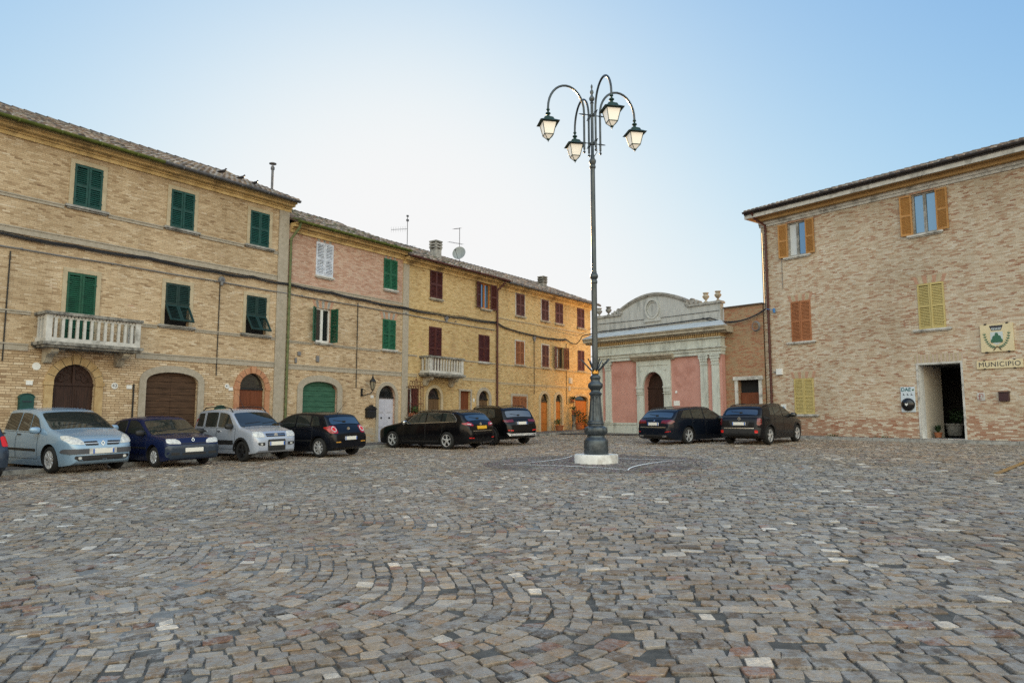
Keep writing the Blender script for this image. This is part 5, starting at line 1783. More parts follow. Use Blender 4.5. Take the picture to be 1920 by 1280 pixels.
def wheel_mesh(r, w, spokes, rimmat, style):
    key = (r, w, spokes, rimmat.name, style)
    if key in _wheels: return _wheels[key]
    rr = r * (.7 if style != 'steel' else .64)
    t = MB()
    t.lathe([(rr * .98, -w / 2 + .01), (rr + (r - rr) * .5, -w / 2 - .006), (r - .03, -w / 2 + .002), (r - .006, -w / 2 + .03), (r, 0), (r - .006, w / 2 - .03), (r - .03, w / 2 - .002), (rr + (r - rr) * .5, w / 2 + .006), (rr * .98, w / 2 - .01)], n=36, axis='y', caps=False)
    m = MB()
    # outer face at +y
    y = w / 2 - .015
    n = 36
    for k in range(n):
        a0, a1 = 2 * PI * k / n, 2 * PI * (k + 1) / n
        P = lambda q, a, yy: (q * math.cos(a), yy, q * math.sin(a))
        m.quad(P(rr, a0, y + .005), P(rr, a1, y + .005), P(rr * .91, a1, y), P(rr * .91, a0, y))
        m.quad(P(rr * .91, a0, y), P(rr * .91, a1, y), P(rr * .9, a1, y - .05), P(rr * .9, a0, y - .05))
    m.lathe([(rr * .9, -.0), (.001, 0)], (0, y - .055, 0), n, mi=1, axis='y')
    for k in range(spokes):
        a = 2 * PI * k / spokes + .3
        for dv in ((-.11, .11) if style == 'twin' else (0,)):
            a_ = a + dv
            wi, wo = (.022, .036) if style == 'star' else (.013, .016)
            if style == 'steel': wi, wo = .05, .045
            c, sn = math.cos(a_), math.sin(a_)
            q = lambda rad, off_, yy: (rad * c - off_ * sn, yy, rad * sn + off_ * c)
            m.hexa([q(.04, -wi, y - .04), q(rr * .92, -wo, y - .04), q(rr * .92, wo, y - .04), q(.04, wi, y - .04), q(.04, -wi * .7, y - .012), q(rr * .92, -wo * .7, y - .002), q(rr * .92, wo * .7, y - .002), q(.04, wi * .7, y - .012)])
    m.lathe([(.075, -.04), (.07, -.006), (.03, .0), (.001, .0)], (0, y, 0), 16, axis='y')
    res = (t.mesh('wheel', MT['tyre'], smooth=45), m.mesh('rim', [rimmat, MT['hub']]))
    _wheels[key] = res
    return res


def build_car(sp, name, label, px, py, heading, anchor, group='cars parked around the square'):
    """anchor = (x along the car from the front, y) of a wheel contact that stands at px, py; heading in degrees"""
    car = Car(sp)
    a = math.radians(heading)
    fwd = Vector((math.cos(a), math.sin(a), 0)); fwd.z = G(fwd.x, fwd.y)
    up = Vector((-.012, -.018, 1)).normalized()
    fwd = (fwd - up * fwd.dot(up)).normalized()
    left = up.cross(fwd)
    M = Matrix((fwd, left, up)).transposed().to_4x4()
    al = Vector(car.T((anchor[0], anchor[1], 0)))
    P = Vector((px, py, G(px, py) + .022))
    root = thing(name, label, 'car', (0, 0, 0), 0, group)
    root.rotation_euler = M.to_euler()
    k_ = sp.get('scale', 1)
    root.scale = (k_, k_, k_)
    root.location = P - (M.to_3x3() @ al) * k_
    paint = MT['paint_' + sp['paint']]
    # body with wheel arches cut out
    mb = MB(); mb.add([car.T(v) for v in car.vs], car.fs)
    me = mb.mesh('body', [paint, MT['car_plastic']], fix=True)
    cut = MB(); cut.mi = 1
    ra = sp['r'] + sp.get('arch', .06)
    for x in car.ax:
        for sy in (-1, 1):
            c = car.T((x, sy * (sp['W'] / 2 - .12), sp['r'] + .0))
            cut.lathe([(.001, -.2), (ra, -.2), (ra, .25), (.001, .25)], c, 30, axis='y')
    cme = cut.mesh('cut', [paint, MT['car_plastic']], fix=True)
    cme.polygons.foreach_set('material_index', [1] * len(cme.polygons))
    ob = bpy.data.objects.new('tmp_body', me); oc = bpy.data.objects.new('tmp_cut', cme)
    C.objects.link(ob); C.objects.link(oc)
    bo = ob.modifiers.new('b', 'BOOLEAN'); bo.object = oc; bo.operation = 'DIFFERENCE'; bo.solver = 'EXACT'
    dg = bpy.context.evaluated_depsgraph_get()
    me2 = bpy.data.meshes.new_from_object(ob.evaluated_get(dg))
    bpy.data.objects.remove(ob); bpy.data.objects.remove(oc)
    me2.name = 'body'
    me2.polygons.foreach_set('use_smooth', [True] * len(me2.polygons))
    me2.set_sharp_from_angle(angle=math.radians(32))
    link('body', me2, root)
    # wheels
    tme, rme = wheel_mesh(sp['r'], sp.get('ww', .2), sp.get('spokes', 5), MT[sp.get('rim', 'alloy')], sp.get('rstyle', 'star'))
    for x in car.ax:
        for sy in (-1, 1):
            loc = car.T((x, sy * (sp['W'] / 2 - .13), sp['r']))
            w = link('wheel', tme, root, loc, (0, 0, 0 if sy > 0 else PI))
            link('rim', rme, w)
    # glass
    g = sp['glass']
    belt = lambda x: car.belt(x) + .03
    topw = lambda x: car.top(x) - g.get('topgap', .13)
    def side_win(x0, x1, x0t, x1t):
        n = 5
        lo = [(x0 + (x1 - x0) * i / n, belt(x0 + (x1 - x0) * i / n)) for i in range(n + 1)]
        hi = [(x0t + (x1t - x0t) * i / n, topw(x0t + (x1t - x0t) * i / n)) for i in range(n + 1)]
        return lo + hi[::-1]
    for q in g['side']:
        for v in ('L', 'R'):
            car.decal('side_window', side_win(*q), v, MT['car_glass'], root, rnd=.045, off=.012, res=.09)
    if g.get('trim'):   # bright line under and over the side glass
        q0, q1 = g['side'][0], g['side'][-1]
        for v in ('L', 'R'):
            lo = [(q0[0] + (q1[1] - q0[0]) * i / 8, belt(q0[0] + (q1[1] - q0[0]) * i / 8)) for i in range(9)]
            lo2 = [(x, z - .02) for x, z in lo]
            car.decal('window_trim', [(x, z - .02) for x, z in lo] + [(x, z - .0) for x, z in lo[::-1]], v, MT['chrome'], root, rnd=.004, off=.008)
            up_ = [(q0[2] + (q1[3] - q0[2]) * i / 8, topw(q0[2] + (q1[3] - q0[2]) * i / 8)) for i in range(9)] + [(q1[3] + (q1[1] - q1[3]) * t + .05 * math.sin(t * PI), topw(q1[3]) + (belt(q1[1]) - topw(q1[3])) * t) for t in (.25, .5, .75, 1)]
            up_ = [(q0[0] + (q0[2] - q0[0]) * t, belt(q0[0]) + (topw(q0[2]) - belt(q0[0])) * t) for t in (0, .33, .67)] + up_
            mbx = MB()
            tr = []
            for x, z in up_:
                h, nr = car.hit(x, z, v); tr.append(car.T(h + nr * .006))
            mbx.tube(tr, .011, 5); mbx.build('window_trim', MT['chrome'], root)
    def cross_win(xb, xt, view, gb, gt, zb_off=.02, zt_off=.06):
        zb, zt = car.top(xb) - zb_off, car.top(xt) - zt_off
        hb = car.side(xb, car.top(xb) - .08) - gb; ht = car.side(xt, car.top(xt) - .1) - gt
        n = 6
        lo = [(-hb + 2 * hb * i / n, zb - .035 * abs(2 * i / n - 1) ** 2) for i in range(n + 1)]
        hi = [(-ht + 2 * ht * i / n, zt - .03 * abs(2 * i / n - 1) ** 2) for i in range(n + 1)]
        return lo + hi[::-1]
    ws = car.decal('windscreen', cross_win(*g['front'], 'F', g.get('gb', .07), g.get('gt', .06)), 'F', MT['car_glass'], root, rnd=.07, res=.08, off=.014)
    car.decal('rear_window', cross_win(*g['rear'], 'B', g.get('rgb', .12), g.get('rgt', .1)), 'B', MT['rear_glass'], root, rnd=.07, res=.08, off=.014)
    # wipers on the windscreen
    mbx = MB()
    zb = car.top(g['front'][0]) + .02
    for y0, y1 in ((.1, .62), (-.5, .05)):
        tr = [Vector(car.T(h + nr * .018)) for h, nr in (car.hit(y0 + (y1 - y0) * t, zb + .05 * t + .02, 'F') for t in np.linspace(0, 1, 6))]
        mbx.tube(tr, .009, 4)
    mbx.build('wiper', MT['car_plastic'], root)
    if sp.get('rwiper', True):
        zr = car.top(g['rear'][0]) + .02
        mbx = MB()
        tr = [Vector(car.T(h + nr * .016)) for h, nr in (car.hit(.02 + .42 * t, zr + .02 + .05 * t, 'B') for t in np.linspace(0, 1, 5))]
        mbx.tube(tr, .011, 4); mbx.box(*[v for ax_ in zip(tr[0] - Vector((.03, .05, .02)), tr[0] + Vector((.03, .05, .03))) for v in ax_])
        mbx.build('rear_wiper', MT['car_plastic'], root)
    # everything the spec lays on the body
    for dn, poly, view, mat, both, kw in sp['decals']:
        mm = paint if mat == 'paint' else MT[mat]
        if view in 'FB':
            car.decal(dn, poly, view, mm, root, **kw)
            if both: car.decal(dn, mirror(poly), view, mm, root, **kw)
        else:
            for v in ('L', 'R'): car.decal(dn, poly, v, mm, root, **kw)
    # doors: dark shut line, panel and handle
    for (x0, x1, hz) in sp['doors']:
        zlo = sp.get('door_lo', .3)
        n = 4
        tp = [(x0 + (x1 - x0) * i / n, car.belt(x0 + (x1 - x0) * i / n) + .005) for i in range(n + 1)]
        rear_arch = car.ax[1] - ra - .02
        lo = [(x0, zlo + .03), (min(x1, rear_arch), zlo + .03)]
        if x1 > rear_arch: lo.append((x1, sp['r'] + ra * .8))
        pol = lo + tp[::-1]
        for v in ('L', 'R'):
            cx = sum(p[0] for p in pol) / len(pol); cz = sum(p[1] for p in pol) / len(pol)
            ins = [(cx + (p[0] - cx) * (1 - .014 / max(.1, abs(p[0] - cx))), cz + (p[1] - cz) * (1 - .012 / max(.1, abs(p[1] - cz)))) for p in pol]
            D = car.decal('door', ins, v, paint, root, off=.006, rnd=.02, res=.16)
            car.decal('door_seam', pol, v, MT['car_plastic'], D, off=.0025, rnd=.02, res=.16)
            mbx = MB()
            h, nr = car.hit(x1 - .16, hz, v)
            c = car.T(h); sg_ = 1 if v == 'L' else -1
            mbx.hexa([(c[0] - .09, c[1], c[2] - .016), (c[0] + .09, c[1], c[2] - .012), (c[0] + .09, c[1] + sg_ * .03, c[2] - .012), (c[0] - .09, c[1] + sg_ * .035, c[2] - .014),
                      (c[0] - .09, c[1], c[2] + .016), (c[0] + .09, c[1], c[2] + .012), (c[0] + .08, c[1] + sg_ * .03, c[2] + .01), (c[0] - .08, c[1] + sg_ * .035, c[2] + .014)])
            mbx.build('door_handle', MT[sp['handle']] if sp.get('handle') else paint, D, fix=True)
    # mirrors
    mx, mz = sp['mirror']
    for v, sg_ in (('L', 1), ('R', -1)):
        h, nr = car.hit(mx, mz - .02, v)
        c = Vector(car.T(h)) + Vector((0, sg_ * .12, .03))
        mbx = MB()
        mbx.add(*ellipsoid(c, (.075, .125, .085)))
        mbx.tube([Vector(car.T(h)) - Vector((0, sg_ * .03, .02)), c - Vector((0, sg_ * .05, .05))], .025, 6)
        o = mbx.build('side_mirror', MT[sp['mirmat']] if sp.get('mirmat') else paint, root, smooth=60)
        g2_ = MB(); g2_.add(*ellipsoid(c - Vector((.04, 0, 0)), (.045, .1, .065))); g2_.build('mirror_glass', MT['car_glass'], o, smooth=60)
    # plates
    for view, z, mat in sp['plates']:
        h, nr = car.hit(0, z, view)
        c = car.T(h); sg_ = 1 if view == 'F' else -1
        mbx = MB(); mbx.box(*sorted((c[0] - sg_ * .01, c[0] + sg_ * .04)), -.26, .26, c[2] - .057, c[2] + .057)
        p = mbx.build('licence_plate', MT[mat], root, bevel=.004)
        if mat != 'plate_yellow' and sp.get('blue', True):
            mbx = MB()
            for y0 in (-.26, .215): mbx.box(*sorted((c[0] + sg_ * .0, c[0] + sg_ * .043)), y0 + .003, y0 + .042, c[2] - .054, c[2] + .054)
            mbx.build('plate_band', MT['plate_blue'], p)
    # emblem
    for view, z, kind in sp.get('emblem', ()):
        h, nr = car.hit(0, z, view)
        c = Vector(car.T(h)); sg_ = 1 if view == 'F' else -1
        mbx = MB()
        n = 4 if kind == 'diamond' else 18
        rx, rz_ = (.05, .068) if kind == 'diamond' else (.055, .055)
        tl = Vector((nr.z * (1 if view == 'F' else 1), 0, 0)) * 0
        for i in range(n):
            a0, a1 = 2 * PI * i / n, 2 * PI * (i + 1) / n
            P_ = lambda q, an, d: (c.x + sg_ * d - sg_ * .3 * q * rz_ * math.sin(an) * abs(nr.z), c.y + q * rx * math.cos(an), c.z + q * rz_ * math.sin(an))
            mbx.add([P_(1, a0, .022), P_(1, a1, .022), P_(.62, a1, .022), P_(.62, a0, .022), P_(1, a0, 0), P_(1, a1, 0), P_(.62, a1, 0), P_(.62, a0, 0)], [(0, 1, 2, 3), (0, 4, 5, 1), (3, 2, 6, 7)])
            if kind == 'disc': mbx.add([P_(.6, a0, .018), P_(.6, a1, .018), P_(0, 0, .018)], [(0, 1, 2)])
        mbx.build('emblem', MT['chrome'], root)
    # roof rails / aerial / exhaust
    if sp.get('rails'):
        x0, x1, lift, rm = sp['rails']
        for sy in (-1, 1):
            tr = []
            for t in np.linspace(0, 1, 12):
                x = x0 + (x1 - x0) * t
                y = sy * (car.side(x, car.top(x) - .1) - .1)
                h, nr = car.hit(x, y, 'T')
                e = min(1, t / .1, (1 - t) / .1)
                tr.append(car.T((x, y, h.z + .012 + lift * e)))
            mbx = MB(); mbx.tube(tr, .017, 6); mbx.build('roof_rail', MT[rm], root, smooth=50)
    if sp.get('aerial'):
        x, ln, lean = sp['aerial']
        h, nr = car.hit(x, 0, 'T'); c = Vector(car.T(h))
        mbx = MB(); mbx.tube([c, c + Vector((-lean * ln, 0, ln))], [.008, .004], 5); mbx.lathe([(.03, -.01), (.02, .02), (.001, .03)], c, 8); mbx.build('aerial', MT['car_plastic'], root)
    return root


def ellipsoid(c, r, n=10):
    vs, fs = [], []
    for i in range(n + 1):
        th = PI * i / n
        for k in range(n * 2):
            ph = 2 * PI * k / (n * 2)
            e = .75
            f = lambda v: math.copysign(abs(v) ** e, v)
            vs.append((c[0] + r[0] * f(math.sin(th)) * f(math.cos(ph)), c[1] + r[1] * f(math.sin(th)) * f(math.sin(ph)), c[2] + r[2] * f(math.cos(th))))
    m = n * 2
    for i in range(n):
        for k in range(m):
            fs.append((i * m + k, i * m + (k + 1) % m, (i + 1) * m + (k + 1) % m, (i + 1) * m + k))
    return vs, fs


K0 = dict()
# compact people carrier, ice blue
MPV = dict(scale=1.05, L=4.26, W=1.81, wb=2.69, fo=.83, r=.325, paint='ice_blue', tum=.30, spokes=9, rc=.1,
    top=[(0, .60), (.03, .74), (.1, .82), (.25, .885), (.6, .985), (.92, 1.06), (1.2, 1.22), (1.6, 1.44), (1.85, 1.545), (2.2, 1.60), (2.7, 1.615), (3.3, 1.59), (3.8, 1.52), (3.92, 1.47), (4.08, 1.15), (4.17, .95), (4.23, .8), (4.26, .6)],
    bot=[(0, .36), (.08, .24), (.4, .19), (3.7, .19), (4.1, .27), (4.26, .4)],
    wid=[(0, .60), (.05, .70), (.18, .79), (.45, .86), (.9, .895), (2, .905), (3.3, .9), (3.9, .84), (4.15, .77), (4.26, .66)],
    belt=[(0, .9), (1, .965), (2.6, 1.0), (4.2, 1.05)],
    glass=dict(side=[(1.28, 1.85, 1.62, 1.92), (1.9, 2.5, 1.97, 2.5), (2.56, 3.25, 2.56, 3.2), (3.31, 3.75, 3.26, 3.62)], front=(.98, 1.84), rear=(4.09, 3.93), topgap=.135),
    doors=[(1.38, 2.52, .93), (2.54, 3.4, .95)], mirror=(1.36, 1.03), handle='car_plastic',
    plates=[('F', .52, 'plate'), ('B', .8, 'plate')], emblem=[('F', .71, 'diamond')],
    decals=[
        ('headlight', [(.42, .68), (.72, .70), (.82, .82), (.80, .90), (.66, .90), (.48, .80)], 'F', 'headlight', True, dict(rnd=.05, off=.01, res=.06)),
        ('grille', [(.1, .66), (.40, .66), (.44, .76), (.13, .765)], 'F', 'car_plastic', True, dict(rnd=.015, off=.008)),
        ('grille_bar', [(.1, .705), (.42, .705), (.43, .718), (.11, .718)], 'F', 'chrome', True, dict(rnd=.004, off=.012)),
        ('bumper_strip', [(-.84, .50), (-.74, .46), (.74, .46), (.84, .50), (.82, .585), (-.82, .585)], 'F', 'car_plastic_grey', False, dict(rnd=.03, off=.016)),
        ('lower_grille', [(-.56, .30), (.56, .30), (.66, .36), (.64, .42), (-.64, .42), (-.66, .36)], 'F', 'car_plastic', False, dict(rnd=.04, off=.008)),
        ('plate_surround', [(-.33, .455), (.33, .455), (.33, .59), (-.33, .59)], 'F', 'stone_white', False, dict(rnd=.01, off=.018)),
        ('fog_lamp', [(.5, .335), (.58, .335), (.58, .395), (.5, .395)], 'F', 'headlight', True, dict(rnd=.03, off=.012)),
        ('side_strip', [(1.45, .52), (3.3, .54), (3.3, .60), (1.45, .58)], 'L', 'car_plastic', True, dict(rnd=.01, off=.014)),
        ('taillight', [(.62, .98), (.76, .95), (.74, 1.35), (.66, 1.35)], 'B', 'taillight', True, dict(rnd=.04, off=.008)),
    ])
# small three door hatchback, navy
HATCH = dict(L=3.77, W=1.63, wb=2.47, fo=.74, r=.285, paint='navy', tum=.28, spokes=8, rstyle='steel', ww=.17, rc=.07, rim='alloy',
    top=[(0, .58), (.02, .66), (.06, .70), (.1, .80), (.16, .82), (.6, .875), (1.0, .92), (1.35, 1.12), (1.72, 1.345), (1.95, 1.395), (2.4, 1.405), (2.9, 1.37), (3.25, 1.31), (3.45, 1.1), (3.6, .95), (3.7, .88), (3.75, .72), (3.77, .55)],
    bot=[(0, .34), (.06, .23), (.4, .19), (3.3, .2), (3.7, .3), (3.77, .38)],
    wid=[(0, .70), (.04, .75), (.15, .785), (.5, .805), (1.5, .815), (2.8, .81), (3.4, .78), (3.7, .73), (3.77, .68)],
    belt=[(0, .8), (1, .87), (2.4, .9), (3.7, .95)],
    glass=dict(side=[(1.12, 2.28, 1.62, 2.28), (2.42, 3.25, 2.42, 3.02)], front=(1.02, 1.74), rear=(3.5, 3.27), topgap=.11, gb=.06),
    doors=[(1.1, 2.36, .8)], mirror=(1.28, .93), mirmat='car_plastic', handle='car_plastic',
    plates=[('F', .47, 'plate'), ('B', .7, 'plate')], blue=False, emblem=[('F', .74, 'diamond')],
    decals=[
        ('headlight', [(.36, .635), (.70, .645), (.745, .68), (.74, .775), (.50, .775), (.39, .72)], 'F', 'headlight', True, dict(rnd=.035, off=.012, res=.06)),
        ('grille', [(-.36, .632), (.36, .632), (.36, .655), (-.36, .655)], 'F', 'car_plastic', False, dict(rnd=.008, off=.01)),
        ('bumper', [(-.76, .33), (-.68, .25), (.68, .25), (.76, .33), (.765, .60), (-.765, .60)], 'F', 'paint_bluegrey', False, dict(rnd=.05, off=.022)),
        ('lower_grille', [(-.34, .335), (.34, .335), (.34, .39), (-.34, .39)], 'F', 'car_plastic', False, dict(rnd=.02, off=.026)),
        ('bumper_vent', [(.42, .34), (.66, .34), (.66, .42), (.42, .41)], 'F', 'car_plastic', True, dict(rnd=.02, off=.026)),
        ('side_strip', [(1.1, .5), (2.9, .5), (2.9, .55), (1.1, .55)], 'L', 'car_plastic', True, dict(rnd=.01, off=.012)),
        ('taillight', [(.5, .78), (.7, .78), (.7, .9), (.5, .9)], 'B', 'taillight', True, dict(rnd=.03, off=.008)),
    ])
# tall small four-by-four hatch, silver with dark arches
MINI4 = dict(L=3.57, W=1.60, wb=2.31, fo=.68, r=.31, paint='silver', tum=.19, spokes=5, ww=.19, rc=.075, rim='alloy_dark', rstyle='star', arch=.05,
    top=[(0, .62), (.02, .72), (.07, .82), (.16, .90), (.5, .98), (.82, 1.04), (1.1, 1.27), (1.42, 1.5), (1.6, 1.565), (2.0, 1.60), (2.6, 1.60), (3.1, 1.57), (3.3, 1.54), (3.42, 1.2), (3.5, .98), (3.55, .8), (3.57, .6)],
    bot=[(0, .38), (.06, .3), (.4, .25), (3.2, .26), (3.5, .33), (3.57, .4)],
    wid=[(0, .62), (.05, .69), (.16, .75), (.4, .785), (1.2, .795), (2.6, .795), (3.2, .77), (3.5, .72), (3.57, .66)],
    belt=[(0, .88), (.9, .98), (2.2, 1.0), (3.5, 1.02)],
    glass=dict(side=[(1.1, 1.98, 1.46, 1.98), (2.06, 2.72, 2.06, 2.72), (2.86, 3.26, 2.86, 3.18)], front=(.86, 1.5), rear=(3.43, 3.3), topgap=.12, gb=.06, gt=.07),
    doors=[(1.0, 2.02, .9), (2.04, 2.8, .91)], mirror=(1.2, 1.04), mirmat='car_plastic', handle='chrome', door_lo=.33,
    plates=[('F', .53, 'plate'), ('B', .8, 'plate')], emblem=[('F', .79, 'disc')], rails=(1.45, 3.2, .07, 'car_plastic'), aerial=(1.75, .5, .8),
    decals=[
        ('headlight', [(.38, .72), (.66, .73), (.72, .78), (.71, .885), (.42, .88)], 'F', 'headlight', True, dict(rnd=.035, off=.012, res=.06)),
        ('grille', [(-.33, .735), (.33, .735), (.34, .83), (-.34, .83)], 'F', 'car_plastic', False, dict(rnd=.015, off=.008)),
        ('grille_bar', [(-.32, .776), (.32, .776), (.32, .79), (-.32, .79)], 'F', 'chrome', False, dict(rnd=.004, off=.012)),
        ('bumper_guard', [(-.30, .33), (.30, .33), (.30, .65), (-.30, .65)], 'F', 'car_plastic', False, dict(rnd=.03, off=.022)),
        ('fog_lamp_recess', [(.40, .47), (.62, .49), (.64, .57), (.40, .57)], 'F', 'car_plastic', True, dict(rnd=.03, off=.008)),
        ('fog_lamp', [(.48, .49), (.56, .495), (.56, .55), (.48, .55)], 'F', 'headlight', True, dict(rnd=.03, off=.012)),
        ('side_strip', [(1.08, .5), (2.62, .5), (2.62, .63), (1.08, .63)], 'L', 'car_plastic', True, dict(rnd=.015, off=.016)),
        ('wheel_arch_trim', [(.68 + .42 * math.cos(t), .31 + .42 * math.sin(t)) for t in np.linspace(PI, 0, 13)] + [(.68 + .355 * math.cos(t), .31 + .355 * math.sin(t)) for t in np.linspace(0, PI, 13)], 'L', 'car_plastic', True, dict(rnd=.002, off=.016, res=.3)),
        ('wheel_arch_trim', [(2.99 + .42 * math.cos(t), .31 + .42 * math.sin(t)) for t in np.linspace(PI, 0, 13)] + [(2.99 + .355 * math.cos(t), .31 + .355 * math.sin(t)) for t in np.linspace(0, PI, 13)], 'L', 'car_plastic', True, dict(rnd=.002, off=.016, res=.3)),
        ('taillight', [(.6, .9), (.7, .9), (.68, 1.4), (.62, 1.4)], 'B', 'taillight', True, dict(rnd=.03, off=.008)),
    ])
# five door hatchback, black, seen from behind
POLO = dict(L=3.92, W=1.65, wb=2.46, fo=.80, r=.31, paint='black', tum=.27, spokes=8, ww=.19, rc=.08, rstyle='twin',
    top=[(0, .6), (.03, .72), (.12, .80), (.5, .90), (.95, .97), (1.3, 1.18), (1.65, 1.37), (1.9, 1.435), (2.3, 1.465), (2.9, 1.445), (3.3, 1.40), (3.44, 1.36), (3.62, 1.1), (3.74, .97), (3.84, .86), (3.9, .74), (3.92, .55)],
    bot=[(0, .36), (.08, .24), (.4, .19), (3.4, .2), (3.8, .27), (3.92, .36)],
    wid=[(0, .6), (.06, .7), (.2, .77), (.5, .81), (1.5, .825), (2.9, .825), (3.5, .79), (3.8, .74), (3.92, .68)],
    belt=[(0, .85), (1, .91), (2.6, .95), (3.8, 1.0)],
    glass=dict(side=[(1.22, 2.12, 1.6, 2.12), (2.2, 2.85, 2.2, 2.85), (2.92, 3.3, 2.92, 3.16)], front=(1.0, 1.66), rear=(3.64, 3.45), topgap=.115),
    doors=[(1.12, 2.16, .86), (2.18, 3.0, .87)], mirror=(1.28, .98),
    plates=[('F', .5, 'plate'), ('B', .60, 'plate')], emblem=[('B', .905, 'disc')], aerial=(3.3, .42, 1.0),
    decals=[
        ('taillight', [(.50, .76), (.74, .76), (.77, .96), (.70, 1.0), (.50, 1.0)], 'B', 'taillight', True, dict(rnd=.05, off=.01, res=.06)),
        ('taillight_ring', [(.61 + .09 * math.cos(t), .89 + .09 * math.sin(t)) for t in np.linspace(0, 2 * PI, 13)[:-1]], 'B', 'headlight', True, dict(rnd=.01, off=.014)),
        ('taillight_core', [(.61 + .06 * math.cos(t), .89 + .06 * math.sin(t)) for t in np.linspace(0, 2 * PI, 13)[:-1]], 'B', 'reflector', True, dict(rnd=.01, off=.018)),
        ('plate_recess', [(-.31, .53), (.31, .53), (.33, .67), (-.33, .67)], 'B', 'car_plastic', False, dict(rnd=.02, off=.004)),
        ('bumper', [(-.72, .32), (.72, .32), (.75, .71), (-.75, .71)], 'B', 'paint', False, dict(rnd=.05, off=.022)),
        ('reflector', [(.44, .47), (.64, .47), (.64, .5), (.44, .5)], 'B', 'amber', True, dict(rnd=.01, off=.026)),
        ('side_strip', [(1.15, .5), (2.95, .51), (2.95, .555), (1.15, .545)], 'L', 'car_plastic', True, dict(rnd=.01, off=.012)),
        ('headlight', [(.4, .66), (.66, .68), (.7, .78), (.45, .76)], 'F', 'headlight', True, dict(rnd=.03, off=.01)),
    ])
# long black estate, seen from the side and behind
ESTATE = dict(L=4.82, W=1.85, wb=2.82, fo=.98, r=.325, paint='black2', tum=.34, spokes=5, ww=.21, rc=.09,
    top=[(0, .55), (.03, .66), (.12, .72), (.5, .86), (1.0, .95), (1.35, 1.0), (1.7, 1.18), (2.1, 1.36), (2.4, 1.43), (2.9, 1.455), (3.6, 1.44), (4.2, 1.39), (4.38, 1.34), (4.6, 1.08), (4.68, .98), (4.74, .9), (4.79, .78), (4.82, .58)],
    bot=[(0, .34), (.1, .22), (.5, .17), (4.2, .18), (4.7, .26), (4.82, .38)],
    wid=[(0, .55), (.05, .66), (.2, .78), (.5, .86), (1.2, .91), (2.4, .925), (3.8, .915), (4.4, .86), (4.7, .79), (4.82, .68)],
    belt=[(0, .84), (1.3, .90), (2.8, .95), (4.6, 1.01)],
    glass=dict(side=[(1.72, 2.72, 2.12, 2.72), (2.79, 3.5, 2.79, 3.5), (3.56, 4.25, 3.56, 4.02)], front=(1.4, 2.14), rear=(4.6, 4.4), topgap=.1, trim=True, rgb=.13),
    doors=[(1.6, 2.75, .86), (2.77, 3.62, .88)], mirror=(1.78, .97), mirmat='chrome',
    plates=[('B', .80, 'plate_yellow'), ('F', .45, 'plate_yellow')], rails=(2.15, 4.2, .02, 'chrome'), aerial=(4.1, .05, 0), emblem=[('B', .925, 'disc')],
    decals=[
        ('taillight', [(.44, .86), (.62, .855), (.80, .90), (.82, .96), (.66, 1.0), (.5, .96)], 'B', 'taillight', True, dict(rnd=.03, off=.012, res=.06)),
        ('taillight_lens', [(.56, .885), (.74, .91), (.74, .94), (.56, .92)], 'B', 'headlight', True, dict(rnd=.01, off=.017)),
        ('bumper', [(-.76, .3), (.76, .3), (.80, .70), (-.80, .70)], 'B', 'paint', False, dict(rnd=.05, off=.02)),
        ('reflector', [(.52, .40), (.72, .41), (.72, .44), (.52, .43)], 'B', 'reflector', True, dict(rnd=.01, off=.024)),
        ('bumper_chrome', [(-.55, .665), (.55, .665), (.55, .68), (-.55, .68)], 'B', 'chrome', False, dict(rnd=.004, off=.024)),
        ('headlight', [(.4, .6), (.68, .64), (.74, .74), (.5, .7)], 'F', 'headlight', True, dict(rnd=.03, off=.01)),
        ('sill_strip', [(1.5, .26), (3.4, .26), (3.4, .30), (1.5, .30)], 'L', 'car_plastic', True, dict(rnd=.01, off=.01)),
    ])
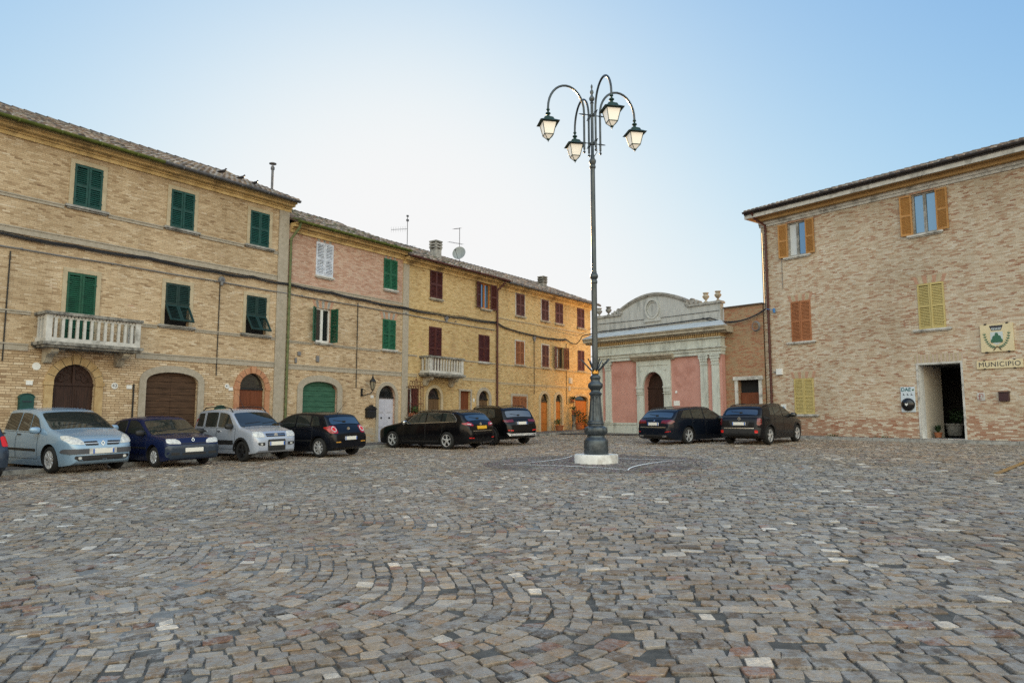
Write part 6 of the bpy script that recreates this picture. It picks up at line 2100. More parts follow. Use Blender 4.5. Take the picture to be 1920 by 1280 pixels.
# large dark off-road estate
SUV = dict(scale=.95, L=4.66, W=1.88, wb=2.74, fo=.92, r=.36, paint='black2', tum=.30, spokes=5, ww=.23, rc=.1, rstyle='twin', rim='alloy_dark', arch=.07,
    top=[(0, .66), (.03, .8), (.12, .92), (.5, 1.02), (1.15, 1.11), (1.5, 1.34), (1.9, 1.57), (2.2, 1.64), (2.7, 1.67), (3.4, 1.655), (4.0, 1.6), (4.18, 1.55), (4.36, 1.25), (4.46, 1.08), (4.58, .98), (4.64, .82), (4.66, .6)],
    bot=[(0, .42), (.1, .3), (.5, .25), (4.0, .26), (4.5, .34), (4.66, .48)],
    wid=[(0, .6), (.05, .7), (.2, .8), (.5, .88), (1.2, .93), (2.6, .94), (3.7, .93), (4.3, .87), (4.55, .8), (4.66, .7)],
    belt=[(0, 1.0), (1.2, 1.07), (2.7, 1.1), (4.5, 1.15)],
    glass=dict(side=[(1.5, 2.4, 1.9, 2.4), (2.46, 3.2, 2.46, 3.2), (3.26, 3.85, 3.26, 3.7)], front=(1.2, 1.92), rear=(4.38, 4.2), topgap=.12, rgb=.14),
    doors=[(1.45, 2.44, 1.0), (2.46, 3.3, 1.01)], mirror=(1.55, 1.14),
    plates=[('B', .93, 'plate'), ('F', .6, 'plate')], rails=(1.95, 4.0, .04, 'car_plastic'), aerial=(3.9, .05, 0),
    decals=[
        ('taillight', [(.40, .98), (.80, .96), (.84, 1.06), (.40, 1.08)], 'B', 'taillight_dark', True, dict(rnd=.025, off=.012, res=.06)),
        ('reflector', [(.5, .60), (.74, .62), (.74, .66), (.5, .64)], 'B', 'reflector', True, dict(rnd=.01, off=.026)),
        ('skid_plate', [(-.70, .42), (.70, .42), (.78, .54), (.6, .50), (-.6, .50), (-.78, .54)], 'B', 'alloy', False, dict(rnd=.02, off=.024)),
        ('bumper', [(-.78, .40), (.78, .40), (.82, .82), (-.82, .82)], 'B', 'paint', False, dict(rnd=.05, off=.02)),
        ('plate_recess', [(-.36, .85), (.36, .85), (.36, 1.0), (-.36, 1.0)], 'B', 'car_plastic', False, dict(rnd=.02, off=.004)),
        ('wheel_arch_trim', [(.92 + .48 * math.cos(t), .36 + .48 * math.sin(t)) for t in np.linspace(PI, 0, 13)] + [(.92 + .43 * math.cos(t), .36 + .43 * math.sin(t)) for t in np.linspace(0, PI, 13)], 'L', 'car_plastic', True, dict(rnd=.002, off=.014, res=.3)),
        ('wheel_arch_trim', [(3.66 + .48 * math.cos(t), .36 + .48 * math.sin(t)) for t in np.linspace(PI, 0, 13)] + [(3.66 + .43 * math.cos(t), .36 + .43 * math.sin(t)) for t in np.linspace(0, PI, 13)], 'L', 'car_plastic', True, dict(rnd=.002, off=.014, res=.3)),
        ('headlight', [(.4, .78), (.68, .8), (.74, .9), (.5, .88)], 'F', 'headlight', True, dict(rnd=.03, off=.01)),
    ])
# graphite estate on the right
ESTATE2 = dict(ESTATE, L=4.94, W=1.87, wb=2.91, fo=.93, paint='graphite', spokes=5, rstyle='twin', rim='alloy', r=.335,
    top=[(0, .55), (.03, .68), (.12, .74), (.5, .88), (1.0, .96), (1.4, 1.01), (1.75, 1.2), (2.15, 1.38), (2.45, 1.44), (2.9, 1.46), (3.6, 1.44), (4.2, 1.385), (4.36, 1.34), (4.64, 1.08), (4.76, 1.0), (4.86, .95), (4.92, .78), (4.94, .58)],
    bot=[(0, .34), (.1, .22), (.5, .17), (4.3, .18), (4.8, .26), (4.94, .38)],
    wid=[(0, .55), (.05, .66), (.2, .78), (.5, .86), (1.2, .915), (2.4, .935), (3.8, .925), (4.5, .88), (4.82, .81), (4.94, .72)],
    glass=dict(side=[(1.75, 2.75, 2.15, 2.75), (2.82, 3.55, 2.82, 3.55), (3.61, 4.3, 3.61, 4.02)], front=(1.45, 2.17), rear=(4.66, 4.4), topgap=.1, trim=False, rgb=.1),
    plates=[('B', .80, 'plate'), ('F', .45, 'plate')], rails=(2.15, 4.2, .015, 'car_plastic'), mirmat=None, emblem=[],
    decals=[
        ('taillight', [(.36, .83), (.80, .80), (.84, .90), (.80, .955), (.40, .935)], 'B', 'taillight_dark', True, dict(rnd=.03, off=.012, res=.06)),
        ('emblem', [(-.12 + .052 * k + .03 * math.cos(t), .915 + .03 * math.sin(t)) for k in (2,) for t in np.linspace(0, 2 * PI, 11)[:-1]], 'B', 'chrome', False, dict(rnd=.005, off=.01)),
        ('bumper_chrome', [(-.62, .655), (.62, .655), (.62, .685), (-.62, .685)], 'B', 'chrome', False, dict(rnd=.008, off=.026)),
        ('bumper', [(-.78, .3), (.78, .3), (.82, .64), (-.82, .64)], 'B', 'paint', False, dict(rnd=.05, off=.02)),
        ('reflector', [(.6, .47), (.78, .5), (.78, .54), (.6, .51)], 'B', 'taillight', True, dict(rnd=.01, off=.024)),
        ('lower_trim', [(-.7, .29), (.7, .29), (.72, .38), (-.72, .38)], 'B', 'car_plastic', False, dict(rnd=.03, off=.026)),
        ('exhaust_trim', [(.46, .32), (.66, .32), (.66, .36), (.46, .36)], 'B', 'chrome', True, dict(rnd=.015, off=.03)),
        ('headlight', [(.4, .6), (.68, .64), (.74, .74), (.5, .7)], 'F', 'headlight', True, dict(rnd=.03, off=.01)),
    ])
# small dark crossover on the right
CROSS = dict(L=4.30, W=1.80, wb=2.60, fo=.88, r=.345, paint='brownblack', tum=.33, spokes=5, ww=.21, rc=.1, rstyle='twin', rim='alloy', arch=.06,
    top=[(0, .66), (.03, .8), (.12, .88), (.5, .97), (1.1, 1.05), (1.4, 1.24), (1.8, 1.46), (2.1, 1.53), (2.5, 1.555), (3.2, 1.53), (3.7, 1.46), (3.84, 1.42), (4.04, 1.17), (4.12, 1.08), (4.22, 1.06), (4.27, .92), (4.30, .6)],
    bot=[(0, .4), (.1, .28), (.5, .22), (3.8, .24), (4.15, .34), (4.30, .46)],
    wid=[(0, .6), (.05, .69), (.2, .78), (.5, .84), (1.2, .89), (2.4, .90), (3.4, .895), (4.0, .84), (4.22, .78), (4.30, .7)],
    belt=[(0, .95), (1.1, 1.01), (2.5, 1.05), (4.2, 1.12)],
    glass=dict(side=[(1.4, 2.25, 1.78, 2.25), (2.32, 3.0, 2.32, 2.98), (3.06, 3.42, 3.05, 3.3)], front=(1.15, 1.82), rear=(4.05, 3.86), topgap=.115, rgb=.14, rgt=.14),
    doors=[(1.3, 2.28, .93), (2.3, 3.1, .95)], mirror=(1.46, 1.08), mirmat='car_plastic',
    plates=[('B', .80, 'plate'), ('F', .5, 'plate')], rails=(2.0, 3.6, .015, 'car_plastic'),
    emblem=[('B', .985, 'shield')],
    decals=[
        ('taillight_band', [(-.80, 1.02), (.80, 1.02), (.80, 1.085), (-.80, 1.085)], 'B', 'car_plastic', False, dict(rnd=.02, off=.012)),
        ('taillight', [(.70, .78), (.76, .72), (.81, .78), (.80, 1.0), (.70, 1.0)], 'B', 'taillight_dark', True, dict(rnd=.03, off=.012, res=.06)),
        ('plate_recess', [(-.33, .70), (.33, .70), (.42, .90), (-.42, .90)], 'B', 'car_plastic', False, dict(rnd=.03, off=.003)),
        ('bumper_chrome', [(-.60, .615), (.60, .615), (.60, .645), (-.60, .645)], 'B', 'chrome', False, dict(rnd=.008, off=.026)),
        ('bumper', [(-.76, .36), (.76, .36), (.80, .66), (-.80, .66)], 'B', 'car_plastic', False, dict(rnd=.05, off=.02)),
        ('reflector', [(.62, .45), (.72, .45), (.72, .56), (.62, .56)], 'B', 'reflector', True, dict(rnd=.04, off=.026)),
        ('wheel_arch_trim', [(.88 + .455 * math.cos(t), .345 + .455 * math.sin(t)) for t in np.linspace(PI, 0, 13)] + [(.88 + .405 * math.cos(t), .345 + .405 * math.sin(t)) for t in np.linspace(0, PI, 13)], 'L', 'car_plastic', True, dict(rnd=.002, off=.014, res=.3)),
        ('wheel_arch_trim', [(3.48 + .455 * math.cos(t), .345 + .455 * math.sin(t)) for t in np.linspace(PI, 0, 13)] + [(3.48 + .405 * math.cos(t), .345 + .405 * math.sin(t)) for t in np.linspace(0, PI, 13)], 'L', 'car_plastic', True, dict(rnd=.002, off=.014, res=.3)),
        ('headlight', [(.4, .74), (.68, .76), (.74, .86), (.5, .84)], 'F', 'headlight', True, dict(rnd=.03, off=.01)),
    ])
# dark hatchback cut off by the left edge
EDGE = dict(POLO, paint='bluegrey', plates=[('F', .5, 'plate'), ('B', .60, 'plate')], emblem=[], aerial=None,
    decals=[
        ('taillight', [(.58, .78), (.76, .78), (.76, 1.02), (.60, 1.0)], 'B', 'reflector', True, dict(rnd=.04, off=.012, res=.06)),
        ('bumper', [(-.72, .32), (.72, .32), (.75, .70), (-.75, .70)], 'B', 'paint', False, dict(rnd=.05, off=.022)),
        ('headlight', [(.4, .66), (.66, .68), (.7, .78), (.45, .76)], 'F', 'headlight', True, dict(rnd=.03, off=.01)),
    ])
hw = lambda s: s['W'] / 2 - .13
PLACE = [
    (MPV, 'people_carrier', 'ice blue people carrier parked nose out below the balcony and the big arched door', -33, 'FR', (-11.83, 18.77)),
    (HATCH, 'hatchback', 'small navy hatchback parked nose out in front of the brown garage door', -37, 'FR', (-9.89, 20.25)),
    (MINI4, 'small_car', 'small tall silver car with black roof rails parked nose out', -37, 'FR', (-8.12, 22.06)),
    (POLO, 'hatchback', 'black hatchback with round red tail lights parked in front of the green garage door', 147, 'RL', (-6.2, 23.53)),
    (ESTATE, 'estate_car', 'long black estate car with a yellow rear plate', 144, 'RL', (-2.38, 27.02)),
    (SUV, 'off_road_car', 'large black off-road car with a silver rear skid plate behind the estate car', 127, 'RL', (-0.74, 29.54)),
    (ESTATE2, 'estate_car', 'dark graphite estate car with a white plate parked in front of the chapel', 40, 'RR', (6.91, 28.62)),
    (CROSS, 'crossover_car', 'dark crossover car parked nose to the town hall beside the graphite estate', 47, 'RR', (9.74, 27.6)),
    (EDGE, 'hatchback', 'dark car cut off by the left picture edge showing one red tail light', 150, 'RR', (-12.15, 17.09)),
]
for sp, nm, lb, hd, wh, (gx, gy) in PLACE:      # which wheel stands where on the square, in metres
    ax_ = sp['fo'] + (sp['wb'] if wh[0] == 'R' else 0)
    build_car(sp, nm, lb, gx, gy, hd, (ax_, hw(sp) * (1 if wh[1] == 'L' else -1)))
# ------------------------------------------------------------------ pavements
def pavement(name, F, u0, u1, y0, y1, h, mat, kerbm, kw=.14):
    mb = MB()
    n = 20
    def P(u, y, dz):
        p = F.at(u, y); return (p.x, p.y, G(p.x, p.y) + dz)
    for i in range(n):
        a, b = u0 + (u1 - u0) * i / n, u0 + (u1 - u0) * (i + 1) / n
        mb.quad(P(a, y0 + kw, h - .006), P(b, y0 + kw, h - .006), P(b, y1, h - .006), P(a, y1, h - .006), 0)
        g = .006
        mb.hexa([P(a + g, y0, -.05), P(b - g, y0, -.05), P(b - g, y0 + kw, -.05), P(a + g, y0 + kw, -.05), P(a + g, y0, h), P(b - g, y0, h), P(b - g, y0 + kw, h), P(a + g, y0 + kw, h)], 1)
    return tag(mb.build(name, [mat, kerbm]), kind='structure')


MT['pave_dark'] = mottle('dark_stone_pavement', (.07, .062, .058), (.16, .145, .135), 4, .9, .4)
pavement('pavement_along_houses', LF, -16, 24, -2.0, .05, .12, MT['pave_dark'], MT['stone_grey'])
pavement('pavement_along_town_hall', RF, 0, 17, -.62, .05, .13, MT['pave_dark'], MT['stone_grey'])
mb = MB()
q = [CF.at(-3.6, 4.5), CF.at(-1.0, -2.5), CF.at(7.9, -.55), CF.at(9.6, -.3), CF.at(9.6, .6), CF.at(-.4, .1), CF.at(-.4, 4.5)]
mb.poly([(p.x, p.y, G(p.x, p.y) + .05) for p in q])
tag(mb.build('chapel_forecourt_pavement', MT['pave_dark']), kind='structure')

# ------------------------------------------------------------------ cables
def sag_line(pts, sag, n=10):
    out = []
    for k, (a, b) in enumerate(zip(pts[:-1], pts[1:])):
        a, b = Vector(a), Vector(b)
        for i in range(n):
            t = i / n
            p = a.lerp(b, t); p.z -= sag * 4 * t * (1 - t) * (.6 + .8 * random.random()) if False else sag * 4 * t * (1 - t)
            out.append(p)
    out.append(Vector(pts[-1]))
    return out


mb = MB()
us = [(-15, 6.72), (-12, 6.74), (-9.5, 6.78), (-7.6, 6.75), (-5.4, 6.78), (-3, 6.76), (-1.5, 6.8), (0, 6.76), (2.2, 6.72), (4, 6.66), (6.4, 6.62), (8.5, 6.62), (10.5, 6.66), (13.4, 6.72), (14.2, 6.5), (16.9, 6.35), (19.0, 6.32), (20.4, 6.42)]
for dy, dz, r in ((-.07, 0, .026), (-.1, -.035, .02), (-.06, .05, .015)):
    mb.tube(sag_line([LF.at(u, dy + random.uniform(-.01, .01), z + dz + random.uniform(-.02, .02)) for u, z in us], .035, 6), r, 6)
tag(mb.build('cable_bundle', MT['cable'], smooth=60), 'thick black cable bundle sagging along the house fronts above the middle windows', 'cable')
mb = MB()
mb.tube(sag_line([LF.at(u, -.05, z) for u, z in ((-15, 6.42), (-9, 6.4), (-6.5, 6.42), (-3, 6.42), (0, 6.4), (3.6, 6.38), (6.5, 6.36), (10, 6.3), (13.2, 6.3))], .012, 6), .02, 6)
for u in (-9, -6.5, -3, .7, 3.6, 6.5, 10):
    p = LF.at(u, -.05, 6.41); mb.ball(p, .035, 6)
tag(mb.build('conduit', MT['cable_grey'], smooth=60), 'thin grey conduit running along the house fronts just below the cable bundle', 'cable')
mb = MB()
path = [LF.at(20.4, -.1, 6.42), LF.at(21.5, -.1, 6.25), CF.at(-.9, -.62, 6.3), CF.at(.1, -.1, 6.5), CF.at(3.4, -.06, 6.52), CF.at(7.0, -.06, 6.58)]
mb.tube(sag_line(path[:3], .08, 8) + sag_line(path[3:], .01, 6), .028, 6)
mb.tube(sag_line([CF.at(7.0, -.06, 6.58), CF.at(8.4, -.1, 6.0) if False else RF.at(.25, -.2, 6.75)], .38, 16), .03, 6)
mb.tube(sag_line([CF.at(6.6, -.08, 6.62), RF.at(.25, -.24, 6.7)], .42, 16), .022, 6)
mb.tube([RF.at(.25, -.2, 6.75), RF.at(.18, -.16, 7.2), RF.at(.18, -.16, 10.4)], .022, 6)
tag(mb.build('cable', MT['cable'], smooth=60), 'black cable crossing the chapel attic and swinging over to the town hall corner', 'cable')
mb = MB(); mb.tube(sag_line([LF.at(17.8, -.1, 6.9), LF.at(21.5, -.2, 6.75), CF.at(-.2, -.03, 6.95), CF.at(7.5, -.02, 6.9)], .03, 6), .012, 5)
tag(mb.build('wire', MT['cable'], smooth=60), 'thin upper wire from the corner house along the chapel attic', 'cable')
mb = MB()
c0 = CF.at(9.35, .12, 5.95)
for k in range(3):
    mb.tube([c0 + Vector((CF.d.x, CF.d.y, 0)) * (.2 - .015 * k) * math.cos(a) + Vector((0, 0, 1)) * (.24 - .015 * k) * math.sin(a) - Vector((CF.n.x, CF.n.y, 0)) * .03 * k for a in np.linspace(0, 2 * PI, 25)], .018, 6)
tag(mb.build('cable_coil', MT['cable_grey'], smooth=60), 'pale coil of cable hung on the low brick wall by the brown downpipe', 'cable')
bl = MB(); bl.lathe([(.001, -.1), (.06, -.1), (.06, .1), (.001, .1)], RF.at(.62, -.12, 6.62), 10); bl.tube([RF.at(.62, -.12, 6.65), RF.at(.4, -.2, 6.7), RF.at(.25, -.2, 6.75)], .014, 5)
tag(bl.build('insulator', plain('blue_plastic', (.02, .16, .42), .4)), 'small blue cable joint at the town hall corner', 'cable joint')
for u, z, lb in ((-2.75, 6.5, 'round grey junction box under the cable bundle on the tall house'), (9.3, 6.5, 'round grey junction box under the cable bundle on the ochre house with maroon shutters'), (16.95, 6.2, 'round dark junction box under the cables on the corner house')):
    o = thing('junction_box', lb, 'junction box', LF.at(u, 0, z), LF.rz, 'cable junction boxes')
    b = MB(); b.lathe([(.001, -.1), (.1, -.1), (.12, -.06), (.12, 0)], n=14, axis='y'); b.lathe([(.05, -.2), (.06, -.1), (.06, .1)], (0, -.05, 0), 10); b.build('case', MT['cable_grey'], o, smooth=40)
    b = MB(); b.lathe([(.001, -.115), (.06, -.112), (.07, -.1)], n=12, axis='y'); b.build('lid', MT['gutter_grey'], o, smooth=40)

# ------------------------------------------------------------------ letter boxes, lantern, pots
def letter_box(label, F, u, z, w, h, mat, top='round'):
    o = thing('letter_box', label, 'letter box', F.at(u, 0, z), F.rz)
    b = MB()
    if top == 'round':
        b.prism([(-w / 2, 0), (w / 2, 0), (w / 2, h * .75)] + [(w / 2 * math.cos(t), h * .75 + h * .25 * math.sin(t)) for t in np.linspace(0, PI, 9)[1:-1]] + [(-w / 2, h * .75)], -.14, 0)
        b.build('box', mat, o)
        b = MB(); b.prism([(w * .56 * math.cos(t), h * .75 + h * .3 * math.sin(t)) for t in np.linspace(0, PI, 9)] + [(w * .5 * math.cos(t), h * .75 + h * .26 * math.sin(t)) for t in np.linspace(PI, 0, 9)], -.16, 0); b.build('lid', mat, o)
    else:
        b.box(-w / 2, w / 2, -.16, 0, 0, h * .65); b.build('box', mat, o, bevel=.01)
        b = MB(); b.prism([(-w * .58, h * .65), (w * .58, h * .65), (w * .3, h * .85), (w * .1, h * .9), (0, h), (-w * .1, h * .9), (-w * .3, h * .85)], -.19, 0); b.build('lid', mat, o)
    b = MB(); b.box(-w * .32, w * .32, -.147 if top == 'round' else -.167, -.14, h * .5, h * .56); b.build('slot', MT['ink'], o)
    return o


letter_box('dark green round topped letter box left of the big arched door', LF, -8.62, 1.85, .36, .45, MT['green1'])
letter_box('small green round topped letter box beside the reddish arched door', LF, -2.62, 1.55, .34, .5, MT['green1'])
letter_box('black letter box with a pitched lid beside the pale lilac door', LF, 4.43, 1.65, .5, .55, MT['iron'], 'pitched')
wl = thing('wall_lantern', 'black wrought iron lantern on a curved bracket left of the pale lilac door', 'lantern', LF.at(3.95, 0, 2.55), LF.rz)
b = MB(); b.box(-.05, .05, -.03, 0, 0, .34); b.tube([(0, -.02, .1), (.0, -.14, .02), (.06, -.3, .08), (.22, -.34, .12), (.32, -.34, .24)], .02, 6); b.tube([(0, -.02, .25), (.0, -.12, .3), (.05, -.2, .22), (.02, -.14, .16)], .014, 6)
b.build('bracket', MT['iron'], wl)
b = MB()
c = (.32, -.34, .26)
for k in range(6):
    a = PI * k / 3
    b.tube([(c[0] + .07 * math.cos(a), c[1] + .07 * math.sin(a), c[2] + .04), (c[0] + .13 * math.cos(a), c[1] + .13 * math.sin(a), c[2] + .36)], .009, 5)
b.lathe([(.001, 0), (.05, 0), (.08, .04), (.001, .05)], c, 6); b.lathe([(.15, .36), (.14, .39), (.06, .5), (.035, .52), (.05, .55), (.02, .6), (.012, .7), (.001, .72)], c, 12)
b.build('frame', MT['iron'], wl)
b = MB(); b.lathe([(.065, .045), (.12, .355)], c, 6); b.build('pane', plain('old_lantern_glass', (.25, .22, .16), .2), wl)

potted('potted_plant', 'terracotta trough of greenery between the two arched corner house doors', LF, 18.85, -.5, .3, .35, 130, .26, .3)
potted('potted_plant', 'large bushy plant in a terracotta pot beside the boarded corner door', LF, 20.95, -.55, .55, .8, 320, .24, .4, leafm='leaf_dark')
potted('potted_plant', 'low spreading plant in front of the boarded corner door', LF, 21.9, -.6, .45, .35, 220, .2, .22, leafm='leaf_dark')
potted('potted_plant', 'tall leafy plant at the right jamb of the boarded corner door', LF, 23.05, -.4, .3, .7, 160, .18, .3, leafm='leaf_dark')
h = potted('potted_plant', 'small pot hung on the corner house wall beside the boarded door', LF, 20.85, -.2, .2, .12, 90, .14, .2, zoff=1.75, leafm='leaf_dark')
h2 = potted('potted_plant', 'clay pot on a stand under the hung pot by the boarded door', LF, 20.75, -.35, .18, .2, 70, .17, .3, zoff=1.0, leafm='leaf_dark')
b = MB(); b.lathe([(.2, -.9), (.14, -.85), (.1, -.5), (.14, -.05), (.17, 0)], n=12); b.build('stand', MT['stone_old'], h2, smooth=40)
b = MB(); b.tube([(0, 0, -.02), (0, .2, -.05)], .015, 5); b.lathe([(.19, 0), (.19, .03)], n=14); b.build('wall_hook', MT['iron'], h)
potted('potted_plant', 'spiky plant in a pot inside the town hall entrance', RF, 7.05, .75, .3, .4, 46, .15, .2, kind='blades', leafm='leaf_dark', zoff=.15)
potted('potted_plant', 'large dark leafy plant at the back of the town hall entrance', RF, 6.9, 2.75, .55, .55, 480, .36, .5, mat='stone_grey', leafm='leaf_dark', zoff=.15)
wg = thing('window_box', 'planted window box behind the red iron grille', 'window box', LF.at(7.1, -.1, 1.73), LF.rz)
b = MB(); b.box(-.3, .3, -.05, .1, 0, .14); b.build('trough', MT['terracotta'], wg, bevel=.01)
b = MB(); leaf_ball(b, (-.1, 0, .3), .24, 90, .05); leaf_ball(b, (.15, 0, .25), .2, 60, .05); b.build('foliage', MT['leaf'], wg)

# ------------------------------------------------------------------ aerials, dish, birds
MT['dish'] = mottle('grey_dish_paint', (.2, .22, .22), (.3, .32, .32), 5, .5, .1)


def tv_aerial(label, u, y, zb, hgt, kind):
    o = thing('tv_aerial', label, 'aerial', LF.at(u, y, zb - .3), LF.rz)
    b = MB(); b.tube([(0, 0, 0), (0, 0, hgt)], .018, 6); b.build('mast', MT['gutter_grey'], o)
    def array(fn):
        b = MB(); fn(b); b.build('antenna_array', MT['gutter_grey'], o)
    def yagi(b, p, q, n, off, r1, r2):
        p, q, off = Vector(p), Vector(q), Vector(off)
        b.tube([p, q], r1, 5)
        for t in np.linspace(0, 1, n): b.tube([p.lerp(q, t) - off, p.lerp(q, t) + off], r2, 4)
    if kind == 0:
        array(lambda b: yagi(b, (-.85, .3, hgt * .62 - .1), (0, 0, hgt * .66), 8, (0, 0, .14), .012, .006))
        array(lambda b: yagi(b, (-.35, 0, hgt * .22), (.4, 0, hgt * .26), 6, (0, .2, 0), .012, .006))
        array(lambda b: b.box(-.06, .06, -.04, .04, hgt * .85, hgt * .9)); array(lambda b: b.box(-.05, .05, -.04, .04, hgt * .96, hgt))
    else:
        array(lambda b: yagi(b, (-.45, 0, hgt * .93), (0, 0, hgt * .98), 6, (0, .15, 0), .018, .007))
        array(lambda b: yagi(b, (-.9, 0, hgt * .58), (.25, 0, hgt * .62), 9, (0, .12, 0), .01, .005))
    if kind:
        b = MB()
        rings = []
        Rd = .38
        M_ = Matrix.Rotation(math.radians(20), 3, 'Z') @ Matrix.Rotation(math.radians(-75), 3, 'Y')
        cc = Vector((-.16, -.12, hgt * .36))
        n = 20
        vs = [cc]
        for k in (1, 2, 3, 4):
            for i in range(n):
                a = 2 * PI * i / n; q = Rd * k / 4
                vs.append(cc + M_ @ Vector((q * math.cos(a), q * math.sin(a), .5 * q * q)))
        fs = [(0, 1 + i, 1 + (i + 1) % n) for i in range(n)]
        for k in range(3):
            for i in range(n): fs.append((1 + k * n + i, 1 + (k + 1) * n + i, 1 + (k + 1) * n + (i + 1) % n, 1 + k * n + (i + 1) % n))
        vs2 = [v - M_ @ Vector((0, 0, .02)) for v in vs]
        b.add(vs, fs); b.add(vs2, [f[::-1] for f in fs])
        dd = b.build('satellite_dish', MT['dish'], o, smooth=60)
        b = MB(); e = cc + M_ @ Vector((-.1, 0, .62)); b.tube([cc + M_ @ Vector((-.4, 0, .05)), e], .012, 5); b.ball(e, .05, 6); b.build('feed_arm', MT['gutter_grey'], dd)
        b = MB(); b.tube([cc, (0, 0, hgt * .36)], .02, 5); b.build('dish_bracket', MT['gutter_grey'], dd)
    return o


tv_aerial('thin television aerial with two cross arms on the ochre roof', 9.0, 2.4, z3(2.4), 2.1, 0)
tv_aerial('aerial mast with a grey satellite dish on the ochre roof', 12.9, 2.2, z3(2.2), 2.35, 1)


def pigeon(label, u, y, z, rz, s):
    o = thing('pigeon', label, 'bird', LF.at(u, y, z), LF.rz + rz, 'pigeons on the roof edge')
    bm = bmesh.new()
    sk = [((-.20, 0, .07), .012), ((-.1, 0, .10), .035), ((0, 0, .14), .065), ((.08, 0, .18), .06), ((.12, 0, .235), .032), ((.145, 0, .275), .034), ((.185, 0, .27), .012)]
    vs = []
    mb = MB(); mb.tube([p for p, r in sk], [r for p, r in sk], 10)
    for sy in (-1, 1):
        mb.tube([(0, sy * .03, .1), (.02, sy * .03, 0)], .008, 5)
        mb.tube([(.06, sy * .055, .17), (-.06, sy * .06, .13), (-.17, sy * .03, .09)], [.02, .03, .008], 6)
    bm.free()
    o.scale = (s, s, s)
    return mb.build('body', MT['gutter_dark'], o, smooth=60)


z1f = lambda y: 9.97 + (y + .5) * math.tan(math.radians(23))
pigeon('pigeon standing on the tiles of the tall house, highest of the three', -2.35, .9, z1f(.9) + .07, -.4, .95)
pigeon('pigeon on the tiles of the tall house, middle of the three', -1.65, .75, z1f(.75) + .07, -.2, .9)
pigeon('pigeon sitting on the tiles of the tall house, nearest its flue pipe', -1.15, .6, z1f(.6) + .05, 0, .82)

# tufts of weeds at the foot of the town hall
for u, s, lb in ((3.2, .5, 'tuft of weeds at the foot of the town hall, left one'), (5.3, .7, 'tuft of weeds at the foot of the town hall, right one by the cabinet')):
    p = RF.at(u, -.12)
    b = MB()
    for k in range(26): blades(b, (p.x + random.uniform(-s, s) * RF.d.x * .6, p.y + random.uniform(-s, s) * RF.d.y * .6, G(p.x, p.y) + .13), 2, .12, .008, .9)
    tag(b.build('weed_tuft', MT['leaf']), lb, 'weeds')
# ------------------------------------------------------------------ camera, sky, sun
TH = math.atan(145 / 1350)     # the camera looks slightly upward
sc = bpy.context.scene
cam = bpy.data.cameras.new('camera')
cam.sensor_width = 36
cam.lens = 1350 / 1920 * 36
cam.clip_end = 2000
co = bpy.data.objects.new('camera', cam)
C.objects.link(co)
co.location = (0, 0, 1.6)
co.rotation_euler = (PI / 2 + TH, 0, 0)
sc.camera = co

SUN_AZ = Vector((-.15, .99, 0)).normalized()
SUN_EL = math.radians(13)
s = Vector((SUN_AZ.x * math.cos(SUN_EL), SUN_AZ.y * math.cos(SUN_EL), math.sin(SUN_EL)))
sun = bpy.data.lights.new('sun', 'SUN')
sun.energy = 5.0
sun.angle = math.radians(.5)
sun.color = (1.0, .66, .32)
so = bpy.data.objects.new('sun', sun)
C.objects.link(so)
so.location = s * 100
so.rotation_euler = (-s).to_track_quat('-Z', 'Y').to_euler()

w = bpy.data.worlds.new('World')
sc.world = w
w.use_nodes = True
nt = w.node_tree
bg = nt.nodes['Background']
sky = nt.nodes.new('ShaderNodeTexSky')
sky.sky_type = 'NISHITA'
sky.sun_disc = False
sky.sun_elevation = SUN_EL
sky.sun_rotation = math.atan2(SUN_AZ.x, SUN_AZ.y)
sky.air_density = 1.0
sky.dust_density = 1.0
sky.ozone_density = 1.5
SKY_G, EAST_FILL, SKY_OUT, WEST = (2.05, 3.15, 5.5), (8.9, 4.4, 2.15, 1), .5, .68
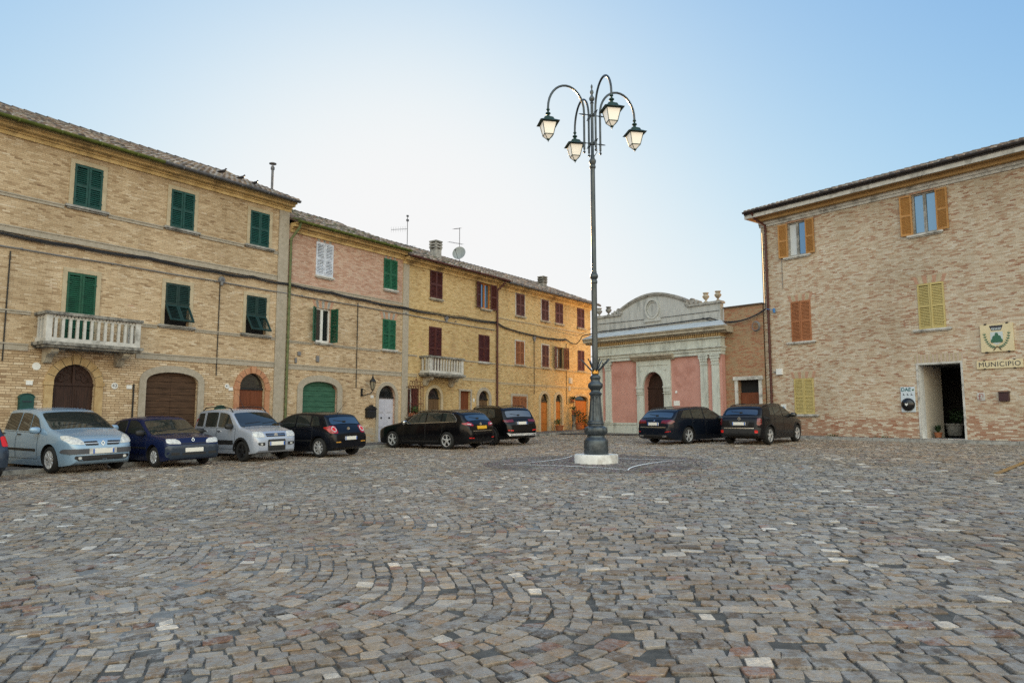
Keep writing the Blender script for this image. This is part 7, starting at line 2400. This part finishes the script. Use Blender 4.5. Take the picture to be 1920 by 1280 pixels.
# the sky's brightness range is compressed (it is far brighter round the sun), and the eastern sky behind the camera is brightened and warmed as added fill
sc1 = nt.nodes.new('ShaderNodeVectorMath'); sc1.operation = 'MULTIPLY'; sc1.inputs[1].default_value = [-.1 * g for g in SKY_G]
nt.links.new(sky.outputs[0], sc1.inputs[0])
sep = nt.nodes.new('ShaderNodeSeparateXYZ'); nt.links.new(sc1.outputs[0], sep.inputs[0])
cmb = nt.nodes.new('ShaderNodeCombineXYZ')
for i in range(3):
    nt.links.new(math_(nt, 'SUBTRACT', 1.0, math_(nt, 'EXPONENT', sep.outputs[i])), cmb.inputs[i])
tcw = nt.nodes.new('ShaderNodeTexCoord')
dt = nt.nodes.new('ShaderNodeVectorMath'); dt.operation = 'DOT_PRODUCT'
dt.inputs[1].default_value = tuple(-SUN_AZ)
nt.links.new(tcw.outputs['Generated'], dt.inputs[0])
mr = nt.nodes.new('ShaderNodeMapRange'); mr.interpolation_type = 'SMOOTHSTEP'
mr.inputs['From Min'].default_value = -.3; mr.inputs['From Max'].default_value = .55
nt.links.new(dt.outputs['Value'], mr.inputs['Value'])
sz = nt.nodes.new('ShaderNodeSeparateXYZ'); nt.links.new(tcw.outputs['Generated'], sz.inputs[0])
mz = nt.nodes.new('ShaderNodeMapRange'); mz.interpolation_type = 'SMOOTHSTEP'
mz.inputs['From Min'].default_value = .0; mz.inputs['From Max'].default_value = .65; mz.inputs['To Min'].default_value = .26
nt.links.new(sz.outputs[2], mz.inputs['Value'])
tint = mix(nt, math_(nt, 'MULTIPLY', mr.outputs[0], mz.outputs[0]), (WEST, WEST, WEST, 1), EAST_FILL)
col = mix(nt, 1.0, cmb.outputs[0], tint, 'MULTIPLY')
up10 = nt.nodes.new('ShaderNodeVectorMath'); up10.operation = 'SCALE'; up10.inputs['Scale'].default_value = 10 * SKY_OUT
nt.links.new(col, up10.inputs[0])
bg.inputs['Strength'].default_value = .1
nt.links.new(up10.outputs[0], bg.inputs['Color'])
vs_ = sc.view_settings
vs_.view_transform = 'Standard'
vs_.look = 'None'
vs_.gamma = 1
vs_.exposure = 1.45
sc.cycles.use_denoising = False
sc.cycles.max_bounces = 8
sc.cycles.diffuse_bounces = 5
sc.cycles.sample_clamp_indirect = 6
